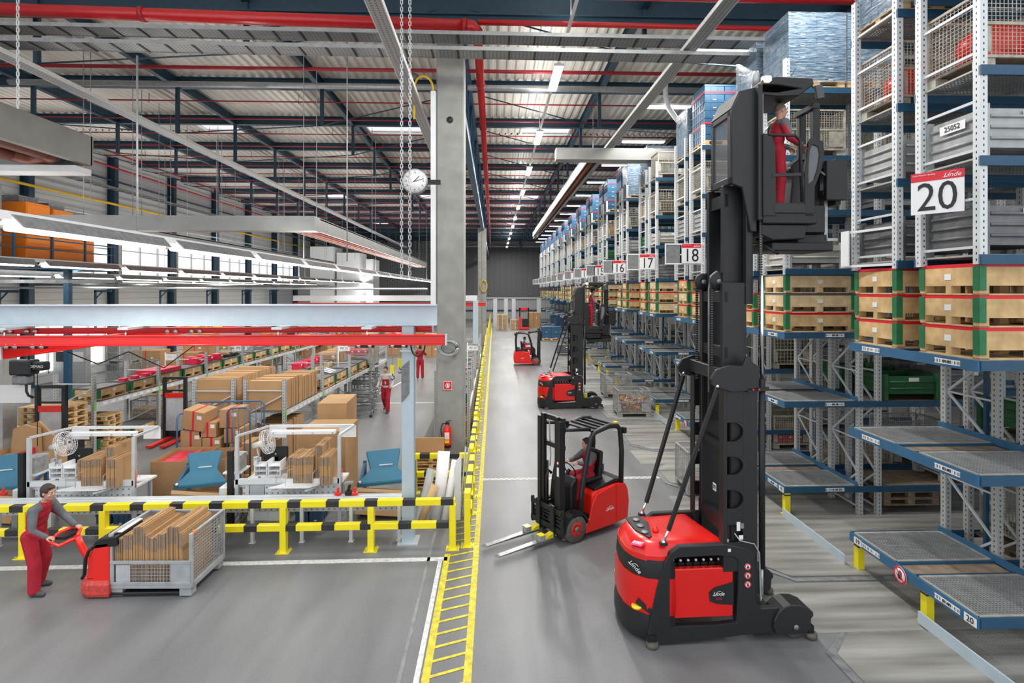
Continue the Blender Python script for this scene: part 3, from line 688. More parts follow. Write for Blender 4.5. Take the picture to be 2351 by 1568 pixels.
cp = thing('crane_post', 'tall pale blue steel post standing behind the barrier, holding the girder', 'post', (-1.62, 10.12, 0))
m = MB(); m.box(-0.11, 0.11, -0.11, -0.095, 0.02, 4.08, white_blue); m.box(-0.11, 0.11, 0.095, 0.11, 0.02, 4.08, white_blue); m.box(-0.01, 0.01, -0.1, 0.1, 0.02, 4.08, white_blue); m.build('shaft', cp)
MB().box(-0.19, 0.19, -0.19, 0.19, 0, 0.025, alu).build('base_plate', cp)
MB().box(-0.14, 0.14, -0.14, 0.14, 3.6, 3.63, alu).build('stiffener', cp)
m = MB()
for i in range(4): m.path([(0.2+0.13*math.cos(a*PI/7), -0.16-0.012*i, 3.72+0.2*math.sin(a*PI/7)) for a in range(15)], 0.014, [yellow, black, yellowd, black][i], 6)
o = m.build('cable_coil'); o.location = (-1.62, 10.12, 0); tag(o, 'coil of yellow and black cable beside the top of the pale post', 'cable')
m = MB()
for i in range(6): m.path([(0.26*math.cos(a*PI/8)*(1-0.05*i), 0, -0.1+0.2*math.sin(a*PI/8)*(1-0.05*i)) for a in range(17)], 0.014, [chrome, blackg][i % 2], 6)
o = m.build('hose_coil'); o.location = atY(1030, 790, 13.9); tag(o, 'silver and black hose coil hanging on the near concrete column', 'hose')
cg = thing('crane_girder', 'white girder of the second crane further back with red rail below', 'crane beam', (0, 25, 0))
a_, b_ = atY(675, 678, 25), atY(1096, 678, 25)
m = MB(); m.box(a_.x, b_.x, -0.12, 0.12, 4.25, 4.5, white); m.build('beam', cg)
crane_rail('crane_rail', 'red rail of the second crane further back', (a_.x, 25, 4.08), (b_.x+0.4, 25, 4.08), 0.14, 0.16)
m = MB(); m.box(-0.12, 0.12, -0.12, 0.12, 0, 4.25, white_blue); o = m.build('crane_post'); o.location = (atY(1092, 700, 25).x, 25, 0); tag(o, 'pale post of the second crane beside the far barrier', 'post')
# hanging hooks
def hook(u, v, Y, lab):
    p = atY(u, v, Y); t = thing('crane_hook', lab, 'hook', p, scale=0.66)
    MB().box(-0.06, 0.06, -0.05, 0.05, 0.1, 0.34, yellow).build('hook_block', t)
    MB().path([(0, 0, 0.1), (0, 0, 0.04), (0.05, 0, 0), (0.05, 0, -0.05), (0, 0, -0.09), (-0.05, 0, -0.06)], 0.015, black, 6).build('hook', t)
    MB().tube((0, 0, 0.34), (0, 0, (3.92-p.z)/0.66), 0.008, steel, 6).build('chain', t)
hook(918, 850, 10.3, 'yellow chain hoist hook hanging left of the pale post')
hook(901, 865, 10.3, 'second yellow chain hoist hook, left and a little lower')
m = MB(); m.prism([(-0.09, -0.38), (0.1, -0.18), (0.1, 0.44), (-0.09, 0.28)], 'y', -0.004, 0.004, steeld); o = m.build('hanging_sign'); o.location = atY(932, 878, 9.98); o.rotation_euler = (0, 0, 0.5)
tag(o, 'slanted dull grey sign hanging beside the pale post', 'sign')
# ================= GOODS PROTOTYPES =================
def holesf(nt, x, y, z):
    a = nmath(nt, 'LESS_THAN', nmath(nt, 'FRACT', nmath(nt, 'MULTIPLY', z, 12.5)), 0.38)
    b = nmath(nt, 'LESS_THAN', nmath(nt, 'ABSOLUTE', x), 0.009); c_ = nmath(nt, 'LESS_THAN', nmath(nt, 'ABSOLUTE', y), 0.009)
    return nmath(nt, 'MULTIPLY', a, nmath(nt, 'MAXIMUM', b, c_))
upm = patterned('perforated_upright', (0.5, 0.52, 0.52), (0.04, 0.04, 0.045), holesf, 0.45, 0.15)
upml = patterned('pale_perforated_upright', (0.68, 0.71, 0.72), (0.05, 0.05, 0.055), holesf, 0.4, 0.1)
railw = mat('pale_brace', (0.62, 0.65, 0.67), 0.45, 0.1, var=0.05)
grat = mat('grating_metal', (0.36, 0.37, 0.37), 0.45, 0.4, var=0.15)
gratd = mat('grating_frame', (0.4, 0.38, 0.34), 0.6, 0.2, var=0.2)
def barcode(nt, x, y, z):
    n = nt.nodes.new('ShaderNodeTexNoise'); n.noise_dimensions = '1D'; n.inputs['Scale'].default_value = 60; nt.links.new(nmath(nt, 'ADD', x, y), n.inputs['W'])
    return nmath(nt, 'MULTIPLY', nmath(nt, 'GREATER_THAN', n.outputs['Fac'], 0.52), nmath(nt, 'LESS_THAN', nmath(nt, 'ABSOLUTE', z), 0.022))
bcode = patterned('bar_code_label', (0.85, 0.85, 0.84), (0.05, 0.05, 0.05), barcode, 0.6)

def wires(m, p0, ux, uz, w_, h_, nx, nz, r, mt):
    p0, ux, uz = Vector(p0), Vector(ux), Vector(uz)
    for i in range(nx+1):
        a = p0+ux*(w_*i/nx); m.bar(a, a+uz*h_, r, r, mt, up=ux)
    for i in range(nz+1):
        a = p0+uz*(h_*i/nz); m.bar(a, a+ux*w_, r, r, mt, up=uz)
def make_cage(name, mt, fine=True, L=1.2, W=0.85, H=0.97, flap=True):
    t = thing(name, '', 'mesh box'); b = 0.035; z0 = 0.14
    m = MB()
    for x in (0, L):
        for y in (0, W): m.box(x-b/2, x+b/2, y-b/2, y+b/2, z0, H, mt)
    for z in (z0, H):
        for y in (0, W): m.box(0, L, y-b/2, y+b/2, z-b/2, z+b/2, mt)
        for x in (0, L): m.box(x-b/2, x+b/2, 0, W, z-b/2, z+b/2, mt)
    m.box(0, L, 0, W, z0, z0+0.01, woodold); m.box(0, L, -0.02, 0.0, 0.54, 0.58, mt)
    m.build('frame', t)
    for x in (0.07, L-0.07):
        for y in (0.07, W-0.07): MB().box(x-0.09, x+0.09, y-0.07, y+0.07, 0, z0-0.01, mt).build('leg', t)
    nx, nz = (22, 16) if fine else (12, 8)
    for (p, u, w_, k) in (((0, 0, z0), (1, 0, 0), L, nx), ((0, W, z0), (1, 0, 0), L, nx), ((0, 0, z0), (0, 1, 0), W, nx*2//3), ((L, 0, z0), (0, 1, 0), W, nx*2//3)):
        m = MB(); wires(m, p, u, (0, 0, 1), w_, H-z0, k, nz, 0.007 if fine else 0.011, mt); m.build('mesh_panel', t)
    if flap:
        m = MB(); m.box(L*0.72, L-0.03, -0.012, -0.004, z0+0.06, 0.52, mt); m.box(0.02, 0.09, -0.012, -0.004, z0+0.06, 0.52, mt); m.build('flap_plate', t)
    return t
cageG = Proto(make_cage('mesh_box', cagegrey)); cageB = Proto(make_cage('mesh_box', cagebeige)); cageF = Proto(make_cage('mesh_box', cagebeige, False))
def make_steelbox(mt, H=0.62, L=1.15, W=0.85):
    t = thing('steel_box', '', 'steel box'); m = MB(); m.tub(0, L, 0, W, 0.12, H, 0.02, mt)
    for z in (0.24, 0.38, 0.52):
        if z > H-0.04: continue
        for y in (-0.012, W+0.012): m.tube((0.07, y, z), (L-0.07, y, z), 0.022, mt, 6)
        for x in (-0.012, L+0.012): m.tube((x, 0.07, z), (x, W-0.07, z), 0.022, mt, 6)
    m.build('body', t)
    for x in (0, L):
        for y in (0, W): MB().box(x-0.045, x+0.045, y-0.045, y+0.045, 0, H+0.05, mt).build('corner_post', t)
    MB().box(0.5, 0.72, -0.032, -0.026, H-0.11, H-0.03, paper).build('label', t)
    return t
steelA = Proto(make_steelbox(mat('grey_box_metal', (0.4, 0.41, 0.41), 0.45, 0.3, var=0.15)))
steelB = Proto(make_steelbox(mat('dark_box_metal', (0.16, 0.165, 0.17), 0.5, 0.3, var=0.2)))
steelC = Proto(make_steelbox(mat('pale_box_metal', (0.5, 0.49, 0.45), 0.5, 0.1, var=0.12), 0.5))
greenB = Proto(make_steelbox(greend, 0.5))
def pallet_mesh(m, L=1.2, W=0.8, mt=wood, z=0, m2=None):
    m2 = m2 or mt
    for y in (0, W/2-0.0725, W-0.145 if W > 0.5 else W-0.1): m.box(0, L, y, y+(0.145 if y else 0.1), z, z+0.022, mt)
    for x in (0, L/2-0.07, L-0.145):
        for y in (0, W/2-0.05, W-0.1): m.box(x, x+0.145, y, y+0.1, z+0.022, z+0.1, m2)
        m.box(x, x+0.145, 0, W, z+0.1, z+0.122, mt)
    k = 5 if W < 0.9 else 6; g = (W-k*0.125)/(k-1)
    for i in range(k): m.box(0, L, i*(0.125+g), i*(0.125+g)+0.125, z+0.122, z+0.144, mt)
    return m
palP = Proto(thing('pallet', '', 'pallet')); pallet_mesh(MB()).build('deck_and_blocks', palP.t[0]); palP = Proto(palP.t[0])
palO = thing('pallet', '', 'pallet'); pallet_mesh(MB(), mt=woodold).build('deck_and_blocks', palO); palO = Proto(palO)
# wooden crate on pallet feet with green corner irons
def make_wcrate(rim, side, L=1.5, W=0.95, H=0.41, parts=True):
    t = thing('wooden_crate', '', 'wooden crate'); b = MB(); z1 = 0.15; zt = H-0.05
    for x in (0, L/2-0.08, L-0.15):
        for y in (0, W/2-0.06, W-0.1): b.box(x+0.01, x+0.14, y+0.01, y+0.1, 0.02, 0.12, side)
        b.box(x+0.01, x+0.14, 0.01, W-0.01, 0, 0.02, side)
    for y in (0.01, W-0.11): b.box(0.01, L-0.01, y, y+0.1, 0.0, 0.02, side)
    b.box(0.01, L-0.01, 0.01, W-0.01, 0.12, 0.15, side)
    b.tub(0.01, L-0.01, 0.01, W-0.01, z1, zt, 0.025, side)
    c = b if not parts else None
    if parts: b.build('body', t)
    for x in (0, L):
        for y in (0, W):
            q = MB() if parts else b
            sx = 0.09 if x == 0 else -0.09; sy = 0.09 if y == 0 else -0.09
            q.box(min(x, x+sx), max(x, x+sx), y-0.004, y+0.004, 0.06, zt+0.02, green)
            q.box(x-0.004, x+0.004, min(y, y+sy), max(y, y+sy), 0.06, zt+0.02, green)
            if parts: q.build('corner_iron', t)
    q = MB() if parts else b
    q.tub(0.02, L-0.02, 0.02, W-0.02, zt, zt+0.05, 0.03, rim)
    if parts: q.build('rim', t)
    q = MB() if parts else b
    q.box(L*0.47, L*0.47+0.1, 0.003, 0.009, 0.2, 0.28, paper); q.box(0.003, 0.009, W*0.45, W*0.45+0.1, 0.2, 0.28, paper)
    if parts: q.build('label', t)
    else: b.build('body', t)
    return t
greyrim = mat('grey_rim', (0.12, 0.125, 0.13), 0.5)
WC = {(r, p): Proto(make_wcrate([greyrim, signred][r], [wood, woodl][(r+p) % 2], parts=bool(p))) for r in (0, 1) for p in (0, 1)}
WCS = Proto(make_wcrate(greyrim, wood, L=1.2, W=0.8, H=0.36))
# blue plastic crate
def crate_mesh(m, x, y, z, L=0.6, W=0.5, H=0.23, mt=None):
    mt = mt or crateblue; m.tub(x+0.01, x+L-0.01, y+0.01, y+W-0.01, z, z+H-0.04, 0.02, mt)
    m.tub(x, x+L, y, y+W, z+H-0.05, z+H, 0.03, mt)
    for i in (1, 2): 
        m.box(x+L*i/3-0.012, x+L*i/3+0.012, y, y+W, z, z+H-0.05, mt)
        m.box(x, x+L, y+W*i/3-0.012, y+W*i/3+0.012, z, z+H-0.05, mt)
    m.box(x+L*0.42, x+L*0.58, y-0.002, y+0.004, z+0.01, z+0.03, paper)
def make_load(kind, parts, layers=7):
    t = thing('crate_load', '', 'crate load'); m = MB(); pallet_mesh(m, 1.2, 1.0, wood); m.build('pallet', t)
    c = MB(); H = 0.235; first = None
    for k in range(layers):
        for (x, y) in ((0, 0), (0.6, 0), (0, 0.5), (0.6, 0.5)):
            if parts:
                if first is None: q = MB(); crate_mesh(q, 0, 0, 0); first = q.build('crate', t, (x, y, 0.145+k*H))
                else: q = first.copy(); C.objects.link(q); q.parent = t; q.location = (x, y, 0.145+k*H)
            else: crate_mesh(c, x, y, 0.145+k*H)
    if not parts: c.build('crates', t)
    zt = 0.145+layers*H
    if kind == 'strap':
        for z in (0.145+H*(layers-1)-0.02, 0.145+H*2):
            MB().tub(-0.01, 1.21, -0.01, 1.01, z, z+0.05, 0.008, tape).build('strap', t)
    else:
        m = MB(); m.box(-0.02, 1.22, -0.02, 1.02, 0.1, zt+0.02, film); m.build('stretch_film', t)
    return t
def film_mat():
    m = bpy.data.materials.new('stretch_film'); m.use_nodes = True; nt = m.node_tree; b = nt.nodes['Principled BSDF']; L = nt.links.new
    tc = nt.nodes.new('ShaderNodeTexCoord'); mp = nt.nodes.new('ShaderNodeMapping'); mp.inputs['Scale'].default_value = (1, 1, 7); mp.inputs['Rotation'].default_value = (0.15, 0.1, 0)
    n = nt.nodes.new('ShaderNodeTexNoise'); n.inputs['Scale'].default_value = 5; n.inputs['Detail'].default_value = 6
    L(tc.outputs['Object'], mp.inputs[0]); L(mp.outputs[0], n.inputs['Vector'])
    bp = nt.nodes.new('ShaderNodeBump'); bp.inputs['Strength'].default_value = 1; bp.inputs['Distance'].default_value = 0.06; L(n.outputs['Fac'], bp.inputs['Height']); L(bp.outputs['Normal'], b.inputs['Normal'])
    b.inputs['Base Color'].default_value = (0.4, 0.5, 0.58, 1); b.inputs['Roughness'].default_value = 0.22
    r = nt.nodes.new('ShaderNodeMapRange'); r.inputs[1].default_value = 0.35; r.inputs[2].default_value = 0.65; r.inputs[3].default_value = 0.15; r.inputs[4].default_value = 0.6
    L(n.outputs['Fac'], r.inputs[0]); L(r.outputs[0], b.inputs['Alpha'])
    MATS['film'] = m; return m
film = film_mat()
loadS = Proto(make_load('strap', True)); loadW = Proto(make_load('film', True, 6)); loadSf = Proto(make_load('strap', False)); loadWf = Proto(make_load('film', False, 6))
def make_carton(L, W, H, mt=card, tp=tape, lab=True, sub=True):
    t = thing('carton', '', 'carton'); MB().box(0, L, 0, W, 0, H, mt).build('body', t, bevel=0.006)
    if tp: m = MB(); m.box(L/2-0.03, L/2+0.03, -0.003, W+0.003, -0.0, H+0.003, tp); m.build('tape', t)
    if lab: MB().box(L*0.68, L*0.68+0.12, -0.004, -0.001, H*0.6, H*0.6+0.08, paper).build('label', t)
    return t
cartA = Proto(make_carton(0.6, 0.5, 0.45)); cartP = Proto(make_carton(0.4, 0.35, 0.32, redcard, None)); cartN = Proto(make_carton(1.1, 0.75, 0.6, card, None)); cartB = Proto(make_carton(0.9, 0.7, 0.75))

# ================= RACK BLOCKS =================
XR, YR, PR = 6.1, 6.48, 4.47
ROWS = ((0.0, 1.03), (1.38, 2.41)); LOW = (0.62, 2.41, 3.86); UP = (5.2, 6.44, 7.58, 9.01)
NB = 15
NW = {20: 'twenty', 19: 'nineteen', 18: 'eighteen', 17: 'seventeen', 16: 'sixteen', 15: 'fifteen', 14: 'fourteen', 13: 'thirteen', 12: 'twelve', 11: 'eleven', 10: 'ten', 9: 'nine', 8: 'eight', 7: 'seven', 6: 'six'}
def grating(x0, x1, y0, y1, pitch):
    m = MB(); n = int((x1-x0)/pitch); k = int((y1-y0)/pitch)
    for i in range(n+1): x = x0+(x1-x0)*i/n; m.box(x-0.006, x+0.006, y0, y1, -0.02, 0, grat)
    for i in range(k+1): y = y0+(y1-y0)*i/k; m.box(x0, x1, y-0.006, y+0.006, -0.02, -0.002, grat)
    for y in (y0, y1): m.box(x0, x1, y-0.02, y+0.02, -0.022, 0.003, gratd)
    for x in (x0, x1): m.box(x-0.02, x+0.02, y0, y1, -0.022, 0.003, gratd)
    return m
def upright(mt, z0, z1, a=0.05):
    m = MB(); m.box(-a, a, -a, -a+0.006, z0, z1, mt); m.box(-a, -a+0.006, -a, a, z0, z1, mt); m.box(a-0.006, a, -a, a, z0, z1, mt); m.box(-a, a, a-0.02, a-0.014, z0, z1, mt); return m
class Share:
    def __init__(s): s.d = {}
    def put(s, key, fn, name, parent, loc, label=None):
        if key in s.d: o = s.d[key].copy(); C.objects.link(o)
        else: o = fn().build(name); s.d[key] = o
        o.parent = parent; o.location = loc
        return o
SH = Share()
def rack(k, bays):
    num = 20-k
    t = thing('pallet_rack', 'blue and grey rack block carrying the end sign %s' % NW[num], 'rack', (XR, YR+PR*k, 0)); near = k < 3
    ys = (0.05, 0.98, 1.43, 2.36)
    for y in ys:
        SH.put('u', lambda: upright(upml, 5.08, 9.62), 'upright', t, (0.05, y, 0))
        for x in (1.62,): SH.put('l', lambda: upright(upm, 0, 5.1), 'upright', t, (x, y, 0))
        for b in range(bays): SH.put('f', lambda: upright(upm, 0, 9.62), 'upright', t, (2.02+2.7*b, y, 0))
    # frame braces in y direction
    def ubr():
        m = MB()
        for i in range(7): m.bar((0, 0.05, 5.3+0.62*i+(0.0)), (0, 0.9, 5.3+0.62*i), 0.025, 0.035, railw)
        return m
    def lbr():
        m = MB(); z = 0.15; i = 0
        while z < 4.4:
            a, b = (0.04, 0.9) if i % 2 else (0.9, 0.04); m.bar((0, a, z), (0, b, z+0.72), 0.03, 0.035, railw)
            if i % 2 == 0: m.bar((0, 0.04, z), (0, 0.9, z), 0.025, 0.03, railw)
            z += 0.72; i += 1
        return m
    for r in (0.05, 1.43):
        if near:
            for i in range(7): SH.put('rung', lambda: MB().bar((0, 0.05, 0), (0, 0.9, 0), 0.025, 0.035, railw), 'ladder_rung', t, (0.05, r, 5.3+0.62*i))
        else: SH.put('ubr', ubr, 'bracing', t, (0.05, r, 0))
        for x in (1.62,)+tuple(2.02+2.7*b for b in range(bays)): SH.put('lbr', lbr, 'bracing', t, (x, r, 0))
    for x in (1.7,): 
        for y in (0.3, 1.7): SH.put('bl', lambda: MB().bar((0, 0, 0.05), (0.25, 0.25, 5.0), 0.06, 0.05, rackblue), 'diagonal_strut', t, (x, y, 0))
    W_ = 2.02+2.7*(bays-1)
    for li, z in enumerate(LOW+UP):
        low = li < 3
        for r, (ya, yb) in enumerate(ROWS):
            for y in (ya, yb):
                SH.put(('b', W_), lambda: MB().box(0.0, W_+0.05, -0.02, 0.02, -0.125, 0.0, rackblue), 'beam', t, (0, y, z))
            if low:
                SH.put(('g', near), lambda: grating(0.03, 1.5, 0, 0.93, 0.045 if near else 0.1), 'grating_deck', t, (0, ya+0.05, z+0.004))
            for b in range(bays-(0 if near else 1) if not low else (1 if near and False else 0)):
                x0 = 0.05+2.72*b if b == 0 else 2.07+2.7*(b-1); SH.put(('g2', near, b == 0), lambda: grating(0.03, 1.92 if b == 0 else 2.6, 0, 0.93, 0.05 if near else 0.12), 'grating_deck', t, (x0, ya+0.05, z+0.004))
            if low and bays > 1: SH.put('gl', lambda: MB().box(0.05, 2.55, 0, 0.93, -0.03, 0, woodold), 'shelf_board', t, (2.07, ya+0.05, z-0.01))
        if low:
            SH.put('e', lambda: MB().box(-0.03, 0.0, 0, 2.41, -0.14, 0.0, mat('rack_blue_light', (0.035, 0.135, 0.26), 0.42, var=0.1)), 'end_beam', t, (0, 0, z))
            SH.put('e2', lambda: MB().box(-0.02, 0.0, 0, 2.41, -0.02, 0.09, mat('rack_blue_light', (0.035, 0.135, 0.26))), 'stop_rail', t, (1.54, 0, z))
            SH.put('e3', lambda: MB().box(0, 1.5, 0.02, 0.33, -0.03, -0.0, woodold), 'gap_board', t, (0.0, 1.03, z-0.03))
            lv = li+1 if li == 0 else li+2
            for (yy, nn) in ((0.45, num), (1.9, num-1)):
                SH.put('bc', lambda: MB().box(-0.036, -0.031, -0.2, 0.2, -0.035, 0.035, bcode), 'bar_code_label', t, (0, yy, z-0.07))
            SH.put('bc2', lambda: MB().box(-0.2, 0.2, -0.026, -0.021, -0.035, 0.035, bcode), 'bar_code_label', t, (1.05, 0, z-0.06))
            if near:
                s_ = '1-0%d-00' % lv if li else '%d-1-01-00' % num
                textc('dl%d%d' % (li, num if li == 0 else 0), t, (1.05, -0.028, z-0.06), (PI/2, 0, 0), txt=('0%d-00' % lv) if li else s_, size=0.06, mt=ink)
                textc('ds%d' % lv, t, (-0.039, 0.45, z-0.07), (PI/2, 0, -PI/2), txt='0%d-00' % lv, size=0.06, mt=ink)
    if near:
        for yy, s_ in ((0.1, '%d' % num), (2.2, '%d' % (num-1))):
            MB().box(-0.036, -0.031, yy-0.09, yy+0.09, 0.49, 0.6, paper).build('row_label', t)
            text(s_, 0.11, ink, 'lettering', t, (-0.04, yy, 0.545), (PI/2, 0, -PI/2))
    # end sign
    sg = MB().box(-0.285, 0.285, -0.006, 0.006, -0.28, 0.28, signwhite).build('end_sign', t)
    sg.location = (0.0, 0.62, 5.9) if k == 0 else (-0.34, -0.05, 5.82)
    sg.rotation_euler = (0, 0, -0.9 if k == 0 else 0)
    if k == 0: sg.location = (-0.17, 0.45, 6.06)
    MB().box(-0.285, 0.285, -0.009, -0.006, 0.165, 0.28, signred).build('red_band', sg)
    text('%02d' % num, 0.54, ink, 'number', sg, (0, -0.009, -0.07), (PI/2, 0, 0), sx=0.84)
    if k < 6: logo(0.2, letterw, sg, (0.16, -0.012, 0.215), (PI/2, 0, 0))
    if k < 4: text('Linde Material Handling', 0.026, letterw, 'small_lettering', sg, (-0.14, -0.012, 0.25), (PI/2, 0, 0), depth=0.001)
    m = MB()
    if k == 0:
        m.bar((0.05, 1.45, 5.72), (-0.1, 2.5, 5.72), 0.03, 0.04, white); m.bar((0.05, 1.45, 5.15), (-0.1, 2.5, 5.15), 0.03, 0.04, white); m.box(-0.12, -0.1, 2.3, 2.5, 5.15, 5.75, white)
    else:
        for z in (5.52, 6.1): m.bar((0.05, 0.0, z), (-1.08, 0.0, z), 0.03, 0.04, white)
        m.box(-1.08, -0.66, 0.0, 0.01, 5.54, 6.08, steeld); m.box(-1.1, -1.07, -0.01, 0.02, 5.5, 6.12, white)
    m.build('sign_bracket', t)
    if k < 6:
        s2 = MB().disc((0, 0, 0), 0.125, 'x', signwhite, 28, 0.004).build('no_touch_sign', t, (-0.05, 1.25, 0.5))
        MB().lathe([(0.1, -0.006), (0.125, -0.006), (0.125, -0.003), (0.1, -0.003), (0.1, -0.006)], (0, 0, 0), 'x', signred, 28).build('red_ring', s2)
        m = MB(); m.bar((-0.007, 0.08, 0.08), (-0.007, -0.08, -0.08), 0.02, 0.002, signred, up=(1, 0, 0)); m.build('red_bar', s2)
        m = MB(); m.box(-0.006, -0.004, -0.035, 0.035, -0.06, 0.0, ink)
        for i, l_ in enumerate((0.055, 0.07, 0.065, 0.045)): m.box(-0.006, -0.004, -0.035+i*0.019, -0.022+i*0.019, 0, l_, ink)
        m.bar((-0.005, 0.03, -0.035), (-0.005, 0.065, 0.01), 0.014, 0.002, ink, up=(1, 0, 0)); m.build('hand', s2)
    return t
RK = [rack(k, 3 if k < 3 else 2) for k in range(NB)]
# yellow guard posts and floor rails at the rack feet
gp = thing('guard_post', '', 'guard post')
MB().box(-0.055, 0.055, -0.055, 0.055, 0, 0.5, yellow).build('post', gp); m = MB(); m.box(-0.056, 0.056, -0.056, 0.056, 0.4, 0.43, bblack); m.build('black_ring', gp)
MB().box(-0.09, 0.09, -0.08, 0.08, 0, 0.012, yellow).build('foot_plate', gp); GP = Proto(gp)
for k in range(9):
    for j, y in enumerate(((0.92, 2.34) if k == 0 else (0.12, 2.34))):
        GP.put((XR+0.09, YR+PR*k+y, 0), 0, 'yellow guard post with a black ring under the %s corner of rack %s' % (['front', 'rear'][j], NW[20-k]), 'yellow guard posts')
for k in range(-1, 6):
    y0 = YR+PR*k+2.46; y1 = y0+1.95
    if k == -1: y0, y1 = 5.4, 7.35
    o = MB().box(-0.012, 0.012, y0, y1, 0.03, 0.2, mat('pale_blue_steel', (0.5, 0.6, 0.66))).build('floor_guide_rail'); o.location = (6.02, 0, 0)
    tag(o, 'pale blue steel guide rail on the floor %s' % ('in front of rack twenty' if k < 0 else 'between racks %s and %s' % (NW[20-k], NW[19-k])), 'floor rail')
# goods on the racks
def put(P, k, x, y, z, label, group, rz=0): return P.put((XR+x, YR+PR*k+y, z+0.006), rz, label, group)
ROWN = ('front', 'rear'); rnd = random.Random(3)
NH = [(3, 3), (3, 2), (2, 3), (3, 3), (3, 2), (3, 3), (2, 3), (3, 3), (3, 2), (3, 3), (2, 2), (2, 2), (2, 2), (2, 2), (2, 2)]
LVN = ('lowest', 'bottom', 'middle', 'top')
for k in range(NB):
    n_ = NW[20-k]; fine = k < 4
    for r in (0, 1):
        for i in range(NH[k][r]):
            x = 0.03 if (k == 0 or r == 0 or k % 2) else 0.1; rim = 1 if (k*3+r+i*2) % 4 != 1 else 0
            if k == 0: rim = 1
            if k == 1 and r == 0: rim = 1 if i == 0 else 0
            put(WC[(rim, 1 if k < 5 else 0)], k, x, ROWS[r][0]+0.04, LOW[2]+0.41*i, '%s-rimmed wooden crate, %s of the %s stack on rack %s' % (['grey', 'red'][rim], ['bottom', 'second', 'third'][i], ROWN[r], n_), 'wooden crates on rack %s' % n_)
        # top level loads
        z = UP[3]; y = ROWS[r][0]+0.01
        kind = 'WWSCWSSSSSSSSSS'[k] if r == 0 else 'WWWWSSSSSSSSSSS'[k]
        for s in range(2 if k < 3 else 1):
            if kind == 'C':
                put(cageB, k, 0.1+1.97*s, y, z, 'weathered mesh box standing on top of the %s row of rack %s' % (ROWN[r], n_), 'top level loads'); continue
            Pp = {('W', 1): loadW, ('S', 1): loadS, ('W', 0): loadWf, ('S', 0): loadSf}[(kind, int(fine))]
            put(Pp, k, 0.08+(1.27*s if k == 1 else 2.0*s), y, z, '%s blue crates, top of the %s row of rack %s, %s stack from the aisle' % ({'W': 'film-wrapped', 'S': 'red-strapped'}[kind], ROWN[r], n_, ORD[s] if s else 'first'), 'blue crate loads on the rack tops')
        for li in (0, 1, 2):
            z = UP[li]
            for s in range(2 if k < 6 else 1):
                if k == 0: P_, nm = [(steelB, 'dark steel box'), (steelA, 'ribbed grey steel box'), (cageB, 'rusty mesh box')][li]
                elif k == 1: P_, nm = [(steelC, 'pale beige steel box'), (steelA, 'ribbed grey steel box'), (cageB, 'rusty mesh box')][li]
                elif k == 2: P_, nm = [(None, ''), (steelA, 'ribbed grey steel box'), (cageB, 'beige mesh box')][li]
                else:
                    P_, nm = rnd.choice([[(None, ''), (steelA, 'ribbed grey steel box')], [(steelA, 'ribbed grey steel box'), (greenB, 'green steel box'), (steelC, 'pale steel box'), (steelA, 'grey steel box')], [(cageF, 'beige mesh box'), (cageF, 'weathered mesh box')]][li])
                if P_ is None: continue
                put(P_, k, 0.12+2.0*s, ROWS[r][0]+0.08, z, '%s, %s row of rack %s, %s upper level, %s from the aisle' % (nm, ROWN[r], n_, ['first', 'second', 'third'][li], ['first', 'second'][s]), 'boxes in rack %s' % n_)
                if k > 2 and li == 2 and s == 0 and rnd.random() < 0.6:
                    o = MB().box(0.05, 1.15, 0.05, 0.8, 0.16, 0.8, rnd.choice([wood, card, cagebeige])).build('box_filling'); o.location = (XR+0.12, YR+PR*k+ROWS[r][0]+0.08, z+0.006)
                    tag(o, 'boards filling the mesh box in the %s row of rack %s' % (ROWN[r], n_), 'board pile')
q = text('25052', 0.1, ink, 'box_number', None, (XR+0.09, YR+0.45, UP[1]+0.5), (PI/2, 0, -PI/2)); q.parent = None
_n = thing('number_tag', 'paper tag with a handwritten number on the grey steel box of rack twenty', 'tag', (XR+0.085, YR+0.5, UP[1]+0.5)); MB().box(-0.002, 0, -0.2, 0.2, -0.06, 0.06, paper).build('paper', _n)
q.parent = _n; q.location = (-0.006, 0, 0)
# red scooters parts in the mesh boxes at the top right corner
for r in (0, 1):
    m = MB(); m.ell((0.6, 0.45, 0.45), (0.5, 0.32, 0.3), redor, 16, 10); m.box(0.25, 0.9, 0.2, 0.7, 0.17, 0.45, redor)
    o = m.build('red_cover', bevel=0.02); o.location = (XR+0.12, YR+ROWS[r][0]+0.08, UP[2]+0.01); tag(o, 'red plastic machine cover lying in the %s mesh box of rack twenty' % ROWN[r], 'machine cover')
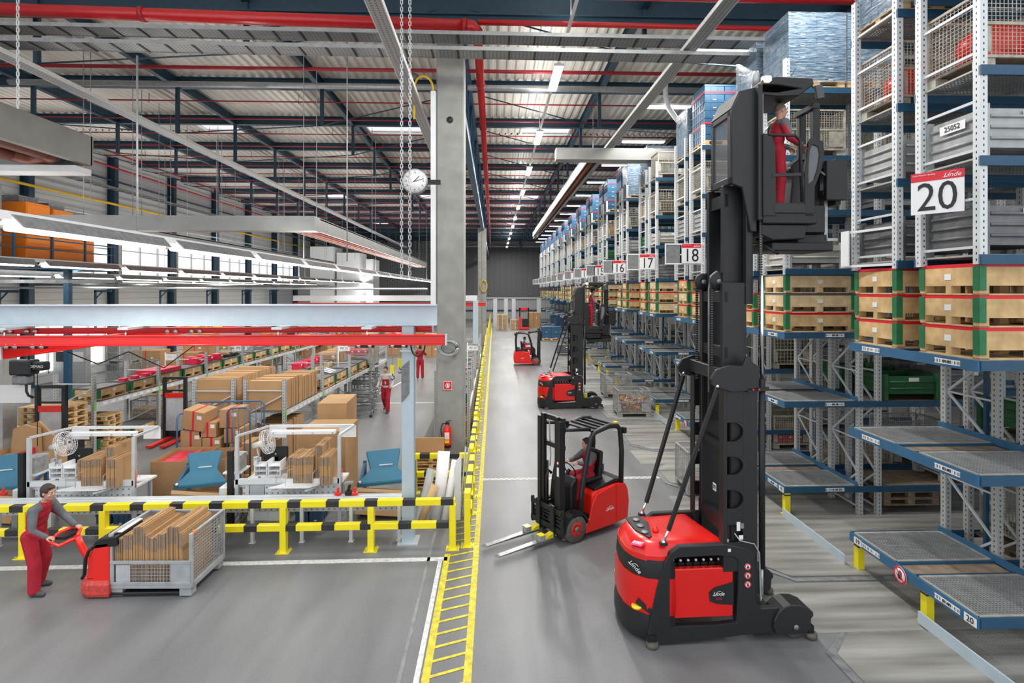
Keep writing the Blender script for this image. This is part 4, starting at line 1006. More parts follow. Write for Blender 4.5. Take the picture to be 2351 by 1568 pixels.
# contents of the lower inner bays seen through the racks
for k in range(3):
    n_ = NW[20-k]
    for r in (0, 1):
        y = ROWS[r][0]+0.08
        if not (k == 1 and r == 0): put(cageB, k, 2.2, y, 0.03 if k else 0.63, 'mesh box in the lowest inner bay of the %s row of rack %s' % (ROWN[r], n_), 'inner mesh boxes')
        put(greenB if k != 2 else cageF, k, 2.2, y, LOW[1], 'green container in the inner bay of the %s row of rack %s' % (ROWN[r], n_) if k != 2 else 'beige mesh box in the inner bay of the %s row of rack %s' % (ROWN[r], n_), 'inner containers')
        put(cageB, k, 2.2, y, LOW[2], 'mesh box holding cartons in the inner bay above, %s row of rack %s' % (ROWN[r], n_), 'inner carton boxes')
        put(cartN, k, 2.25, y+0.03, LOW[2]+0.16, 'brown carton standing in the mesh box, %s row of rack %s' % (ROWN[r], n_), 'inner cartons')
        put(steelB, k, 3.5, y, LOW[1], 'dark steel box deep in the %s row of rack %s' % (ROWN[r], n_), 'inner steel boxes')
        put(cageG, k, 3.5, y, 0.63, 'grey mesh box deep in the %s row of rack %s' % (ROWN[r], n_), 'inner grey mesh boxes')
        put(cageG, k, 3.5, y, LOW[2], 'grey mesh box high and deep in the %s row of rack %s' % (ROWN[r], n_), 'inner grey mesh boxes above')
put(palO, 1, 2.2, 0.1, 0.3, 'dark old pallet in the lowest inner bay of rack nineteen, upper of two', 'old pallets'); put(palO, 1, 2.2, 0.1, 0.15, 'dark old pallet in the lowest inner bay of rack nineteen, lower of two', 'old pallets')
put(palO, 0, 2.2, 1.45, 0.45, 'old pallet leaning in the lowest inner bay of rack twenty', 'old pallets')
# pink cartons
for i in range(4):
    P_ = cartP.put((XR+2.2+0.3*i, YR+PR*2+0.15, 0.2), 0, 'magenta carton in the mesh box between racks nineteen and eighteen, %s from the left' % (ORD[i] if i else 'first'), 'magenta cartons in the rack', 0.7)
# mesh boxes standing on the aisle pads
def orange_parts(x, y, z, lab):
    m = MB(); r_ = random.Random(5)
    cu = mat('copper_parts', (0.5, 0.2, 0.07), 0.35, 0.5, var=0.3); cl = mat('pale_fittings', (0.7, 0.66, 0.6), 0.4, var=0.1)
    for i in range(120):
        a = (r_.uniform(0.08, 1.12), r_.uniform(0.08, 0.75), r_.uniform(0.25, 0.66)); d = Vector((r_.uniform(-1, 1), r_.uniform(-1, 1), r_.uniform(-1, 1))).normalized()*0.05
        m.tube(Vector(a)-d, Vector(a)+d, r_.uniform(0.03, 0.05), cu if r_.random() < 0.75 else cl, 7)
    o = m.build('copper_fittings'); o.location = (x, y, z); tag(o, lab, 'metal fittings', kind='stuff')
p = at(1420, 958, 0.03); cageG.put((p.x, p.y, 0.035), 0, 'mesh box full of copper coloured fittings on a raised aisle pad', 'mesh boxes on the aisle pads'); orange_parts(p.x, p.y, 0.035, 'copper coloured pipe fittings heaped in the mesh box on the aisle pad')
p = at(1388, 912, 0.03); cageG.put((p.x, p.y, 0.035), 0, 'empty mesh box behind the one with copper coloured fittings', 'mesh boxes on the aisle pads')
p = at(1592, 1150, 0.03); cageG.put((p.x, p.y+0.3, 0.035), 0, 'mesh box standing behind the mast of the large red truck', 'mesh boxes on the aisle pads')
p = at(1355, 842, 0.03); cageF.put((p.x, p.y, 0.035), 0, 'small distant mesh box behind the second black mast', 'mesh boxes on the aisle pads')
p = at(1283, 815, 0.03); t = steelB.put((p.x, p.y, 0.035), 0, 'dark box with brown rollers far down the aisle mouths', 'mesh boxes on the aisle pads')
# ================= PEOPLE =================
def capsule(m, p, q, r0, r1, mt, n=12):
    p, q = Vector(p), Vector(q); k = 5
    m.path([p+(q-p)*(i/k) for i in range(k+1)], r0, mt, n, r1)
    m.ell(p, (r0,)*3, mt, n, 8); m.ell(q, (r1,)*3, mt, n, 8)
def hand(m, wr, d, nrm, mt, side, curl=0.9):
    wr, d, nrm = Vector(wr), Vector(d).normalized(), Vector(nrm).normalized(); nrm = (nrm-d*nrm.dot(d)).normalized(); lat = d.cross(nrm)*side
    for j in range(4):
        off = (j-1.5)*0.021; b = wr+d*0.03+lat*off*0.7; e = wr+d*(0.088-abs(j-1.2)*0.004)+lat*off
        m.path([b, e], 0.014, mt, 8); m.ell(e, (0.012,)*3, mt, 8, 6)
        l_ = [0.034, 0.039, 0.036, 0.028][j]; p = e; a = curl*0.5; pts = [e]
        for s in range(3):
            dd = d*math.cos(a)+nrm*(-math.sin(a)); p = p+dd*l_*(1, 0.75, 0.6)[s]; pts.append(p); a += curl*0.75
        m.path(pts, 0.0095, mt, 8, 0.0075); m.ell(pts[-1], (0.008,)*3, mt, 8, 5)
    b = wr+d*0.025-lat*0.03; t1 = b-lat*0.028+d*0.022-nrm*0.012; t2 = t1+d*0.028-nrm*0.014-lat*0.002; t3 = t2+d*0.02-nrm*0.008+lat*0.006
    m.path([b, t1, t2, t3], 0.013, mt, 8, 0.009); m.ell(t3, (0.009,)*3, mt, 8, 5)
def remesh(o, v, sm=1):
    r = o.modifiers.new('voxel', 'REMESH'); r.mode = 'VOXEL'; r.voxel_size = v; r.use_smooth_shade = True
    if sm: s = o.modifiers.new('smooth', 'SMOOTH'); s.factor = 0.5; s.iterations = sm*2
STAND = dict(pelvis=(0, 0, .95), chest=(0.0, 0, 1.28), neck=(0.0, 0, 1.47), head=(0.03, 0, 1.66), sh=0.18, el=[(0.02, .25, 1.15), (0.02, -.25, 1.15)], wr=[(.1, .27, .9), (.1, -.27, .9)],
             hd=[(0.2, 0, -1), (0.2, 0, -1)], hip=.1, kn=[(.02, .12, .5), (.02, -.12, .5)], an=[(-.02, .13, .09), (-.02, -.13, .09)], face=(1, 0, 0), toe=[(1, .15, 0), (1, -.15, 0)], hn=(0, 0, 1))
def figure(label, loc, rz, pose, top=cred, sleeve=cgrey, legs=cred, hairm=hair, scale=1, bald=False, bib=False, v=0.009):
    J = dict(STAND); J.update(pose); t = thing('person', label, 'person', loc, rz, scale=scale)
    V = Vector; pe, ch, ne, hd = V(J['pelvis']), V(J['chest']), V(J['neck']), V(J['head'])
    up = (ne-ch).normalized()
    b = MB()
    fr = V(J['face']).normalized(); hu = (hd-ne).normalized(); hu = (hu*0.4+V((0, 0, 1))).normalized(); fr = (fr-hu*fr.dot(hu)).normalized(); lf = hu.cross(fr)
    def H(x, y, z): return hd+fr*x+lf*y+hu*z
    def oell(m, c, r, mt, n=16, k=12):   # ellipsoid oriented with the head
        c = H(*c); vs = []
        for i in range(k+1):
            th = PI*i/k
            for j in range(n): vs.append(c+fr*(r[0]*math.sin(th)*math.cos(2*PI*j/n))+lf*(r[1]*math.sin(th)*math.sin(2*PI*j/n))+hu*(r[2]*math.cos(th)))
        m.add(vs, [(i*n+j, (i+1)*n+j, (i+1)*n+(j+1) % n, i*n+(j+1) % n) for i in range(k) for j in range(n)], mt, True)
    oell(b, (-0.01, 0, 0.025), (0.095, 0.078, 0.1), skin); oell(b, (0.018, 0, -0.035), (0.07, 0.062, 0.085), skin); oell(b, (0.045, 0, -0.085), (0.04, 0.038, 0.032), skin)
    oell(b, (0.092, 0, -0.018), (0.022, 0.014, 0.024), skin); oell(b, (0.08, 0, 0.005), (0.014, 0.01, 0.03), skin); oell(b, (0.078, 0, 0.03), (0.014, 0.045, 0.01), skin)
    for s in (-1, 1): oell(b, (-0.005, s*0.078, -0.005), (0.02, 0.012, 0.034), skin); oell(b, (0.06, s*0.04, -0.03), (0.024, 0.022, 0.026), skin)
    oell(b, (0.078, 0, -0.056), (0.014, 0.026, 0.007), skin); oell(b, (0.076, 0, -0.068), (0.013, 0.022, 0.007), skin)
    capsule(b, ne-up*0.04, H(-0.012, 0, -0.06), 0.058, 0.052, skin)
    shc = ch*0.15+ne*0.85; latv = V((0, 1, 0)) if 'lat' not in J else V(J['lat'])
    SHL = [shc+latv*J['sh']-up*0.03, shc-latv*J['sh']-up*0.03]
    HIP = [pe+latv*J['hip'], pe-latv*J['hip']]
    KN, AN = [V(q) for q in J['kn']], [V(q) for q in J['an']]
    # inner body: trunk, arms and legs under the clothes, hands
    capsule(b, pe, ch, 0.09, 0.1, skin); capsule(b, ch, ne, 0.1, 0.05, skin)
    for i, s in enumerate((1, -1)):
        E, W_ = V(J['el'][i]), V(J['wr'][i]); capsule(b, shc, SHL[i], 0.045, 0.042, skin); capsule(b, SHL[i], E, 0.042, 0.034, skin); capsule(b, E, W_, 0.033, 0.024, skin)
        hand(b, W_, J['hd'][i], J['hn'], skin, s, J.get('curl', 0.9))
        capsule(b, HIP[i], KN[i], 0.07, 0.05, skin); capsule(b, KN[i], AN[i], 0.045, 0.035, skin)
    o = b.build('body', t); remesh(o, 0.0065)
    # eyes, brows, mouth
    m = MB()
    for s in (-1, 1): oell(m, (0.078, s*0.03, 0.008), (0.011, 0.014, 0.008), signwhite, 10, 6)
    e = m.build('eyes', t); m = MB()
    for s in (-1, 1): oell(m, (0.0865, s*0.03, 0.008), (0.004, 0.0065, 0.0065), ink, 8, 6)
    m.build('iris', e); m = MB()
    for s in (-1, 1): oell(m, (0.088, s*0.032, 0.029), (0.007, 0.02, 0.005), hairm, 8, 6)
    m.build('eyebrows', t)
    m = MB(); oell(m, (0.089, 0, -0.062), (0.004, 0.022, 0.003), mat('lips', (0.35, 0.12, 0.1), 0.6), 8, 6); m.build('mouth', t)
    m = MB()
    if bald: oell(m, (-0.018, 0, 0.035), (0.093, 0.0805, 0.098), hairm); 
    else: oell(m, (-0.022, 0, 0.04), (0.1, 0.088, 0.103), hairm); oell(m, (-0.045, 0, -0.02), (0.065, 0.078, 0.07), hairm); oell(m, (0.03, 0, 0.095), (0.06, 0.06, 0.03), hairm)
    m.build('hair', t)
    # clothing
    m = MB()
    fwd = V((1, 0, 0))
    for (c, r) in ((pe+up*0.05, 0.14), (pe*0.4+ch*0.6, 0.135), (ch, 0.145), (ch*0.5+ne*0.5, 0.13)):
        vs = []; n = 16; k = 8
        for i in range(k+1):
            th = PI*i/k
            for j in range(n): vs.append(c+fwd*(r*0.85*math.sin(th)*math.cos(2*PI*j/n))+latv*(r*1.25*math.sin(th)*math.sin(2*PI*j/n))+up*(0.15*math.cos(th)))
        m.add(vs, [(i*n+j, (i+1)*n+j, (i+1)*n+(j+1) % n, i*n+(j+1) % n) for i in range(k) for j in range(n)], top, True)
    capsule(m, ch+up*0.1, ne-up*0.03, 0.1, 0.068, top)
    o = m.build('jacket' if not bib else 'shirt', t); remesh(o, v*1.3)
    m = MB()
    for i in range(2):
        E, W_ = V(J['el'][i]), V(J['wr'][i]); capsule(m, shc+(SHL[i]-shc)*0.45, SHL[i], 0.075, 0.078, sleeve); capsule(m, SHL[i], E, 0.073, 0.056, sleeve); capsule(m, E, E+(W_-E)*0.93, 0.056, 0.044, sleeve)
    o = m.build('sleeves', t); remesh(o, v*1.3)
    if sleeve is cgrey:
        for i in range(2):
            m = MB(); E, W_ = V(J['el'][i]), V(J['wr'][i]); s = latv*(0.012 if i == 0 else -0.012)-up*0.016; capsule(m, SHL[i]+s-up*0.05, E+s, 0.062, 0.052, cred); capsule(m, E+s, E+(W_-E)*0.75+s, 0.05, 0.04, cred)
            o = m.build('sleeve_panel', t); remesh(o, v*1.3)
        m = MB(); capsule(m, ne-up*0.035, ne+up*0.0, 0.072, 0.068, cgrey); o = m.build('collar', t)
    m = MB(); 
    for i in range(2):
        capsule(m, HIP[i], KN[i], 0.108, 0.088, legs); capsule(m, KN[i], AN[i]+V((0, 0, 0.0)), 0.088, 0.082, legs)
    capsule(m, HIP[0], HIP[1], 0.1, 0.1, legs); capsule(m, pe, pe+up*0.1, 0.115, 0.115, legs)
    if bib:
        m.box(0, 0, 0, 0, 0, 0, legs); c = ch-up*0.02
        capsule(m, c-latv*0.1+fwd*0.085, c+latv*0.1+fwd*0.085, 0.05, 0.05, legs); capsule(m, pe+up*0.15-latv*0.08+fwd*0.06, c-latv*0.08+fwd*0.08, 0.07, 0.055, legs); capsule(m, pe+up*0.15+latv*0.08+fwd*0.06, c+latv*0.08+fwd*0.08, 0.07, 0.055, legs)
    o = m.build('trousers', t); remesh(o, v*1.3)
    m = MB()
    for i in range(2):
        A = AN[i]; d = V(J['toe'][i]).normalized(); zz = V((0, 0, -0.045))
        capsule(m, A+zz-d*0.03, A+zz+d*0.12, 0.046, 0.042, shoe, 10); capsule(m, A+zz+d*0.1, A+zz+d*0.155+V((0, 0, -0.008)), 0.042, 0.034, shoe, 10); capsule(m, A, A+zz, 0.05, 0.05, shoe, 10)
    m.build('shoes', t)
    return t
LEAN = dict(pelvis=(-0.05, 0, .93), chest=(.03, 0, 1.24), neck=(.1, 0, 1.42), head=(.19, -.03, 1.6), el=[(.27, .23, 1.1), (.22, -.26, 1.08)], wr=[(.5, .12, 1.02), (.42, -.2, .93)], hd=[(1, -.1, -.35), (1, .25, -.25)], kn=[(.02, .14, .5), (.06, -.13, .5)],
            an=[(-.1, .16, .09), (.06, -.14, .09)], face=(1, -.12, -.45), curl=1.2)
WORK = dict(pelvis=(0, 0, .95), chest=(.03, 0, 1.27), neck=(.07, 0, 1.46), head=(.1, 0, 1.65), el=[(.08, .24, 1.18), (.1, -.24, 1.15)], wr=[(.33, .14, 1.1), (.35, -.16, 1.06)], hd=[(1, 0, -.5), (1, 0, -.5)], face=(1, 0, -.12))
SIT = dict(pelvis=(0, 0, .1), chest=(-.03, 0, .42), neck=(0.0, 0, .62), head=(.05, 0, .81), el=[(.2, .26, .42), (.2, -.26, .42)], wr=[(.42, .12, .47), (.42, -.14, .46)], hd=[(1, -.1, .1), (1, .1, .1)], hip=.09,
           kn=[(.44, .14, .12), (.44, -.14, .12)], an=[(.5, .14, -.29), (.5, -.14, -.29)], toe=[(1, 0, 0), (1, 0, 0)], face=(1, .1, -.15), curl=1.3)
WALK = dict(pelvis=(0, 0, .95), chest=(.02, 0, 1.28), neck=(.03, 0, 1.47), head=(.07, 0, 1.65), el=[(.0, .27, 1.16), (.04, -.27, 1.16)], wr=[(.2, .26, 1.02), (.24, -.26, 1.04)], hd=[(1, -.1, .1), (1, .1, .1)],
            kn=[(.16, .11, .54), (-.02, -.11, .5)], an=[(.2, .12, .09), (-.3, -.12, .18)], toe=[(1, .1, 0), (1, -.1, -.4)], face=(1, 0, -.35), curl=1.1)
# ================= TRUCKS =================
def loft(m, outline, levels, mt, cap=True, smooth=False):
    """outline (x, y) pulled in by 'inset' towards its centre at each level (z, inset)"""
    n = len(outline); cx = sum(p[0] for p in outline)/n; cy = sum(p[1] for p in outline)/n; vs = []
    for z, ins in levels:
        for x, y in outline:
            d = math.hypot(x-cx, y-cy); k = (d-ins)/d; vs.append((cx+(x-cx)*k, cy+(y-cy)*k, z))
    N = len(levels); fs = [(i*n+j, i*n+(j+1) % n, (i+1)*n+(j+1) % n, (i+1)*n+j) for i in range(N-1) for j in range(n)]
    m.add(vs, fs, mt, smooth)
    if cap: m.add(vs[:n], [tuple(range(n))[::-1]], mt); m.add(vs[-n:], [tuple(range(n))], mt)
    return m
def tubes_loop(m, pts, r, mt): m.path(pts+[pts[0]], r, mt, 8)
def make_v10(label, loc, rz, lift, decor=True, scale=1):
    t = thing('order_picker_truck', label, 'forklift truck', loc, rz, scale=scale)
    W = 1.16
    rear = [(0.62, 0.02), (0.42, 0.015), (0.25, 0.06), (0.1, 0.18), (0.02, 0.36), (0.0, 0.58), (0.02, 0.8), (0.1, 0.98), (0.25, 1.1), (0.42, 1.145), (0.62, 1.14)]
    reart = [(1.5, 0.03)]+rear[0:]+[(1.3, 1.13)]
    b = loft(loft(MB(), rear, [(1.105, 0.022), (1.17, 0.03)], red, smooth=True), reart, [(1.165, 0.03), (1.25, 0.09), (1.3, 0.15), (1.325, 0.24), (1.33, 0.4)], red, smooth=True); b.build('hood', t)
    m = loft(MB(), [(x+(0.0 if x > .6 else 0.01), y) for x, y in rear], [(0.88, 0.0), (0.95, -0.004), (1.05, 0.006), (1.12, 0.02)], blackg, smooth=True); m.build('visor_band', t)
    m = loft(MB(), rear, [(0.36, 0.0), (0.5, -0.015), (0.7, -0.015), (0.88, 0.0)], red, smooth=True); m.build('rear_panel', t)
    m = loft(MB(), [(x-0.01, y) for x, y in rear], [(0.06, 0.0), (0.12, -0.015), (0.3, -0.015), (0.4, -0.002)], blackg, smooth=True); m.build('bumper', t)
    m = MB(); m.prism([(0.2, 0.9), (0.42, 0.96), (0.48, 0.7), (0.4, 0.3), (0.34, 0.25), (0.22, 0.5)], 'z', 1.325, 1.34, blackg)
    for y in (0.4, 0.6, 0.8): m.lathe([(0.001, 1.34), (0.05, 1.345), (0.05, 1.355), (0.001, 1.35)], (0.33, y, 0), 'z', steeld, 14)
    m.build('control_strip', t)
    MB().lathe([(0.045, 1.335), (0.045, 1.35), (0.03, 1.385), (0.001, 1.39)], (0.5, 0.45, 0), 'z', redor, 16).build('emergency_button', t)
    # vents with yellow scanner in the rear corner
    for s in (0, 1):
        yy = 0.13 if s == 0 else W-0.13
        sg = -1 if s == 0 else 1; m = MB(); m.bar((0.31, yy+sg*0.088, 0.44), (0.13, yy-sg*0.0+sg*0.012, 0.56), 0.035, 0.07, ink); m.build('scanner_opening', t)
        MB().lathe([(0.001, 0.46), (0.07, 0.46), (0.07, 0.49), (0.001, 0.49)], (0.13, yy, 0), 'z', yellow, 14).build('scanner', t)
    # side frames
    def side(y0, y1, nm):
        m = MB(); top = 1.32; f = blackg
        pts_out = [(0.22, 0.03), (0.28, 0.35), (0.36, 0.75), (0.46, 1.08), (0.56, 1.24), (0.68, top), (1.32, top+0.01), (1.6, 1.27), (1.73, 1.18), (1.74, 0.55), (1.8, 0.45), (2.05, 0.45), (2.1, 0.12), (1.6, 0.1), (1.0, 0.05), (0.5, 0.02)]
        pts_in = [(0.545, 0.26), (0.545, 0.5), (0.545, 0.8), (0.545, 1.0), (0.56, 1.12), (0.65, 1.17), (1.2, 1.18), (1.42, 1.15), (1.49, 1.1), (1.49, 0.8), (1.48, 0.6), (1.47, 0.4), (1.46, 0.27), (1.2, 0.25), (0.9, 0.25), (0.6, 0.25)]
        n = len(pts_out); vs = []
        for y in (y0, y1):
            vs += [(x, y, z) for x, z in pts_out]+[(x, y, z) for x, z in pts_in]
        fs = []
        for i in range(n):
            j = (i+1) % n; o2 = 2*n
            fs += [(i, j, n+j, n+i), (o2+i, o2+n+i, o2+n+j, o2+j), (i, o2+i, o2+j, j), (n+i, n+j, o2+n+j, o2+n+i)]
        m.add(vs, fs, f); m.build('side_frame', t, bevel=0.012)
        c = MB(); pp = [(2.0, 0.1), (1.96, 0.2), (1.97, 0.3), (2.02, 0.4), (2.1, 0.47), (2.2, 0.5), (2.34, 0.49), (2.46, 0.44), (2.52, 0.38), (2.52, 0.33), (2.49, 0.31), (2.48, 0.16), (2.4, 0.1)]
        c.prism(pp, 'y', y0-(0.04 if y0 < 0.3 else 0.14), y1+(0.16 if y0 < 0.3 else 0.03), blackg)
        c.build('wheel_cover', t, bevel=0.012)
        MB().lathe([(0.001, y0+0.03), (0.11, y0+0.03), (0.11, y1), (0.001, y1)], (2.3, 0, 0.11), 'y', tyre, 20).build('load_wheel', t)
        MB().disc((2.27, y0-0.045, 0.2), 0.035, 'y', steeld, 16).build('axle_cap', t)
        q = MB(); q.lathe([(0.001, 0.02), (0.08, 0.02), (0.085, 0.05), (0.08, 0.08), (0.001, 0.08)], (2.52, y0+0.03, 0), 'z', tyre, 18); q.box(2.47, 2.55, y0, y0+0.07, 0.08, 0.18, black); q.build('guide_roller', t)
        q = MB(); q.lathe([(0.001, 0.0), (0.08, 0.0), (0.085, 0.035), (0.08, 0.07), (0.001, 0.07)], (0.3, y0+0.0, 0), 'z', tyre, 18); q.box(0.24, 0.36, y0-0.02, y0+0.06, 0.07, 0.16, black); q.build('guide_roller', t)
    side(0.0, 0.09, 'near'); side(W-0.09, W, 'far')
    m = MB(); m.box(0.56, 1.45, 0.12, W-0.12, 0.3, 0.93, red); bt = m.build('battery_cover', t, bevel=0.01)
    MB().box(0.54, 1.43, 0.03, 0.12, 0.34, 1.0, red).build('battery_side_panel', t, bevel=0.012)
    m = MB()
    for i in range(8):
        x = 0.6+i*0.108; m.box(x, x+0.09, 0.14, 1.0, 0.93, 1.03, black); m.ell((x+0.045, 0.17, 1.05), (0.02, 0.02, 0.018), signwhite, 8, 6)
    m.build('battery_cells', t)
    m = MB(); m.prism([(1.43, 0.5), (1.2, 0.52), (1.1, 0.56), (1.09, 0.68), (1.16, 0.74), (1.43, 0.81)], 'y', 0.022, 0.028, blackg); m.build('badge_panel', t)
    logo(0.17, letterw, t, (1.22, 0.018, 0.655), (PI/2, 0, 0)); text('V10', 0.05, signred, 'model_lettering', t, (1.22, 0.018, 0.59), (PI/2, 0, 0), shear=0.3)
    l = logo(0.22, letterw, t, (0.105, 0.14, 1.0), (PI/2, 0.0, -0.9)); l.rotation_euler = (PI/2-0.05, 0.45, -0.95)
    text('R0907', 0.085, letterw, 'fleet_number', t, (0.17, 0.22, 1.285), (0.35, -0.2, -1.0), sx=0.75)
    m = MB(); m.box(-0.1, 0.1, -0.045, 0.045, 0, 0.002, mat('magenta_tag', (0.75, 0.03, 0.2), 0.5)); q = m.build('number_patch', t, (0.172, 0.222, 1.275)); q.rotation_euler = (0.35, -0.2, -1.0)
    for z in (1.02, 0.9, 0.78):
        q = MB().disc((0, 0, 0), 0.045, 'y', signwhite, 20, 0.003).build('safety_sign', t, (1.615, -0.004, z))
        MB().lathe([(0.034, -0.005), (0.046, -0.005), (0.046, -0.003), (0.034, -0.003), (0.034, -0.005)], (0, 0, 0), 'y', signred, 20).build('red_ring', q)
        m = MB(); m.box(-0.012, 0.012, -0.006, -0.004, -0.02, 0.008, ink); m.ell((0, -0.005, 0.016), (0.008, 0.002, 0.008), ink, 8, 6)
        if z < 1: m.bar((-0.025, -0.006, 0.025), (0.025, -0.006, -0.025), 0.006, 0.001, signred, up=(0, 1, 0))
        m.build('figure_mark', q)
    MB().box(1.34, 1.38, -0.003, 0.0, 1.23, 1.27, paper).build('hook_mark', t)
    # front deck with scanners
    MB().box(1.75, 2.1, 0.1, W-0.1, 0.12, 0.3, black).build('front_deck', t, bevel=0.02)
    m = MB(); m.box(1.86, 2.02, 0.5, 0.66, 0.34, 0.52, yellow); m.box(1.9, 2.03, 0.48, 0.64, 0.24, 0.33, black); m.lathe([(0.001, 0.22), (0.075, 0.22), (0.075, 0.25), (0.001, 0.25)], (1.99, 0.57, 0), 'z', yellow, 14); m.build('front_scanner', t, bevel=0.008)
    m = MB()
    for i in range(4): m.path([(1.76, 0.2+i*0.05, 0.32), (1.85, 0.22+i*0.06, 0.36), (1.95, 0.3+i*0.04, 0.33), (2.0, 0.5, 0.3)], 0.012, black, 6)
    m.build('cables', t)
    # ---- mast, outer stage
    x0, x1 = 1.29, 1.765
    for y0, y1, yi in ((0.02, 0.06, 1), (W-0.06, W-0.02, -1)):
        m = MB(); m.box(x0, x0+0.05, y0, y1, 0.95, 3.45, blackg); m.box(x1-0.2, x1, y0, y1, 0.3, 3.45, blackg)
        hz = [(1.33, 1.58), (1.79, 2.05), (2.25, 2.5), (2.7, 2.96)]; zz = 0.95
        for a, b2 in hz:
            # web between the D shaped openings with rounded corners
            m.box(x0+0.05, x1-0.2, y0, y1, zz, a, blackg)
            for (zc, sg) in ((a, 1), (b2, -1)):
                pp = [(x1-0.2, zc)]+[(x1-0.2-0.15+0.15*math.sin(q), zc+sg*(0.13-0.13*math.cos(q))) for q in [i*PI/2/6 for i in range(7)]]
                m.prism(pp, 'y', y0, y1, blackg)
            zz = b2
        m.box(x0+0.05, x1-0.2, y0, y1, zz, 3.45, blackg)
        ya, yb = (y1, y1+0.1) if yi > 0 else (y0-0.1, y0)
        m.box(x0, x0+0.02, ya, yb, 0.95, 3.45, blackg); m.build('mast_side_plate', t, bevel=0.006)
        MB().box(1.42, 1.7, ya+0.02, yb-0.02, 0.35, 3.45, black).build('outer_rail', t, bevel=0.006)
        # ear plates of the cross head
        e = MB(); yo = y0-0.045 if yi > 0 else y1; 
        pts = [(x0-0.17, 3.47), (x0-0.2, 3.56), (x0-0.12, 3.68), (x0+0.05, 3.74), (x0+0.25, 3.73), (x0+0.29, 3.84), (x0+0.34, 3.86), (x0+0.38, 3.78), (x1, 3.72), (x1, 3.4), (x0+0.1, 3.38), (x0-0.03, 3.42)]
        e.prism(pts, 'y', yo, yo+0.045, blackg); e.build('cross_head_plate', t, bevel=0.008)
        # brace
        s_ = 0.42 if yi > 0 else 0.42
        yb_ = y0-0.02 if yi > 0 else y1+0.02; yf = 0.1 if yi > 0 else W-0.12
        MB().bar((0.56, yf, 1.5), (x0-0.1, yb_, 3.42), 0.06, 0.05, black).build('brace', t, bevel=0.006)
        m = MB(); m.path([(0.49, yf, 1.33), (0.52, yf, 1.42), (0.565, yf, 1.52)], 0.02, chrome, 8); m.ell((0.49, yf, 1.34), (0.032, 0.032, 0.032), chrome, 10, 8); m.box(0.44, 0.54, yf-0.03, yf+0.03, 1.3, 1.34, blackg); m.build('brace_joint', t)
        m = MB(); m.ell((x0-0.1, yb_, 3.46), (0.03, 0.04, 0.03), chrome, 10, 8); m.build('brace_pin', t)
    MB().box(x0-0.02, x0+0.06, 0.0, W, 3.5, 3.68, blackg).build('cross_head', t, bevel=0.008)
    m = MB(); m.box(x0+0.1, x0+0.2, 0.1, W-0.1, 1.35, 1.55, blackg); m.box(x0+0.1, x0+0.2, 0.1, W-0.1, 2.5, 2.6, blackg); m.build('cross_member', t)
    MB().box(x0-0.008, x0, 0.24, 0.33, 1.95, 2.05, paper).build('number_plate', t); text('39', 0.09, ink, 'number', t, (x0-0.011, 0.285, 2.0), (PI/2, 0, -PI/2))
    m = MB(); m.box(1.47, 1.52, 0.014, 0.018, 1.5, 1.62, paper); m.box(1.53, 1.57, 0.014, 0.018, 1.53, 1.6, steeld); m.box(1.5, 1.56, 0.014, 0.018, 1.38, 1.44, paper); m.build('labels', t)
    # middle stage
    zm = max(3.72+lift*0.5, 3.72); zi = 3.95+lift
    for y in (0.19, W-0.28):
        MB().box(1.36, 1.7, y, y+0.09, 0.6+lift*0.4, zm, blackg).build('middle_rail', t, bevel=0.008)
    for z in (zm-0.28, max(zm-1.05, 3.75)): MB().box(1.38, 1.44, 0.19, W-0.19, z, z+0.16, blackg).build('cross_member', t, bevel=0.006)
    for y in (0.31, W-0.39):
        MB().box(1.42, 1.76, y, y+0.08, 1.0+lift*0.8, zi, black).build('inner_rail', t, bevel=0.008)
    MB().box(1.45, 1.5, 0.31, W-0.31, zi-0.3, zi-0.12, blackg).build('cross_member', t)
    MB().box(1.68, 1.78, 0.16, 0.26, zm-0.3, zi, blackg).build('inner_rail', t, bevel=0.008)
    # chains, hoses, pulleys
    def links(x, y, z0, z1, w_=0.04):
        m = MB(); z = z0
        while z < z1: m.box(x-w_/2, x+w_/2, y-0.015, y+0.015, z, z+0.022, blackg); z += 0.034
        m.box(x-w_/3, x+w_/3, y-0.008, y+0.008, z0, z1, steeld); m.build('chain', t)
    links(1.3, 0.4, 3.4, zm+0.05); links(1.3, W-0.25, 3.4, zm+0.1)
    if lift > 1: links(1.84, 0.08, 4.0, zi-0.05)
    for y in (0.36, W-0.3):
        m = MB(); m.lathe([(0.04, -0.02), (0.13, -0.02), (0.13, 0.02), (0.04, 0.02), (0.04, -0.02)], (1.38, y, zm+0.02), 'y', black, 20); m.lathe([(0.001, -0.025), (0.035, -0.025), (0.035, 0.025), (0.001, 0.025)], (1.38, y, zm+0.02), 'y', steeld, 12)
        for a in range(6): m.bar((1.38, y, zm+0.02), (1.38+0.12*math.cos(a*PI/3), y, zm+0.02+0.12*math.sin(a*PI/3)), 0.02, 0.012, blackg)
        m.build('pulley', t)
    MB().path([(1.27, 0.43, 3.3), (1.27, 0.43, zm-0.1), (1.3, 0.43, zm+0.1), (1.38, 0.43, zm+0.16), (1.46, 0.43, zm+0.1), (1.48, 0.43, zm-0.2)], 0.014, steeld, 8).build('hose', t)
    MB().tube((1.83, 0.03, 0.98), (1.83, 0.03, 3.55), 0.042, black, 16).build('lift_cylinder', t)
    MB().tube((1.83, 0.03, 3.5), (1.83, 0.03, 3.5+lift*0.55+0.2), 0.026, chrome, 14).build('piston_rod', t)
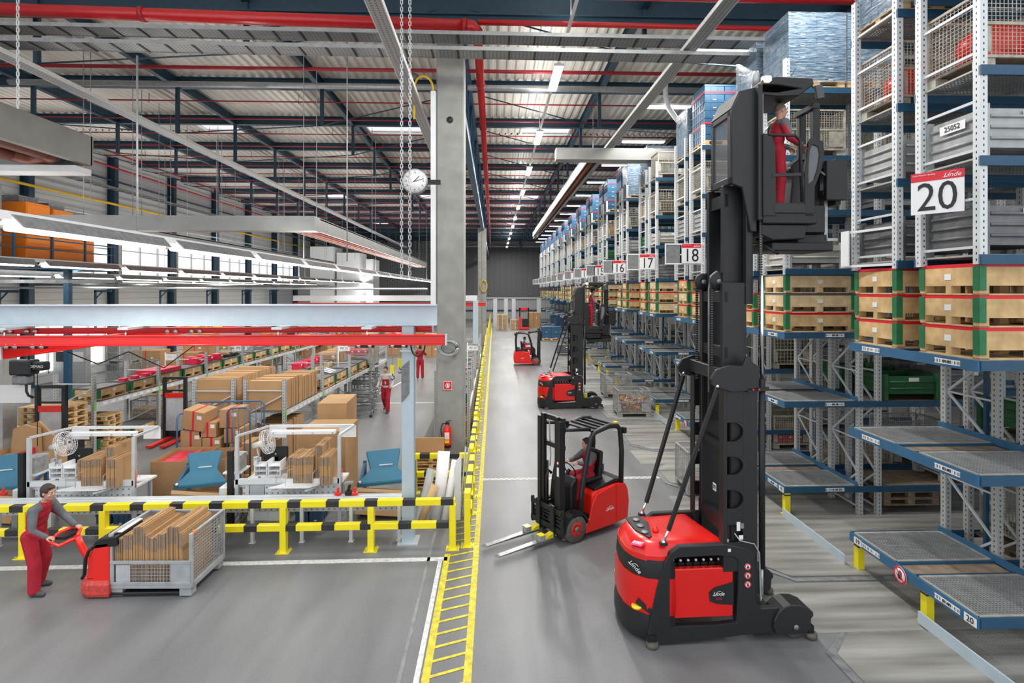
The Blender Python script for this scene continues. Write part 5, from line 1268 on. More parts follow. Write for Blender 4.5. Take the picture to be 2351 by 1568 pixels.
    m = MB(); m.tube((1.83, 0.03, 0.62), (1.83, 0.03, 1.0), 0.02, steel, 8); m.path([(1.44, 0.02, 1.47), (1.5, -0.01, 1.38), (1.7, -0.01, 1.33), (1.78, 0, 1.2), (1.79, 0, 0.8), (1.8, 0.0, 0.56), (1.83, 0.02, 0.6)], 0.009, steel, 6); m.build('hydraulic_line', t)
    m = MB(); m.bar((1.6, -0.01, 3.4), (1.9, -0.01, 3.42), 0.03, 0.05, black); m.disc((1.68, -0.03, 3.41), 0.014, 'y', redor, 10); m.disc((1.76, -0.03, 3.41), 0.014, 'y', redor, 10); m.build('switch_bar', t)
    # ---- cabin
    zb = lift+3.18       # underside of the cabin floor; roof is 2.3 above
    cb = MB(); Y1 = 0.8
    cb.box(1.78, 1.84, 0.02, Y1, zb+0.25, zb+2.1, blackg)
    cb.build('cab_rear_wall', t, bevel=0.008)
    m = MB(); m.prism([(1.46, zb+0.75), (1.44, zb+1.75), (1.56, zb+2.0), (1.8, zb+2.06), (1.8, zb+0.1), (1.72, zb+0.1), (1.6, zb+0.7)], 'y', 0.1, 0.16, blackg); m.build('cab_side_panel', t, bevel=0.01)
    # rear window frame (faces the rear)
    m = MB(); xr = 1.44; ya, yb, za, zt = 0.12, Y1-0.05, zb+0.75, zb+1.78
    m.box(xr, xr+0.05, ya, ya+0.12, za, zt, blackg); m.box(xr, xr+0.05, yb-0.1, yb, za, zt, blackg); m.box(xr, xr+0.05, ya, yb, za, za+0.12, blackg); m.box(xr, xr+0.05, ya, yb, zt-0.1, zt, blackg); wf = m.build('rear_window_frame', t, bevel=0.02)
    MB().box(xr+0.02, xr+0.03, ya+0.1, yb-0.08, za+0.1, zt-0.08, glassd).build('glass', wf)
    m = MB(); m.prism([(xr, zt), (xr+0.12, zt+0.25), (1.84, zt+0.32), (1.84, zt)], 'y', ya, yb, black); m.build('cab_shoulder', t, bevel=0.01)
    # floor and cage
    m = MB(); m.box(1.84, 2.6, 0.0, 0.95, zb+0.2, zb+0.36, black); m.prism([(1.84, zb+0.2), (2.5, zb+0.2), (2.45, zb), (2.0, zb-0.02), (1.84, zb+0.05)], 'y', 0.05, 0.9, black); m.build('cab_floor', t, bevel=0.015)
    m = MB(); m.prism([(1.83, zb+0.3), (2.02, zb+0.3), (2.0, zb+1.25), (1.95, zb+1.4), (1.83, zb+1.42)], 'y', -0.01, 0.03, black); m.build('cab_side_panel', t, bevel=0.008)
    m = MB(); m.path([(1.9, 0.0, zb+1.4), (2.28, 0.0, zb+1.4), (2.35, 0.0, zb+1.33), (2.38, 0, zb+0.5)], 0.022, black, 8); m.build('guard_rail', t)
    m = MB(); m.bar((1.95, 0, zb+0.85), (2.36, 0, zb+0.87), 0.035, 0.04, blackg); m.build('guard_rail', t)
    m = MB(); m.box(1.98, 2.42, -0.02, 0.06, zb+0.34, zb+0.48, blackg); m.build('sill', t, bevel=0.01)
    gt = [(2.42, 0.3), (2.55, 0.3), (2.56, 0.7), (2.66, 0.95), (2.7, 1.2), (2.68, 1.33), (2.5, 1.37), (2.47, 1.3), (2.42, 0.9)]
    m = MB(); n = len(gt); gi = [(2.47, 0.75), (2.5, 0.76), (2.55, 0.8), (2.6, 0.95), (2.63, 1.15), (2.61, 1.25), (2.53, 1.28), (2.49, 1.2), (2.47, 0.95)]
    for (A, B) in (((0.0), (0.04)),):
        vs = [(x, A, zb+z) for x, z in gt]+[(x, A, zb+z) for x, z in gi]+[(x, B, zb+z) for x, z in gt]+[(x, B, zb+z) for x, z in gi]; fs = []
        for i in range(n):
            j = (i+1) % n; o2 = 2*n; fs += [(i, j, n+j, n+i), (o2+i, o2+n+i, o2+n+j, o2+j), (i, o2+i, o2+j, j), (n+i, n+j, o2+n+j, o2+n+i)]
        m.add(vs, fs, black)
    dr = m.build('side_gate', t, bevel=0.006)
    MB().prism(gi, 'y', 0.015, 0.02, glassd).build('glass', dr, (0, 0, zb))
    # roof
    m = MB(); m.prism([(1.84, zb+2.12), (1.9, zb+2.2), (2.1, zb+2.24), (2.6, zb+2.23), (2.62, zb+2.14), (2.4, zb+1.98), (2.1, zb+1.96), (1.84, zb+1.98), (1.84, zb+2.02), (2.1, zb+2.02), (2.4, zb+2.08), (2.1, zb+2.12)], 'y', 0.1, 0.85, black); m.build('cab_roof', t, bevel=0.012)
    m = MB(); m.box(2.1, 2.4, 0.12, 0.8, zb+2.12, zb+2.18, glassd); m.build('roof_window', t)
    m = MB(); m.box(1.88, 1.98, 0.03, 0.1, zb+2.14, zb+2.22, lampo); m.build('work_lamp', t, bevel=0.02)
    m = MB(); m.lathe([(0.001, zb+2.24), (0.05, zb+2.24), (0.05, zb+2.42), (0.04, zb+2.46), (0.001, zb+2.47)], (2.0, 0.5, 0), 'z', steel, 14); m.build('beacon', t)
    mr = MB().box(-0.08, 0.08, -0.03, 0.0, -0.1, 0.1, black).build('mirror', t, (2.66, 0.08, zb+2.02), bevel=0.02); mr.rotation_euler = (0, -0.25, 0.3)
    MB().box(-0.065, 0.065, -0.034, -0.03, -0.085, 0.085, glassd).build('mirror_glass', mr)
    MB().path([(2.56, 0.15, zb+2.18), (2.6, 0.1, zb+2.1), (2.64, 0.08, zb+2.05)], 0.012, black, 6).build('mirror_arm', t)
    MB().path([(2.36, 0.3, zb+2.24), (2.48, 0.3, zb+2.45)], 0.004, black, 5).build('antenna', t)
    m = MB(); m.box(1.85, 1.88, 0.08, 0.16, zb+1.3, zb+1.98, steeld); m.build('roof_post', t)
    # console
    m = MB(); m.prism([(2.4, zb+0.5), (2.44, zb+0.95), (2.4, zb+1.04), (2.55, zb+1.18), (2.62, zb+1.1), (2.6, zb+0.4)], 'y', 0.3, 0.85, blackg); m.build('console', t, bevel=0.02)
    m = MB(); m.box(2.36, 2.5, 0.35, 0.75, zb+1.0, zb+1.03, mat('seat_pad_blue', (0.12, 0.2, 0.24), 0.6)); m.build('arm_pad', t)
    m = MB(); m.bar((2.48, 0.75, zb+1.15), (2.55, 0.75, zb+1.5), 0.14, 0.04, black); m.build('screen', t)
    # auxiliary mast and fork carriage
    for y in (0.3, 0.62): MB().box(2.74, 2.84, y, y+0.09, zb+0.35, zb+1.95, black).build('auxiliary_rail', t, bevel=0.008)
    m = MB(); m.box(2.72, 2.8, 0.28, 0.73, zb+1.2, zb+1.28, black); m.box(2.72, 2.8, 0.28, 0.73, zb+1.88, zb+1.95, black); m.build('cross_member', t)
    m = MB(); m.box(2.55, 2.85, 0.2, 0.85, zb+0.1, zb+0.5, black); m.box(2.5, 2.95, 0.3, 0.8, zb-0.1, zb+0.1, black); m.box(2.02, 2.9, 0.1, 0.8, zb-0.16, zb-0.04, black); m.build('swivel_head', t, bevel=0.015)
    m = MB(); m.box(2.8, 3.1, 0.1, 0.18, zb+0.55, zb+1.1, black); m.box(2.8, 3.15, 0.18, 0.9, zb+1.0, zb+1.08, black); m.box(2.8, 3.15, 0.18, 0.9, zb+0.62, zb+0.7, black); m.box(3.0, 3.08, 0.2, 0.9, zb+0.5, zb+1.15, black)
    m.path([(2.72, 0.2, zb+1.0), (2.85, 0.12, zb+0.85), (2.9, 0.15, zb+0.7)], 0.015, steeld, 6); m.build('fork_carriage', t, bevel=0.008)
    for y in (0.3, 0.7):
        m = MB(); m.box(2.9, 2.95, y, y+0.1, zb+0.0, zb+1.1, fork); m.box(2.9, 3.1, y, y+0.1, zb-0.0, zb+0.04, fork); m.build('fork', t)
    if decor:
        m = MB(); m.path([(1.9, 0.3, zb+0.02), (2.0, 0.1, zb-0.15), (2.1, 0.1, zb-0.2)], 0.02, black, 8); m.build('hose', t)
    return t
V1 = make_v10('large red and black high-lift order picker truck in the foreground, its cab raised high', (1.8, 7.0, 0), 0.035, 2.27)
V2 = make_v10('second red and black order picker truck further back with its cab lowered', (1.78, 21.1, 0), 0.0, -0.35)
figure('shaven-headed person in red and grey workwear standing in the raised cab of the large truck', (1.8+2.2, 7.0+0.45, 2.27+3.18+0.42), 0.05, WORK, hairm=hairs, scale=0.87, bald=True)
figure('person in red workwear standing in the lowered cab of the distant order picker', (1.78+2.15, 21.1+0.45, -0.35+3.18+0.4), 0.0, WORK, hairm=hair, scale=0.9, v=0.014)

def make_forklift(label, loc, rz, lift=0.0):
    t = thing('counterbalance_forklift', label, 'forklift', loc, rz); hw = 0.5
    # body
    side = [(-0.52, 0.3), (-0.62, 0.42), (-0.66, 0.8), (-0.78, 0.88), (-1.3, 0.93), (-1.56, 0.9), (-1.66, 0.8), (-1.7, 0.5), (-1.68, 0.2), (-1.6, 0.13), (-0.62, 0.12)]
    m = MB(); m.prism([(-0.66, 0.12), (-0.68, 0.8), (-0.8, 0.86), (-1.3, 0.9), (-1.56, 0.88), (-1.64, 0.78), (-1.68, 0.5), (-1.66, 0.2), (-1.6, 0.13)], 'y', -hw+0.02, hw-0.02, redor); m.build('chassis', t, bevel=0.04, seg=3)
    for s in (-1, 1):
        m = MB(); ya, yb = (hw-0.03, hw) if s > 0 else (-hw, -hw+0.03)
        m.prism([(-0.5, 0.26), (-0.6, 0.4), (-0.66, 0.62), (-0.78, 0.8), (-1.22, 0.9), (-1.3, 0.9), (-1.3, 0.13), (-0.5, 0.12)], 'y', ya, yb, redor); m.build('side_door', t, bevel=0.008)
        m = MB(); m.prism([(-1.315, 0.14), (-1.315, 0.9), (-1.55, 0.87), (-1.62, 0.75), (-1.66, 0.5), (-1.62, 0.16)], 'y', ya, yb, redor); m.build('rear_side_panel', t, bevel=0.008)
        logo(0.22, letterw, t, (-1.12, s*(hw+0.006), 0.46), (PI/2, 0, PI if s > 0 else 0))
        # front wheel, fender
        m = MB(); cx = -0.28; m.lathe([(0.12, 0.0), (0.23, 0.0), (0.255, 0.03), (0.255, 0.17), (0.23, 0.2), (0.12, 0.2)], (cx, s*(hw-0.2)-(0 if s > 0 else 0.2), 0.255), 'y', tyre, 32); wl = m.build('front_wheel', t)
        ys = s*(hw-0.01)
        m = MB(); m.lathe([(0.001, 0.0), (0.06, 0.0), (0.09, 0.01*s), (0.13, 0.012*s), (0.135, -0.03*s)], (cx, ys, 0.255), 'y', redor, 24); m.build('rim', wl); m = MB(); m.lathe([(0.001, 0.006*s), (0.05, 0.006*s), (0.055, 0.02*s), (0.001, 0.02*s)], (cx, ys, 0.255), 'y', steeld, 14)
        for a in range(5): m.disc((cx+0.09*math.cos(a*1.256), ys+0.01*s, 0.255+0.09*math.sin(a*1.256)), 0.011, 'y', black, 8, 0.008)
        m.build('hub', wl)
        arc = [(cx+0.31*math.cos(a), 0.255+0.31*math.sin(a)) for a in [i*PI/10 for i in range(-0, 11)]]; arc2 = [(cx+0.27*math.cos(a), 0.255+0.27*math.sin(a)) for a in [i*PI/10 for i in range(10, -1, -1)]]
        q = MB()
        for i in range(10):
            q.prism([arc[i], arc[i+1], arc2[10-i-1], arc2[10-i]], 'y', s*(hw-0.2) if s > 0 else -hw, s*hw if s > 0 else -hw+0.2, black)
        q.build('fender', t)
        # overhead guard side
        yy = s*(hw-0.07)
        m = MB(); m.path([(-0.42, yy, 0.5), (-0.46, yy, 0.9), (-0.62, yy*0.97, 1.6), (-0.72, yy*0.95, 1.9), (-0.82, yy*0.93, 1.98), (-1.2, yy*0.93, 2.05), (-1.42, yy*0.93, 2.02), (-1.5, yy*0.94, 1.93), (-1.53, yy*0.97, 1.5), (-1.5, yy, 0.88)], 0.05, blackg, 10); m.build('guard_pillar', t)
        MB().box(-1.62, -1.54, yy-0.05, yy+0.05, 1.86, 1.98, black).build('rear_lamp', t, bevel=0.01)
        MB().bar((-0.2, s*0.44, 0.55), (-0.42, yy, 0.5), 0.12, 0.12, black).build('mast_support', t)
    m = MB(); m.box(-1.42, -0.74, -0.4, 0.4, 1.99, 2.02, black)
    for i in range(4): m.box(-1.42+i*0.17, -1.38+i*0.17, -0.38, 0.38, 2.01, 2.05, blackg)
    m.build('roof_panel', t)
    m = MB(); m.tube((-0.75, 0.33, 2.03), (-0.1, 0.36, 2.12), 0.035, blackg, 8); m.tube((-0.75, -0.33, 2.03), (-0.1, -0.36, 2.12), 0.035, blackg, 8); m.build('tilt_cylinders', t)
    for (x, y) in ((-1.45, 0.33), (-0.6, -0.3)): MB().box(x, x+0.07, y, y+0.06, 2.06, 2.1, yellow).build('marker_lamp', t)
    # hood, seat, floor, console, wheel
    MB().prism([(-0.78, 0.84), (-1.3, 0.92), (-1.56, 0.9), (-1.56, 0.95), (-1.3, 0.99), (-0.78, 0.9)], 'y', -0.44, 0.44, black).build('seat_hood', t, bevel=0.01)
    MB().box(-0.68, -0.3, -0.4, 0.4, 0.3, 0.42, black).build('foot_floor', t)
    m = MB(); m.box(-1.2, -0.78, -0.24, 0.24, 0.92, 1.02, black); sb = m.build('seat', t, bevel=0.03)
    m = MB(); m.prism([(-1.2, 0.98), (-1.1, 0.98), (-1.16, 1.5), (-1.24, 1.5)], 'y', -0.22, 0.22, black); m.build('backrest', t, bevel=0.03)
    m = MB(); m.prism([(-0.42, 0.42), (-0.3, 0.42), (-0.3, 1.0), (-0.42, 1.15), (-0.5, 1.1)], 'y', -0.3, 0.3, black); m.build('dashboard', t, bevel=0.03)
    m = MB(); m.path([(-0.52+0.06*math.cos(a*PI/8)*1.0-0.0, 0.16*math.sin(a*PI/8), 1.2+0.14*math.cos(a*PI/8)) for a in range(17)], 0.014, black, 6); m.bar((-0.4, 0, 1.08), (-0.52, 0, 1.2), 0.05, 0.05, black); m.build('steering_wheel', t)
    MB().tub(-1.5, -1.28, -0.36, -0.06, 0.98, 1.12, 0.012, crateblue).build('small_tray', t)
    # mast
    for s in (-1, 1):
        y = s*0.3
        m = MB(); m.box(-0.12, 0.02, y-0.045, y+0.045, 0.08, 2.28, blackg); m.build('outer_mast_rail', t, bevel=0.006)
        m = MB(); m.box(-0.08, 0.0, y-s*0.09-0.04, y-s*0.09+0.04, 0.12, 2.34, black); m.build('inner_mast_rail', t, bevel=0.006)
        MB().tube((-0.13, y*0.75, 0.2), (-0.13, y*0.75, 1.4), 0.03, black, 10).build('lift_cylinder', t)
        MB().path([(-0.14, y*0.5, 1.3), (-0.16, y*0.5, 1.5), (-0.13, y*0.5, 2.1), (-0.1, y*0.4, 2.25)], 0.012, steel, 6).build('hose', t)
    m = MB()
    for z in (0.2, 1.72, 2.24): m.box(-0.14, -0.06, -0.34, 0.34, z, z+0.09, blackg)
    m.build('mast_cross_member', t, bevel=0.006)
    MB().path([(-0.1, -0.06, 1.2), (-0.03, -0.06, 1.28), (0.0, -0.06, 1.15), (0.0, -0.06, 0.6)], 0.03, black, 8).build('hose_loop', t)
    c = MB(); z = 0.12+lift
    c.box(0.03, 0.07, -0.5, 0.5, z+0.42, z+0.52, blackg); c.box(0.03, 0.07, -0.5, 0.5, z+0.08, z+0.18, blackg)
    for y in (-0.49, 0.44): c.box(0.02, 0.07, y, y+0.05, z+0.05, z+0.55, blackg)
    for y in (-0.15, 0.1): c.box(-0.04, 0.05, y, y+0.04, z, z+0.5, black)
    for q in (0.22, 0.3, 0.36): c.tube((0.03, -0.45, z+q), (0.03, 0.45, z+q), 0.018, black, 8)
    c.build('fork_carriage', t, bevel=0.005)
    for s in (-1, 1):
        y = s*0.22
        m = MB(); m.box(0.07, 0.11, y-0.055, y+0.055, z, z+0.58, blackg)
        m.prism([(0.07, z-0.04), (0.07, z+0.0), (0.5, z), (1.28, z-0.022), (1.36, z-0.035), (1.28, z-0.04)], 'y', y-0.055, y+0.055, fork); m.build('fork', t, bevel=0.004)
        if lift < 0.5:
            m = MB(); m.prism([(0.11, z), (0.32, z), (0.22, z+0.05), (0.11, z+0.09)], 'y', y-0.06, y+0.06, yellowd); m.box(0.3, 0.42, y-0.065, y+0.065, z-0.0, z+0.1, steel); m.box(0.3, 0.42, y-0.066, y+0.066, z+0.1, z+0.105, yellow); m.build('fork_sensor', t)
    MB().box(0.0, 0.004, 0.27, 0.33, 1.25, 1.42, paper).build('mast_label', t, (0.02, 0, 0))
    m = MB().disc((0.024, 0.3, 1.5), 0.035, 'x', signred, 14, 0.003); m.disc((0.026, 0.3, 1.5), 0.024, 'x', signwhite, 14, 0.003); m.build('round_label', t)
    return t
A1 = math.radians(212)
make_forklift('nearest red electric forklift with a driver, its empty forks pointing to the lower left', (1.05, 10.2, 0), A1)
p = Vector((1.05, 10.2, 0))+Vector((math.cos(A1), math.sin(A1), 0))*(-1.0)
figure('driver in red and grey workwear sitting in the nearest forklift', (p.x, p.y, 0.93), A1, dict(SIT, face=(1, -.35, -.25)), scale=0.88)
make_forklift('distant red forklift carrying blue crates towards the racks', (2.9, 33.9, 0), 0.0, lift=1.42)
figure('dark-haired driver in grey and dark red in the distant forklift', (1.9, 33.9, 0.93), 0.0, SIT, sleeve=cgrey, scale=0.88, v=0.016)
palP.put((3.0, 33.5, 1.56), 0, 'pallet under blue crates on the forks of the distant forklift', 'carried pallet')
for i in range(4):
    m = MB(); crate_mesh(m, 0, 0, 0, 0.6, 0.8, 0.36); o = m.build('blue_crate'); o.location = (3.0+0.6*(i % 2), 33.5, 1.71+0.36*(i//2)); tag(o, 'blue crate on the carried pallet, %s %s' % (['lower', 'upper'][i//2], ['left', 'right'][i % 2]), 'crate', 'crates on the carried pallet')
# ================= FOREGROUND LEFT =================
def stripes(m, p, q, a, m1=None, m2=None, L1=0.46, L2=0.23, off=0.0):
    """square rail from p to q in alternating yellow and black lengths"""
    p, q = Vector(p), Vector(q); d = (q-p); T = d.length; d.normalize(); s = -off; yl = True
    while s < T:
        l_ = L1 if yl else L2; x0, x1 = max(0, s), min(T, s+l_)
        if x1 > x0: m.bar(p+d*x0, p+d*x1, a, a, yellow if yl else bblack)
        s += l_; yl = not yl
def barrier(label, p, q, posts, h=0.93, a=0.115, off=0.0, mid=0.45, grp=None, off2=0.2):
    p, q = Vector(p), Vector(q); t = thing('safety_barrier', label, 'barrier', p, group=grp); d = q-p
    m = MB(); stripes(m, (0, 0, h-a/2), d+Vector((0, 0, h-a/2)), a, off=off); m.build('top_rail', t, bevel=0.008)
    m = MB(); stripes(m, (0, 0, mid), d+Vector((0, 0, mid)), a, off=off2); m.build('middle_rail', t, bevel=0.008)
    for s in posts:
        b = d*s; m = MB(); m.box(-a/2, a/2, -a/2, a/2, 0.01, h-a, yellow); m.build('post', t, b, bevel=0.006)
        f = MB().box(-0.12, 0.12, -0.1, 0.1, 0, 0.015, yellow).build('foot_plate', t, b)
        m = MB()
        for x in (-0.09, 0.09):
            for y in (-0.08, 0.08): m.tube((x, y, 0.015), (x, y, 0.045), 0.012, steel, 6)
        m.build('bolts', f)
    return t
barrier('long yellow and black safety barrier across the left foreground, behind the pallet truck', (-9.6, 9.72, 0), (-0.72, 9.8, 0), [0.14, 0.295, 0.651, 0.828, 0.995], off=0.12)
barrier('short yellow and black barrier end beside the corner, starting the walkway', (-0.5, 9.85, 0), (-0.5, 12.3, 0), [0.02, 0.6, 0.98], off=0.2, h=1.0)
barrier('yellow and black barrier across the front of the concrete column', (-1.9, 12.5, 0), (-0.62, 12.5, 0), [0.03, 0.97], off=0.3)
yb0 = 12.6
for i in range(9):
    L_ = 3.2 if i < 5 else 5.5
    barrier('yellow and black barrier section along the walkway, %s beyond the corner' % ORD[i], (-0.55-0.02*i, yb0, 0), (-0.55-0.02*i, yb0+L_, 0), [0.02, 0.5, 0.98], off=0.1*i, h=1.0, grp='walkway barrier sections'); yb0 += L_+0.35
for i in range(7):
    barrier('yellow and black barrier section of the far walkway, %s from the front' % ORD[i], (-0.6, yb0, 0), (-0.6, yb0+4, 0), [0.02, 0.98], h=1.1, grp='far barrier sections'); yb0 += 4.4

# cardboard blanks
def edgefn(k):
    def g(nt, x, y, z): 
        n = nt.nodes.new('ShaderNodeTexNoise'); n.noise_dimensions = '1D'; n.inputs['Scale'].default_value = k; nt.links.new(x, n.inputs['W'])
        return nmath(nt, 'GREATER_THAN', n.outputs['Fac'], 0.5)
    return g
cedge = patterned('card_edges', (0.36, 0.235, 0.135), (0.2, 0.14, 0.095), edgefn(90), 0.85)
def blanks(m, x, y0, y1, z0, w_, h_, n, r_):
    """bundle of flat folded cartons standing on edge, thickness along x"""
    t_ = w_/n
    for i in range(n):
        dz = r_.uniform(-0.012, 0.012); dy = r_.uniform(-0.015, 0.015); xx = x+i*t_
        m.box(xx+0.001, xx+t_-0.001, y0+dy, y1+dy, z0, z0+h_+dz, card)
        m.box(xx+0.002, xx+t_-0.002, y0+dy-0.004, y0+dy, z0+h_*0.33, z0+h_*0.7, card)
        m.box(xx+0.0015, xx+t_-0.0015, y0+dy-0.007, y0+dy, z0+h_*0.7, z0+h_+dz, cardd); m.box(xx+0.0015, xx+t_-0.0015, y0+dy-0.007, y0+dy, z0, z0+h_*0.33, cardd)
r_ = random.Random(11)
# mesh box on the pallet truck
GX, GY, GA = -5.93, 8.43, -0.03
gb = thing('mesh_box', 'grey mesh box loaded with folded cartons on the forks of the red pallet truck', 'mesh box', (GX, GY, 0.05), GA)
L_, W_, H_ = 1.24, 0.9, 0.93; b_ = 0.035
cg2 = mat('painted_cage_grey', (0.38, 0.4, 0.41), 0.5, 0.1, var=0.15)
m = MB()
for x in (0, L_):
    for y in (0, W_): m.box(x-0.03, x+0.03, y-0.02, y+0.02, 0.1, H_, cg2)
for z in (0.13,):
    for y in (0, W_): m.box(-0.02, L_+0.02, y-0.03, y+0.03, z-0.04, z+0.04, cg2)
    for x in (0, L_): m.box(x-0.03, x+0.03, 0, W_, z-0.04, z+0.04, cg2)
m.box(0, L_, W_-0.02, W_+0.02, H_-0.03, H_, cg2)
for x in (0, L_): m.box(x-0.02, x+0.02, 0, W_, H_-0.025, H_+0.005, cg2)
m.box(0, L_, 0, W_, 0.12, 0.135, woodold); m.build('frame', gb, bevel=0.004)
for x in (0.09, L_-0.09):
    for y in (0.06, W_-0.06): MB().tub(x-0.09, x+0.09, y-0.07, y+0.07, -0.03, 0.09, 0.01, cg2).build('foot', gb)
for (p0, u, w2, nx, zt) in (((0, 0, 0.17), (1, 0, 0), L_, 26, 0.5), ((0, W_, 0.17), (1, 0, 0), L_, 26, H_), ((0, 0, 0.17), (0, 1, 0), W_, 18, H_), ((L_, 0, 0.17), (0, 1, 0), W_, 18, H_)):
    m = MB(); wires(m, p0, u, (0, 0, 1), w2, zt-0.17, nx, int((zt-0.17)/0.048), 0.006, cg2); m.build('mesh_panel', gb)
m = MB(); m.box(0.0, L_, -0.035, -0.015, 0.47, 0.52, cg2); m.box(0, L_, -0.035, -0.015, 0.15, 0.19, cg2); m.box(0.0, 0.06, -0.03, -0.015, 0.17, 0.5, cg2); m.box(0.93, L_, -0.03, -0.015, 0.17, 0.5, cg2)
m.build('front_flap', gb, bevel=0.003)
MB().box(0.08, 0.3, -0.012, -0.008, 0.18, 0.45, plastic).build('document_pocket', gb)
MB().box(L_+0.0, L_+0.05, 0.02, 0.06, H_+0.0, H_+0.03, mat('orange_clip', (0.9, 0.25, 0.05), 0.5)).build('clip', gb)
xs = 0.03
for i, (w2, h2, y1) in enumerate([(0.17, 0.76, .84), (0.18, 0.82, .84), (0.18, 0.93, .8), (0.1, 0.82, .84), (0.18, 0.77, .84), (0.18, 0.83, .84), (0.18, 0.94, .82), (0.09, 0.84, .84)]):
    m = MB(); blanks(m, 0, 0.03, y1, 0, w2-0.006, h2-0.06, max(5, int(w2/0.017)), r_); o = m.build('folded_cartons'); d = Matrix.Rotation(GA, 3, 'Z') @ Vector((xs, 0, 0.14)); o.location = Vector((GX, GY, 0.05))+d; o.rotation_euler = (0, 0, GA)
    tag(o, 'bundle of flat folded cartons in the carted mesh box, %s from the left' % (ORD[i] if i else 'first'), 'folded cartons', 'carton bundles in the carted mesh box'); xs += w2-0.028
# pallet truck
pj = thing('pallet_truck', 'red electric pallet truck under the mesh box, its tiller held by the walking man', 'pallet truck', (-6.3, 8.72, 0), 0.0)
m = MB(); m.prism([(0.12, 0.12), (0.1, 0.75), (0.16, 0.84), (0.36, 0.86), (0.38, 0.12)], 'y', -0.33, 0.3, redor); m.build('body', pj, bevel=0.02, seg=2)
out = [(0.38, -0.36), (0.05, -0.36), (-0.08, -0.28), (-0.14, -0.1), (-0.14, 0.1), (-0.08, 0.28), (0.05, 0.36), (0.38, 0.36)]
loft(MB(), out, [(0.03, 0.01), (0.08, -0.01), (0.22, -0.01), (0.28, 0.02)], mat('scuffed_red', (0.6, 0.06, 0.05), 0.5, var=0.25, scale=20)).build('bumper', pj)
m = MB(); m.prism([(0.0, 0.28), (0.02, 0.62), (0.08, 0.72), (0.12, 0.72), (0.12, 0.28)], 'y', -0.3, 0.3, redor); m.build('front_cover', pj, bevel=0.02)
m = MB(); m.path([(-0.06, -0.3, 0.3), (-0.02, -0.31, 0.36), (0.0, -0.315, 0.6), (0.06, -0.32, 0.74), (0.12, -0.33, 0.78)], 0.025, black, 8); m.build('edge_guard', pj)
m = MB(); m.prism([(0.1, 0.78), (0.14, 0.86), (0.22, 0.92), (0.46, 0.95), (0.48, 0.8), (0.12, 0.75)], 'y', -0.33, 0.32, black); m.build('top_cover', pj, bevel=0.02)
m = MB(); m.box(0.32, 0.47, -0.2, 0.3, 0.955, 0.965, letterw); m.build('white_panel', pj)
MB().lathe([(0.001, -0.35), (0.08, -0.35), (0.11, -0.28), (0.11, -0.2), (0.001, -0.2)], (0.0, 0.35, 0.1), 'y', black, 16).build('drive_wheel', pj)
for y in (-0.25, 0.25): MB().box(0.35, 1.5, y-0.07, y+0.07, 0.03, 0.075, blackg).build('fork', pj, bevel=0.01)
tl = MB().path([(0.03, 0, 0.34), (-0.1, -0.02, 0.42), (-0.2, -0.04, 0.55), (-0.27, -0.05, 0.7), (-0.32, -0.06, 0.84)], 0.05, redor, 12, rs=[0.06, 0.055, 0.05, 0.045, 0.05]).build('tiller_arm', pj)
m = MB(); m.path([(-0.32, -0.06, 0.82), (-0.44, -0.27, 0.79), (-0.6, -0.24, 0.84), (-0.63, -0.06, 0.88), (-0.56, 0.14, 0.9), (-0.42, 0.14, 0.88), (-0.32, -0.06, 0.84)], 0.028, redor, 10); m.build('handle_loop', tl)
m = MB(); m.prism([(-0.4, -0.2), (-0.56, -0.18), (-0.58, -0.04), (-0.52, 0.1), (-0.42, 0.1), (-0.36, -0.04)], 'z', 0.85, 0.89, black); m.build('control_head', tl)
figure('short-haired person in red and grey workwear pushing the pallet truck', (-7.2, 8.62, 0), 0.03, dict(LEAN, el=[(.2, .27, 1.12), (.12, -.27, 1.08)], wr=[(.42, .22, .96), (.26, -.17, .94)]), scale=0.98, v=0.007)
figure('person in a light shirt and red dungarees walking towards the camera in the packing hall', (-4.22, 20.9, 0), -PI/2-0.1, WALK, top=clight, sleeve=clight, legs=cred, bib=True, scale=1.0, v=0.014)
figure('person in red workwear standing with the back turned beside the far red truck', (-4.0, 28.8, 0), PI/2, dict(STAND, el=[(.1, .3, 1.25), (.1, -.3, 1.25)], wr=[(.3, .12, 1.3), (.3, -.12, 1.3)], hd=[(1, 0, 0), (1, 0, 0)]), sleeve=cred, scale=1.0, v=0.016)
# ================= PACKING HALL =================
cartS = {}
def carton(u, v, z, sx, sy, sz, label, rz=0.0, mt=None, tp=True, tilt=None, Y=None, lab=True, grp=None, open_=False):
    """carton whose near left bottom corner is seen at (u, v) with its foot at height z"""
    p = at(u, v, z) if Y is None else atY(u, v, Y); mt = mt or card
    t = thing('carton', label, 'carton', p, rz, group=grp)
    if open_: m = MB(); m.tub(0, sx, 0, sy, 0, sz, 0.012, mt); m.build('body', t)
    else: MB().box(0, sx, 0, sy, 0, sz, mt).build('body', t, bevel=0.006)
    if tp: m = MB(); m.box(sx/2-0.025, sx/2+0.025, -0.003, sy+0.003, -0.002, sz+0.003, tape); m.build('tape', t)
    if lab: MB().box(sx*0.68, sx*0.68+min(.12, sx*.25), -0.005, -0.001, sz*0.62, sz*0.62+min(.09, sz*.25), paper).build('label', t)
    if tilt: t.rotation_euler = tilt
    return t
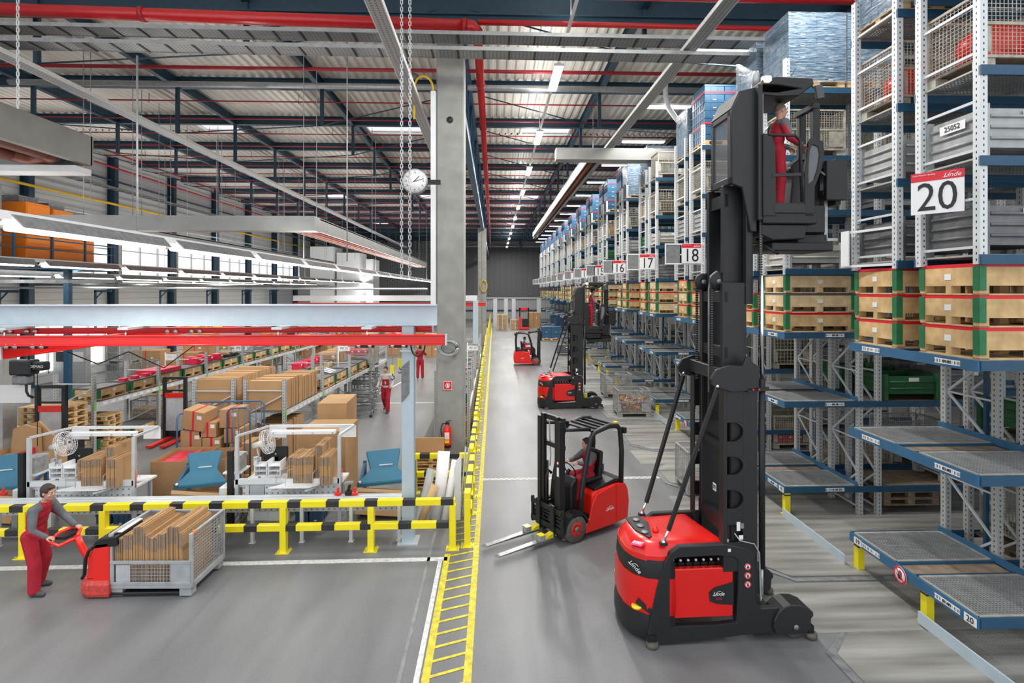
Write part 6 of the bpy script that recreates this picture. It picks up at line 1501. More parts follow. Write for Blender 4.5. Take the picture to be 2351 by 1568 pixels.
# --- long aluminium bench behind the barrier
bn = thing('conveyor_bench', 'long white aluminium bench standing behind the yellow barrier', 'bench', (-9.7, 10.12, 0))
BL = at(925, 1150, 0.75).x+9.7
m = MB(); m.box(0, BL, 0, 0.42, 0.66, 0.75, alu2 := mat('bright_aluminium', (0.72, 0.75, 0.77), 0.3, 0.25, var=0.03)); m.build('top', bn, bevel=0.01)
m = MB()
for y in (0.02, 0.12, 0.24, 0.36): m.box(0, BL, y, y+0.02, 0.75, 0.765, alu2)
m.build('guide_strips', bn)
MB().box(0, BL, 0.4, 0.41, 0.42, 0.66, patterned('perforated_skirt', (0.7, 0.72, 0.73), (0.25, 0.27, 0.28), lambda nt, x, y, z: nmath(nt, 'MULTIPLY', nmath(nt, 'LESS_THAN', nmath(nt, 'FRACT', nmath(nt, 'MULTIPLY', x, 9)), 0.3), nmath(nt, 'LESS_THAN', nmath(nt, 'FRACT', nmath(nt, 'MULTIPLY', z, 9)), 0.3)), 0.5)).build('skirt', bn)
for u in (10, 125, 245, 375, 465, 578, 690, 803, 914):
    x = at(u, 1248, 0).x+9.7; m = MB(); m.box(x-0.03, x+0.03, 0.0, 0.06, 0, 0.66, alu2); m.box(x-0.05, x+0.05, -0.02, 0.08, 0, 0.01, alu2); m.build('leg', bn)
MB().box(0, BL*0.55, 0.3, 0.36, 0.05, 0.1, alu2).build('foot_rail', bn)
peg = MATS['perforated_skirt']
def station(dx, w1, w2):
    x0 = -5.13+dx    # left upright
    t = thing('packing_station', 'packing workstation with pegboard and overhead light frame, %s' % w1, 'workstation', (x0, 10.75, 0))
    Wd = 2.02
    for x in (0, Wd): MB().box(x-0.03, x+0.03, 0.0, 0.06, 0, 1.84, alu).build('frame_post', t)
    m = MB(); m.bar((0, 0.03, 1.84), (0.42, 0.55, 1.9), 0.05, 0.04, alu); m.bar((0.42, 0.55, 1.9), (Wd+0.15, 0.55, 1.9), 0.05, 0.05, alu2); m.bar((Wd, 0.03, 1.84), (Wd+0.15, 0.55, 1.9), 0.05, 0.04, alu); m.build('top_frame', t)
    MB().box(0.55, 1.85, 0.3, 0.42, 1.78, 1.86, white).build('light_bar', t, bevel=0.01)
    m = MB()
    for i in range(4): m.disc((0.6+i*0.4, 0.295, 1.82), 0.018, 'y', chrome, 10)
    m.build('screws', t)
    for x in (0.42, Wd-0.15): MB().box(x, x+0.35, 0.54, 0.545, 1.66, 1.9, letterw).build('paper_sheet', t)
    for i, (a, b) in enumerate(((0.1, 0.22), (0.24, 0.52), (0.54, 0.98), (1.0, 1.1), (1.12, 1.5), (1.52, 1.98))):
        MB().box(a, b, 0.05, 0.06, 0.5, 0.88, peg if i != 1 else alu).build('pegboard_panel', t)
    MB().box(-0.02, Wd, 0.0, 0.08, 0.88, 0.98, alu2).build('cross_rail', t)
    MB().box(0.0, Wd, 0.08, 0.75, 0.8, 0.84, white).build('desk_top', t)
    for x in (0.05, Wd-0.1): MB().box(x, x+0.06, 0.6, 0.66, 0, 0.8, alu).build('desk_leg', t)
    sh = MB(); sh.prism([(0.72, -0.25), (1.5, -0.25), (2.08, 0.4), (1.35, 0.4)], 'z', 0.88, 0.9, white); sh.build('slanted_shelf', t)
    m = MB(); m.bar((0.75, -0.28, 0.84), (0.98, 0.0, 0.86), 0.03, 0.03, alu); m.bar((1.45, -0.28, 0.84), (1.7, 0.05, 0.86), 0.03, 0.03, alu); m.build('shelf_bracket', t)
    m = MB()
    for x in (0.84, 1.02, 1.55): m.path([(x, -0.15, 0.9), (x, -0.15, 1.12), (x+0.03, -0.1, 1.18), (x+0.35, 0.35, 1.2), (x+0.36, 0.37, 0.92)], 0.006, steel, 5)
    m.build('wire_dividers', t)
    # letter trays
    q = thing('letter_tray_rack', 'white letter tray rack on the desk of the workstation, %s' % w1, 'tray rack', (x0+0.28, 10.9, 0.985))
    for k in range(2):
        m = MB(); m.box(k*0.27, k*0.27+0.015, 0, 0.3, 0, 0.3, white); m.box(k*0.27+0.24, k*0.27+0.255, 0, 0.3, 0, 0.3, white)
        for z in (0, 0.1, 0.2): m.box(k*0.27, k*0.27+0.25, 0, 0.3, z, z+0.01, white)
        m.build('tray', q)
    # monitor seen from behind
    q = thing('monitor', 'black monitor seen from behind at the workstation, %s' % w1, 'monitor', (x0+0.28, 11.35, 0.84))
    mm = MB().box(-0.0, 0.5, 0, 0.04, 0.3, 0.62, black).build('screen', q, bevel=0.01); MB().box(0.2, 0.3, 0.0, 0.1, 0.0, 0.4, black).build('stand', q); MB().disc((0.25, -0.005, 0.46), 0.02, 'y', steel, 10).build('badge', mm)
    # fan
    q = thing('fan', 'grey pedestal fan with wire cage at the workstation, %s' % w1, 'fan', (x0+0.32, 11.05, 0.84)); q.rotation_euler = (0, 0, 0)
    MB().tube((0, 0, 0), (0, 0, 0.4), 0.03, steel, 10).build('stand', q); MB().box(-0.12, -0.04, -0.03, 0.05, 0.32, 0.5, steel).build('clamp', q, bevel=0.01)
    a = Vector((0.85, 0, 0.25)).normalized(); c0 = Vector((-0.12, 0, 0.72))
    MB().path([c0, c0+a*0.2], 0.06, mat('fan_plastic', (0.62, 0.61, 0.57), 0.5), 14).build('motor', q)
    MB().path([(0, 0, 0.4), (-0.02, 0, 0.55), (-0.05, 0, 0.68)], 0.02, steel, 8).build('neck', q)
    m = MB(); e1 = a.orthogonal().normalized(); e2 = a.cross(e1); cc = c0+a*0.25
    for off, rr in ((0, 0.24), (0.09, 0.24), (0.045, 0.245), (0.12, 0.14), (-0.03, 0.14), (0.13, 0.06)): m.path([cc+a*off+(e1*math.cos(k*PI/12)+e2*math.sin(k*PI/12))*rr for k in range(25)], 0.004, letterw, 5)
    for k in range(28): d = e1*math.cos(k*PI/14)+e2*math.sin(k*PI/14); m.path([cc+a*0.13+d*0.03, cc+a*0.12+d*0.14, cc+a*0.09+d*0.24, cc+d*0.24, cc-a*0.03+d*0.14, cc-a*0.04+d*0.04], 0.0025, letterw, 4)
    m.build('wire_cage', q)
    m = MB()
    for k in range(4):
        d = e1*math.cos(k*PI/2)+e2*math.sin(k*PI/2); n_ = a.cross(d); m.add([cc+a*0.04+d*0.03, cc+a*0.02+d*0.2-n_*0.05, cc+a*0.06+d*0.21+n_*0.07, cc+a*0.07+d*0.04+n_*0.03], [(0, 1, 2, 3)], plastic)
    m.build('blades', q)
    # scale / printer cabinet and black post
    q = thing('computer_cabinet', 'grey computer housing on an arm left of the workstation, %s' % w1, 'computer', (x0-0.32, 11.0, 0.95))
    MB().box(0, 0.25, 0, 0.35, 0.1, 0.42, cagegrey).build('housing', q, bevel=0.01); MB().box(-0.05, 0.3, -0.05, 0.4, 0.07, 0.1, white).build('tray', q)
    q = thing('label_printer', 'white label printer with a yellow sticker left of the workstation, %s' % w1, 'printer', (x0-0.4, 10.85, 0.55))
    MB().box(0, 0.38, 0, 0.4, 0, 0.24, white).build('housing', q, bevel=0.02); MB().box(0.14, 0.24, -0.004, 0, 0.08, 0.16, yellow).build('sticker', q); MB().box(-0.04, 0.42, -0.04, 0.45, -0.04, 0, steeld).build('shelf', q); MB().box(0.0, 0.4, 0.0, 0.4, -0.55, -0.04, cagegrey).build('support', q)
    o = MB().box(-0.05, 0.05, 0, 0.08, 0, 1.55, black).build('black_post'); o.location = (x0-0.12, 10.72, 0); tag(o, 'black slotted post beside the workstation, %s' % w1, 'post')
    # bundles of folded cartons
    xx = x0+(0.98 if w2 else 0.9)
    for i, (w_, h_, yo) in enumerate([(0.14, 0.48, .1), (0.2, 0.5, 0), (0.2, 0.52, 0), (0.17, 0.72, 0.1), (0.22, 0.55, -0.14)]):
        m = MB(); blanks(m, 0, 0, 0.62, 0, w_-0.01, h_, int(w_/0.02), r_); o = m.build('folded_cartons'); o.location = (xx, 10.72+yo, 0.905); tag(o, 'bundle of folded cartons on the slanted shelf, %s, %s from the left' % (w1.split(',')[0], ORD[i] if i else 'first'), 'folded cartons', 'folded cartons '+w1); xx += w_
    q = MB(); q.path([(0, 0, 0), (0.01, -0.01, 0.35)], 0.008, redor, 6); o = q.build('red_cable'); o.location = (x0+Wd+0.06, 10.74, 0.84); tag(o, 'red cable hanging at the right post of the workstation, %s' % w1, 'cable')
station(0.0, 'right one', True); station(-4.03, 'left one', False)
# hand tools on the bench
for i, (u, nm, mt) in enumerate([(776, 'red battery of a cordless tool lying on the bench, left of the drill', redor), (800, 'black cordless screwdriver standing on the bench', black), (815, 'red battery of a cordless tool lying on the bench, right of the drill', redor), (8, 'red battery of a cordless tool on the bench at the left edge', redor)]):
    p = at(u, 1136, 0.77); m = MB()
    if mt is black: m.box(-0.06, 0.06, -0.05, 0.05, 0, 0.08, black); m.bar((0, 0, 0.08), (0.03, 0, 0.2), 0.05, 0.05, black); m.bar((-0.08, 0, 0.22), (0.1, 0, 0.24), 0.06, 0.06, steeld)
    else: m.box(-0.06, 0.06, -0.04, 0.04, 0, 0.05, redor); m.box(-0.02, 0.02, -0.02, 0.02, 0.05, 0.14, redor)
    o = m.build('tool_battery' if mt is not black else 'cordless_screwdriver', bevel=0.008); o.location = p; tag(o, nm, 'tool')
# box tilters
def tilter(u, v, Y, w_):
    p = atY(u, v, Y); t = thing('box_tilter', 'blue box tilting stand, %s' % w_, 'tilting stand', (p.x, Y, 0))
    top = p.z; Wd = 1.05
    m = MB(); q = [(-0.08, 0.0, top-0.66), (Wd+0.0, 0.0, top-0.56), (0.76, 0.14, top-0.33), (0.8, 0.28, top+0.03), (0.06, 0.28, top-0.04), (0.19, 0.14, top-0.38)]
    b = [(x, y+0.02, z-0.09) for x, y, z in q]; n = 6
    m.add(q+b, [(0, 1, 2, 5), (5, 2, 3, 4), (11, 8, 7, 6), (10, 9, 8, 11)]+[(i, (i+1) % 6, 6+(i+1) % 6, 6+i) for i in range(6)], tiltblue); m.build('hood', t, bevel=0.015)
    m = MB(); m.bar((0.38, 0.13, top-0.3), (0.66, 0.13, top-0.28), 0.01, 0.02, letterw); m.build('white_mark', t)
    for x in (0.0, 1.08):
        m = MB(); m.bar((x, 0.45, 0), (x, 0.45, top-0.3), 0.07, 0.05, frameblue); m.bar((x, 0.05, top-0.62), (x, 0.5, top-0.35), 0.05, 0.08, frameblue); m.bar((x, -0.1, 0.03), (x, 0.6, 0.03), 0.06, 0.05, frameblue); m.build('side_frame', t)
        MB().disc((x, 0.0, top-0.62), 0.04, 'x', chrome, 12, 0.04).build('hinge', t)
    c = thing('carton', 'open carton held tilted in the blue stand, %s' % w_, 'carton', (p.x+0.0, Y-0.12, top-0.7)); c.rotation_euler = (-0.3, 0.07, 0)
    m = MB(); m.tub(0, 1.0, 0, 0.4, -0.5, 0, 0.015, card); m.build('body', c); MB().box(-0.02, 1.02, -0.02, 0.0, -0.06, 0.01, cardl).build('flap', c)
tilter(405, 1045, 11.3, 'between the two workstations'); tilter(826, 1040, 11.3, 'right of the right workstation'); tilter(-60, 1052, 11.3, 'at the left edge of the photo')
# blue crates and bins under the bench
for i, (u, v) in enumerate([(676, 1210), (706, 1210), (676, 1185), (706, 1185), (230, 1215), (268, 1215), (268, 1190)]):
    m = MB(); crate_mesh(m, 0, 0, 0, 0.3, 0.4, 0.2, mat('dark_crate_blue', (0.03, 0.08, 0.16), 0.5)); o = m.build('blue_crate'); p = at(u, 1212, 0); o.location = (p.x, 10.75, 0.12+0.21*(1 if v < 1200 else 0)); tag(o, 'dark blue crate under the bench, %s of the %s group' % (['front left', 'front right', 'upper left', 'upper right', 'first', 'lower second', 'upper second'][i], 'right' if i < 4 else 'left'), 'crate', 'crates under the bench')
o = MB().box(0, 0.42, 0, 0.3, 0.12, 0.62, white).build('computer_case', bevel=0.02); o.location = (at(578, 1200, 0).x, 10.8, 0); tag(o, 'white computer case with cables under the bench', 'computer')
o = MB().box(0, 0.5, 0, 0.35, 0.1, 0.4, letterw).build('white_bin', bevel=0.02); o.location = (at(615, 1200, 0).x, 10.82, 0); tag(o, 'pale low bin under the bench beside the computer case', 'bin')
m = MB()
for i in range(6): m.path([(0.1*i, 0, 0.6), (0.1*i+0.08, 0.02, 0.3), (0.1*i-0.05, 0, 0.12), (0.1*i+0.15, 0, 0.05)], 0.008, black, 5)
o = m.build('cables'); o.location = (at(520, 1200, 0).x, 10.7, 0); tag(o, 'tangle of black cables hanging below the bench', 'cable')

# --- tall cartons beside the right workstation
carton(684, 1133, 0, 1.05, 1.1, 1.6, 'very large tall carton right of the workstation, its yellow-lit flaps nearly closed', 0.0, card, Y=12.0, tp=False).location.z = 0
carton(728, 1100, 0, 0.72, 1.2, 1.92, 'tallest carton standing behind the very large one', 0.05, card, Y=13.4, tp=False).location.z = 0
c = carton(345, 1110, 0, 0.95, 1.1, 0.98, 'large open carton filled with red boxes behind the blue stand', 0.05, card, Y=11.9, tp=False, open_=True); c.location.z = 0
for i in range(6):
    o = MB().box(0, 0.29, 0, 0.48, 0, 0.2, redcard).build('red_box', bevel=0.006); o.location = (c.location.x+0.03+0.3*(i % 3), c.location.y+0.06+0.5*(i//3), 0.7); tag(o, 'glossy red box in the open carton, %s row, %s from the left' % (['front', 'back'][i//3], ['first', 'second', 'third'][i % 3]), 'box', 'red boxes in the open carton')
c = carton(-80, 1110, 0, 1.3, 1.2, 0.95, 'open carton lined with clear foil at the left edge', 0.0, card, Y=12.2, tp=True, open_=True); c.location.z = 0
o = MB().box(0.03, 1.27, 0.03, 1.17, 0.8, 0.82, plastic).build('foil'); o.location = (c.location.x, c.location.y, 0); tag(o, 'crumpled clear foil in the open carton at the left edge', 'foil')
# roll trolley with parcels
p = atY(412, 930, 13.3); TX = p.x
t = thing('roll_trolley', 'blue tubular parcel trolley piled with taped cartons', 'trolley', (TX, 13.2, 0))
for y, x0_, x1_ in ((0, 1.2, 1.75), (0.8, 0, 1.75)):
    m = MB(); m.path([(x0_, y, 0.2), (x0_, y, 1.75), (x0_+0.08, y, 1.85), (x1_-0.08, y, 1.88), (x1_, y, 1.8), (x1_, y, 0.2)], 0.022, frameblue, 8)
    k = x0_+0.14
    while k < x1_-0.05: m.tube((k, y, 0.25), (k, y, 1.85), 0.012, frameblue, 6); k += 0.14
    m.build('tube_panel', t)
m = MB(); m.path([(0, 0, 0.2), (0, 0, 1.6), (0, 0.08, 1.7), (0, 0.75, 1.7), (0, 0.8, 1.6), (0, 0.8, 0.2)], 0.022, frameblue, 8); m.build('end_hoop', t)
MB().box(0, 1.75, 0, 0.8, 0.16, 0.22, wood).build('platform', t)
for x in (0.15, 1.6):
    for y in (0.12, 0.68): MB().lathe([(0.001, -0.02), (0.07, -0.02), (0.07, 0.02), (0.001, 0.02)], (x, y, 0.08), 'y', rubber, 14).build('castor', t)
P_ = [(0.05, .05, .22, .6, .6, .55, 'at the lower left'), (0.7, .05, .22, .45, .6, .5, 'lower middle'), (1.2, .1, .22, .5, .6, .75, 'lower right'), (0.05, .05, .79, .5, .55, .5, 'second layer left'), (0.57, .05, .74, .45, .6, .38, 'second layer middle'),
      (1.07, .1, .98, .42, .6, .35, 'second layer right'), (0.5, .05, 1.14, .4, .55, .36, 'upper middle'), (0.95, 0.12, 1.35, .45, .6, .45, 'upper right')]
for x, y, z, a, b, c_, nm in P_:
    q = carton(0, 0, 0, a, b, c_, 'taped brown parcel on the blue trolley, '+nm, 0, Y=13.0, grp='parcels on the blue trolley'); q.location = (TX+x, 13.2+y, z+0.005)
q = carton(0, 0, 0, .55, .5, .48, 'tilted parcel with a big white label on top of the trolley pile', 0, Y=13.0); q.location = (TX+0.1, 13.25, 1.36); q.rotation_euler = (0.1, 0.12, -0.15)
q = carton(0, 0, 0, .95, .9, .95, 'wide open carton standing in front of the blue trolley', 0, Y=12.2, tp=False, open_=True); q.location = (atY(420, 1075, 12.2).x, 12.15, 0)

# --- hall racks
def hallrack(p, ang, L_, Wd, label, zs=(0.12, 1.5), top=2.35, step=2.75):
    t = thing('pallet_rack', label, 'rack', (p[0], p[1], 0), ang)   # local y runs away from the camera, x to the left is negative
    y = 0; 
    while y <= L_+0.01:
        for x in (0, -Wd): SH.put(('hu', top), lambda: upright(upm, 0, top, 0.045), 'upright', t, (x, y, 0))
        m = MB(); z = 0.3; i = 0
        while z < top-0.5: m.bar((0 if i % 2 else -Wd, 0, z), (-Wd if i % 2 else 0, 0, z+0.55), 0.02, 0.03, railw); z += 0.55; i += 1
        for z in (0.25, top-0.3): m.bar((0, 0, z), (-Wd, 0, z), 0.02, 0.03, railw)
        m.build('bracing', t, (0, y, 0)); 
        MB().box(0.046, 0.05, -0.04, 0.04, 1.3, 1.5, mat('green_tag', (0.15, 0.6, 0.08), 0.5)).build('green_tag', t, (0, y, 0))
        y += step
    for z in zs[1:]:
        for x in (0.02, -Wd-0.02): MB().box(x-0.02, x+0.02, 0, L_, z-0.13, z, railw).build('beam', t)
        MB().box(-Wd, 0, 0, L_, z-0.04, z-0.01, trayholes).build('shelf', t)
    k = 0.3
    m = MB()
    while k < L_: m.box(0.041, 0.044, k, k+0.16, zs[1]-0.1, zs[1]-0.03, paper); k += 0.3 if k < 3 else 1.4
    m.build('shelf_labels', t)
    def W3(x, y, z): return Vector((p[0]+x*math.cos(ang)-y*math.sin(ang), p[1]+x*math.sin(ang)+y*math.cos(ang), z))
    return t, W3
angA = -0.045
pA = at(653, 944, 1.5); tA, WA = hallrack((pA.x, pA.y), angA, 11, 1.05, 'grey rack in the packing hall holding folded cardboard, right hand row')
pA2 = at(540, 944, 1.5); tB, WB = hallrack((pA.x-1.35, pA.y), angA, 11, 1.05, 'grey rack in the packing hall holding folded cardboard, left hand row')
pC = at(215, 926, 1.5); tC, WC_ = hallrack((pC.x, pC.y), angA, 22, 1.1, 'long grey rack with open wooden crates at the left of the hall')
p = at(585, 822, 1.5); tD, WD_ = hallrack((p.x-0.1, p.y), angA, 16, 1.1, 'far grey rack with wooden crates under the first white row sign')
# cardboard stacks on the shelves
def sheets(W3, x0, x1, y0, y1, z, h_, n, label, grp=None):
    m = MB(); d = (y1-y0)/n
    for i in range(n):
        a = r_.uniform(-0.02, 0.02); 
        c = [W3(x0+a, y0+i*d, z), W3(x1+a, y0+i*d, z), W3(x1+a, y0+i*d+d*0.92, z), W3(x0+a, y0+i*d+d*0.92, z)]; hh = h_+r_.uniform(-0.02, 0.03)
        m.add(c+[q+Vector((0, 0, hh)) for q in c], [(0, 1, 2, 3), (4, 5, 6, 7), (0, 1, 5, 4), (1, 2, 6, 5), (2, 3, 7, 6), (3, 0, 4, 7)], card)
    o = m.build('folded_cardboard'); tag(o, label, 'cardboard stack', grp); return o
sheets(WA, -1.0, -0.05, 0.05, 1.3, 1.505, 0.78, 14, 'stack of upright folded cardboard on the right rack, nearest the camera')
sheets(WA, -0.95, -0.08, 1.4, 2.5, 1.505, 0.7, 10, 'second stack of upright folded cardboard on the right rack')
sheets(WB, -1.0, -0.05, 0.05, 2.6, 1.505, 0.85, 24, 'long stack of upright folded cardboard on the left rack')
sheets(WA, -0.9, -0.1, 0.3, 1.6, 0.0, 1.1, 10, 'tall cardboard sheets standing under the shelf of the right rack')
sheets(WA, -1.0, -0.2, -0.4, -0.1, 0.0, 1.05, 4, 'cardboard sheets leaning in front of the right rack')
# open wooden crates on the shelves
def wc(W3, x, y, z, label, grp, P=None, a=0.0):
    q = W3(x, y, z+0.004); return (P or WCS).put(q, PI/2+angA+a, label, grp)
for i in range(5): wc(WA, -0.05, 2.9+1.3*i, 1.5, 'open wooden crate with green corners on the right cardboard rack, %s from the camera' % ORD[i], 'crates on the right hall rack')
for i in range(4): wc(WB, -0.1, 2.9+1.3*i, 1.5, 'open wooden crate with green corners on the left cardboard rack, %s from the camera' % ORD[i], 'crates on the left hall rack')
for i in range(15): wc(WC_, -0.1, 0.3+1.32*i, 1.5, 'open wooden crate on the long left rack, %s from the camera' % ORD[i], 'crates on the long left rack')
for i in range(6): wc(WC_, -0.1, 0.3+1.4*i, 0.02, 'open wooden crate on the floor under the long left rack, %s from the camera' % ORD[i], 'crates under the long left rack')
for i in range(11): wc(WD_, -0.1, 0.2+1.32*i, 1.5, 'open wooden crate on the far rack under the white sign, %s from the camera' % ORD[i], 'crates on the far hall rack')
# red cartons and black parts in and on them
def redbox(W3, x, y, z, s, label, grp): cartP.put(W3(x, y, z), PI/2+angA, label, grp, s)
for i in range(5): redbox(WC_, -0.3-(i % 2)*0.4, 5.4+0.36*i, 1.8, 0.9, 'bright red carton standing in the crates of the long left rack, %s from the camera' % ORD[i], 'red cartons on the long left rack')
for i in range(3): redbox(WC_, -0.3, 1.6+0.5*i, 1.75, 0.6, 'small red part in the near crates of the long left rack, %s from the camera' % ORD[i], 'small red parts')
for i in range(3): redbox(WD_, -0.3, 2.2+0.5*i, 1.8, 1, 'red carton in the crates of the far rack, %s from the camera' % ORD[i], 'red cartons on the far rack')
o = MB().box(0, 1.3, 0, 0.75, 0, 0.12, redcard).build('red_sheet'); o.location = WC_(-0.15, 2.9, 1.87); o.rotation_euler = (0, 0, PI/2+angA); tag(o, 'flat red sheet lying across the crates of the long left rack', 'panel')
m = MB()
for i in range(14): a = i*0.7; m.path([(0.1+0.08*i, 0.3, 0.0), (0.15+0.08*i, 0.4+0.2*math.sin(a), 0.12), (0.3+0.08*i, 0.2, 0.02)], 0.02, black, 6)
o = m.build('black_hoses'); o.location = WC_(-0.1, 7.4, 1.83); o.rotation_euler = (0, 0, PI/2+angA); tag(o, 'heap of black hoses in a crate on the long left rack', 'hoses', kind='stuff')
m = MB()
for i in range(10): m.bar((0.08*i, 0.1, 0.0), (0.08*i+0.2, 0.7, 0.1+0.02*(i % 3)), 0.06, 0.02, [blackg, letterw, steeld][i % 3])
o = m.build('sheet_parts'); o.location = WA(-0.05, 4.3, 1.8); o.rotation_euler = (0, 0, PI/2+angA); tag(o, 'pile of black and white sheet parts in a crate on the right rack', 'sheet parts', kind='stuff')
# big mesh box with red cartons on the right rack
q = cageG.put(WA(-1.0, 8.0, 1.51), angA, 'large mesh box with red cartons on the right cardboard rack'); 
for i in range(4): cartP.put(WA(-0.95+0.28*(i % 3), 8.1+0.35*(i//3), 2.0), angA, 'red carton in the large mesh box on the right rack, %s' % ['left front', 'middle front', 'right front', 'left rear'][i], 'red cartons in the mesh box')
# small pallets and flat pallets
for i in range(4): palP.put(WC_(-1.0, -1.25, 1.0+0.17*i), angA, 'flat wooden pallet at the near end of the long left rack, %s from below' % (ORD[i] if i else 'first'), 'pallets at the long left rack')
pq = at(155, 1038, 0)
for i in range(7): palP.put((pq.x, pq.y, 0.15*i), 0.06*(i % 3), 'wooden pallet in the leaning stack behind the left workstation, %s from below' % (ORD[i] if i else 'first'), 'pallet stack behind the left workstation', 0.9)
pq = at(-25, 1055, 0)
for i in range(5): palP.put((pq.x-0.5, pq.y, 0.15*i), 0, 'wooden pallet in the stack at the left edge, %s from below' % (ORD[i] if i else 'first'), 'pallet stack at the left edge')
pq = at(500, 872, 0)
for i in range(3): WCS.put((pq.x, pq.y, 0.36*i+0.9), 0.05, 'wooden crate with green corners in the stack behind the cardboard, %s from below' % (ORD[i] if i else 'first'), 'crate stack behind the cardboard', 1.3)
for i in range(2): WCS.put((pq.x, pq.y, 0.44*i), 0.05, 'wooden crate at the foot of the stack behind the cardboard, %s one' % ['lowest', 'upper'][i], 'crate stack foot', 1.3)
# cartons far in the hall
k = 0
for (u, v, w_, d_, h_, nl, nm) in [(480, 872, 1.05, 1.0, 0.85, 2, 'with a red tape, centre'), (515, 858, 1.05, 1.0, 0.85, 2, 'beside the white row sign'), (388, 872, 1.5, 1.2, 1.3, 1, 'under the blue film rolls'), (420, 868, 1.2, 1.2, 0.8, 2, 'behind the long left rack'),
                                   (340, 905, 1.0, 1.0, 0.75, 1, 'near the mesh panels'), (600, 842, 1.2, 1, 0.9, 2, 'below the far rack'), (430, 845, 1.4, 1, 0.9, 2, 'left of the wall column'), (715, 840, 1, 1, 1.1, 1, 'behind the red cartons'), (300, 860, 1.6, 1.0, 1.2, 1, 'in front of the left wall')]:
    for j in range(nl):
        q = carton(u, v, 0, w_, d_, h_, '%sbrown carton on the hall floor %s' % (['', 'upper '][j] if nl > 1 else '', nm), 0.03, grp='cartons on the hall floor'); q.location.z = j*(h_+0.14)+0.14
        palP.put((q.location.x, q.location.y, j*(h_+0.14)), 0.03, '%spallet under the brown carton %s' % (['', 'upper '][j] if nl > 1 else '', nm), 'pallets under the floor cartons')
for i in range(8):
    for j in range(2):
        q = carton(0, 0, 0, 1.1, 0.9, 0.8, 'brown carton in the far row before the end wall, %s from the left, %s' % (ORD[i] if i else 'first', ['below', 'above'][j]), 0, Y=40, grp='far row of cartons'); q.location = (-14+1.5*i, 38+(i % 3), 0.81*j)
# mesh boxes on the hall floor
for i, (u, v) in enumerate([(300, 985), (243, 880), (285, 872), (243, 880)]):
    p = at(u, v, 0); z = 1.0 if i == 3 else 0; cageG.put((p.x, p.y, z), 0.0, 'grey mesh box %s' % ['with a carton behind the left workstation', 'by the left wall, lower one', 'by the left wall, right one', 'by the left wall, stacked on another'][i], None, 1.0)
p = at(315, 985, 0); q = carton(0, 0, 0, 0.8, 0.6, 0.5, 'small carton lying in the mesh box behind the left workstation', 0, Y=20, tp=False); q.location = (p.x-0.3+0.1, p.y+0.1, 0.16)
# fence of mesh panels
for i in range(4):
    t = thing('mesh_fence', 'black mesh fence panel under the long left rack, %s from the camera' % ORD[i], 'fence'); p = WC_(0.6, 5+1.6*i, 0); t.location = p; t.rotation_euler = (0, 0, PI/2+angA)
    m = MB(); wires(m, (0, 0, 0.1), (1, 0, 0), (0, 0, 1), 1.5, 1.0, 20, 14, 0.007, blackg); m.build('mesh', t); m = MB()
    for x in (0, 1.5): m.box(x-0.02, x+0.02, -0.02, 0.02, 0, 1.15, blackg)
    m.box(0, 1.5, -0.02, 0.02, 1.1, 1.15, blackg); m.build('frame', t)
# stackers
def stacker(u, v, label, s=1.0, rz=0.0, h_=2.0):
    p = at(u, v, 0); t = thing('stacker_truck', label, 'stacker', p, rz, scale=s)
    for x in (-0.32, 0.32): MB().box(x-0.045, x+0.045, -0.05, 0.05, 0, h_, blackg).build('mast_rail', t, bevel=0.006)
    m = MB(); m.box(-0.32, 0.32, -0.03, 0.03, h_-0.08, h_, blackg); m.box(-0.32, 0.32, -0.03, 0.03, h_-0.45, h_-0.4, blackg); m.build('cross_member', t)
    MB().box(-0.28, 0.28, -0.06, -0.03, h_-0.65, h_-0.5, redor).build('red_plate', t); MB().box(-0.28, 0.28, -0.02, -0.015, 0.3, h_-0.65, plastic).build('clear_screen', t)
    m = MB(); m.box(-0.36, 0.36, 0.08, 0.6, 0.08, 0.75, blackg); m.build('body', t, bevel=0.02)
    for x in (-0.2, 0.2): MB().box(x-0.07, x+0.07, -1.0, 0.05, 0.04, 0.1, redor).build('fork', t)
stacker(118, 1090, 'black stacker mast with a red plate behind the left workstation', 1.05, h_=2.2)
stacker(402, 1010, 'black stacker mast with a red plate left of the parcel trolley', 1.0, h_=2.0)
# leaning brown sheets, pillar and kiosk at the left
m = MB(); m.prism([(0, 0), (0.75, 0), (0.7, 1.15), (0.35, 1.25), (0.12, 1.15)], 'y', 0, 0.1, card); m.prism([(0.1, 0), (0.9, 0), (0.95, 0.95), (0.6, 1.3), (0.3, 1.2)], 'y', 0.14, 0.2, card); o = m.build('cardboard_sheets'); o.location = atY(18, 1050, 13.2); o.location.z = 0.25; tag(o, 'bent brown cardboard sheets leaning near the pillar at the left edge', 'cardboard stack')
o = MB().box(-0.2, 0.2, -0.2, 0.2, 0, 4.0, mat('pillar_grey', (0.42, 0.42, 0.4), 0.7, var=0.1)).build('pillar'); p = atY(4, 900, 13.8); o.location = (p.x, 13.8, 0); tag(o, 'pale grey pillar at the left edge below the red crane rails', 'pillar')
o = MB().box(0, 0.7, 0, 0.02, 0, 0.42, paper).build('notice_board'); o.location = atY(0, 925, 13.0); tag(o, 'white notice board with three sheets at the left edge', 'notice')
k = thing('info_terminal', 'grey information terminal with magenta headers by the left wall', 'terminal', at(122, 880, 0))
for i in range(2):
    m = MB(); m.box(i*0.85, i*0.85+0.8, 0, 0.3, 0, 2.1, steel); m.build('cabinet', k, bevel=0.01); MB().box(i*0.85, i*0.85+0.8, -0.01, 0, 1.85, 2.1, MATS['magenta_tag']).build('header', k); MB().box(i*0.85+0.15, i*0.85+0.65, -0.01, 0, 1.1, 1.6, [black, paper][i]).build('screen', k)
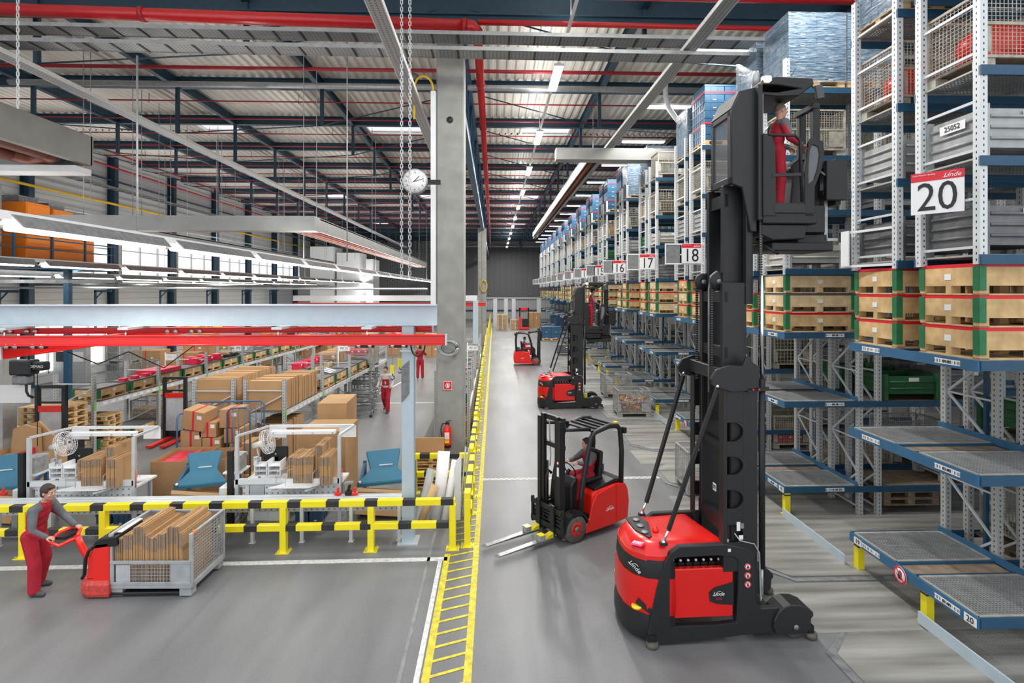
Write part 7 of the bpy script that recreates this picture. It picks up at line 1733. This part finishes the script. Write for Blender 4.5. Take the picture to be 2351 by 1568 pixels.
h = thing('chain_hoist', 'dark electric hoist hanging from the red crane arm at the left', 'hoist', atY(66, 850, 13.0))
MB().box(-0.35, 0.15, -0.15, 0.15, -0.1, 0.25, blackg).build('motor', h, bevel=0.03); MB().box(0.15, 0.42, -0.12, 0.12, 0.0, 0.2, black).build('gear_case', h, bevel=0.03); MB().tube((0, 0, 0.2), (0, 0, 3.5-h.location.z), 0.012, black, 6).build('suspension', h)
text('DEMAG', 0.09, letterw, 'lettering', h, (0.28, -0.125, 0.1), (PI/2, 0, 0)); MB().path([(-0.05, 0, -0.1), (-0.05, 0, -0.5), (0, 0, -0.6), (0.1, 0, -0.65)], 0.03, black, 8).build('hook', h)
MB().box(-0.3, 0.05, -0.14, 0.1, -0.32, -0.12, steeld).build('chain_bag', h, bevel=0.03)
o = MB().tube((0, 0, 0), (0, 0, -1.7), 0.008, black, 5).build('control_cable'); o.location = atY(86, 855, 12.6); tag(o, 'thin black control cable hanging below the dark hoist', 'cable')
m = MB(); m.path([(0.0, 0, 0), (0.6, 0, -0.25), (1.2, 0, 0)], 0.012, black, 6); m.path([(1.2, 0, 0), (1.9, 0, -0.33), (2.5, 0, 0.12)], 0.012, black, 6); o = m.build('festoon_cable'); o.location = atY(155, 808, 11.0); tag(o, 'black festoon cable looping below the red rails', 'cable')
# row signs
for i, (u, v, Y, s_) in enumerate([(553, 799, 26, 'PV 12'), (790, 800, 20, 'PV 12'), (1086, 799, 20, 'PV 13'), (396, 820, 24, 'PV 22')]):
    p = atY(u, v, Y); t = thing('row_sign', 'white row sign %s' % ['with black letters above the far rack crates', 'with black letters behind the large mesh box', 'with black letters right of the concrete column', 'seen faintly before the taped cartons'][i], 'sign', p)
    w2 = 0.62 if i != 1 else 0.42; w2 = w2*(1 if i != 2 else 0.62); MB().box(-w2/2, w2/2, 0, 0.01, -w2*0.22, w2*0.22, signwhite).build('panel', t); text(s_, w2*0.28, ink if i != 3 else steel, 'lettering', t, (0, -0.004, 0), (PI/2, 0, 0)); MB().box(w2*0.35, w2*0.48, -0.004, 0, w2*0.16, w2*0.22, signred).build('red_corner', t)
    MB().tube((-w2/2-0.02, 0.03, -p.z), (-w2/2-0.02, 0.03, 0.2), 0.03, steel, 6).build('post', t)

# grey part trolleys beside the walking man
for i in range(4):
    p = at(822-7*i, 900+20*i, 0); t = thing('frame_trolley', 'grey tubular parts trolley left of the walking man, %s from the camera' % ORD[3-i], 'trolley', p, 0.1)
    m = MB()
    for x in (0, 0.8):
        for y in (0, 0.6): m.box(x-0.025, x+0.025, y-0.025, y+0.025, 0.1, 1.3-0.1*i, steeld)
    for z in (0.15, 0.7, 1.25-0.1*i):
        for y in (0, 0.6): m.bar((-0.1, y, z), (0.95, y, z), 0.05, 0.05, steeld)
        for x in (0, 0.8): m.bar((x, 0, z), (x, 0.6, z), 0.04, 0.04, steeld)
    m.build('frame', t)
    for x in (0, 0.8):
        for y in (0, 0.6): MB().lathe([(0.001, -0.02), (0.05, -0.02), (0.05, 0.02), (0.001, 0.02)], (x, y, 0.05), 'y', rubber, 12).build('castor', t)
    MB().path([(0.85, -0.05, 0.7), (0.95, -0.1, 0.68), (1.0, -0.12, 0.75)], 0.02, chrome, 6).build('coupling', t)
for i in range(5): redbox(WB, -0.4, 5.2+0.5*i, 1.8, 0.8, 'red carton in the crates of the left cardboard rack, %s from the camera' % ORD[i], 'red cartons on the left cardboard rack')
for i in range(3): 
    q = carton(0, 0, 0, 0.9, 0.7, 0.55, 'flat topped carton on the right cardboard rack shelf, %s from the camera' % ORD[i], angA, Y=20, tp=False); q.location = WA(-1.0, 7.0-0.9*(2-i)-3.4+0.0, 1.51) if False else WB(-1.0, 8.6+0.9*i, 1.51); q['label'] = 'flat topped carton at the far end of the left cardboard rack, %s from the camera' % ORD[i]
# --- beside the near concrete column
for i in range(5): palP.put((-1.95, 12.85, 0.15*i), 0, 'light wooden pallet left of the concrete column, %s from below' % (ORD[i] if i else 'first'), 'pallets beside the column', 0.7)
q = carton(0, 0, 0, 0.75, 0.05, 0.35, 'brown sheet of cardboard standing on the pallets beside the column', 0, Y=12, tp=False, lab=False); q.location = (-2.0, 13.3, 0.72)
rolls = [(-1.42, 11.0, 0.1, 1.0, 0.09, 'narrow roll wrapped in clear foil, leftmost of the leaning rolls'), (-1.12, 11.15, 0.05, 1.32, 0.13, 'fat white foil roll, tallest of the leaning rolls'), (-0.92, 10.95, 0.1, 1.2, 0.07, 'slim white roll right of the fat one')]
for x, y, a, h_, r2, nm in rolls: o = MB().path([(x-0.1, y-0.1, 0.02), (x, y, h_*0.5), (x+a, y+0.2, h_)], r2, [plastic, letterw, letterw][rolls.index((x, y, a, h_, r2, nm))], 14).build('foil_roll'); tag(o, nm, 'roll')
o = MB().path([(-1.5, 10.75, 0.02), (-1.22, 10.95, 0.75)], 0.08, cardl, 14).build('paper_roll'); tag(o, 'brown paper roll leaning at the foot of the white rolls', 'roll')
o = MB().prism([(-0.86, 0), (-0.7, 0), (-0.68, 1.35), (-0.8, 1.2)], 'y', 11.0, 11.04, letterw).build('white_board'); tag(o, 'narrow white board leaning at the barrier corner', 'board')
m = MB(); m.bar((-0.72, 11.2, 0.02), (-0.62, 11.6, 1.35), 0.03, 0.03, steel); m.bar((-0.66, 11.2, 0.02), (-0.56, 11.7, 1.3), 0.03, 0.03, steel); tag(m.build('metal_rods'), 'two thin metal rods leaning at the barrier corner', 'rods')
# shelf row right of the column
pE = (-0.78, 16.2); tE, WE = hallrack(pE, 0.0, 14, 1.0, 'grey rack row right behind the near concrete column, along the walkway', zs=(0.1, 1.2), top=2.3)
for i in range(9): wc(lambda x, y, z: Vector((pE[0]+x, pE[1]+y, z)), -0.05, 0.2+1.35*i, 1.2, 'wooden crate on the rack beside the walkway, %s from the camera' % ORD[i], 'crates beside the walkway', a=-angA)
for i in range(7): 
    q = carton(0, 0, 0, 0.8, 0.9, 0.7, 'brown carton at floor level in the rack beside the walkway, %s from the camera' % ORD[i], 0, Y=20, tp=(i % 2 == 0), grp='cartons beside the walkway'); q.location = (pE[0]-0.85, pE[1]+0.3+1.6*i, 0.02)
for i in range(2): cartP.put((pE[0]-0.6, pE[1]+3+1.5*i, 1.6), 0, 'red carton on the rack beside the walkway, %s one' % ['near', 'far'][i], 'red cartons beside the walkway')
cageF.put((-1.9, 24.0, 1.25), 0, 'brown mesh box high in the rack row beside the far barrier'); 
# far end objects
def pstack(u, v, n, label): 
    p = at(u, v, 0)
    for i in range(n): palP.put((p.x-0.3, p.y, 0.155*i), 0, '%s, %s from below' % (label, ORD[i] if i else 'lowest'), label)
pstack(1148, 757, 12, 'pallet in the tall stack at the far end of the aisle'); pstack(1177, 757, 8, 'pallet in the lower stack at the far end')
p = at(1197, 757, 0); t = thing('reach_truck', 'red and grey reach truck parked at the far end of the aisle', 'forklift', p)
MB().box(-0.3, 0.9, -0.4, 0.4, 0.05, 0.3, redor).build('base', t, bevel=0.02); MB().box(-0.3, 0.0, -0.35, 0.35, 0.3, 1.5, redor).build('tiller_column', t, bevel=0.02); m = MB(); m.box(-0.25, -0.1, 0.4, 0.5, 0, 2.6, blackg); m.box(0.8, 0.95, 0.4, 0.5, 0, 2.6, blackg); m.box(-0.25, 0.95, 0.4, 0.5, 2.3, 2.6, redor); m.build('mast', t); MB().box(0.1, 0.9, -0.1, 0.5, 0.3, 1.3, blackg).build('body', t)
p = at(1211, 752, 0); q = carton(0, 0, 0, 1.6, 1.2, 1.9, 'tall brown carton at the far end beside the reach truck', 0, Y=60); q.location = (p.x, p.y, 0)
for i, u in enumerate((1137, 1162, 1180, 1239)):
    p = at(u, 752, 0); o = MB().box(-0.25, 0.25, -0.25, 0.25, 0, 3.6, alu).build('steel_post'); o.location = (p.x, p.y+1.2, 0); tag(o, 'pale steel post before the far wall, %s from the left' % (ORD[i] if i else 'first'), 'post')
for i in range(2):
    for j in range(2):
        m = MB(); crate_mesh(m, 0, 0, 0, 1.2, 1.0, 0.9 if j else 0.9, mat('dark_crate_blue', (0.03, 0.08, 0.16))); o = m.build('blue_container'); p = at(1244+0*i, 758, 0); o.location = (6.3, 55+i*4.5, 1.0+2.2*j); tag(o, 'dark blue container stack in the last racks, %s %s' % (['near', 'far'][i], ['lower', 'upper'][j]), 'container', 'containers in the last racks')
# drop prototypes that were never placed
for _q in [loadSf, loadWf, steelC, greenB, cageF, cartA, cartB, cartN, palO, WCS]+list(WC.values()):
    if not _q.used:
        for _k in _q.t[1]: bpy.data.objects.remove(_k[0])
        bpy.data.objects.remove(_q.t[0])
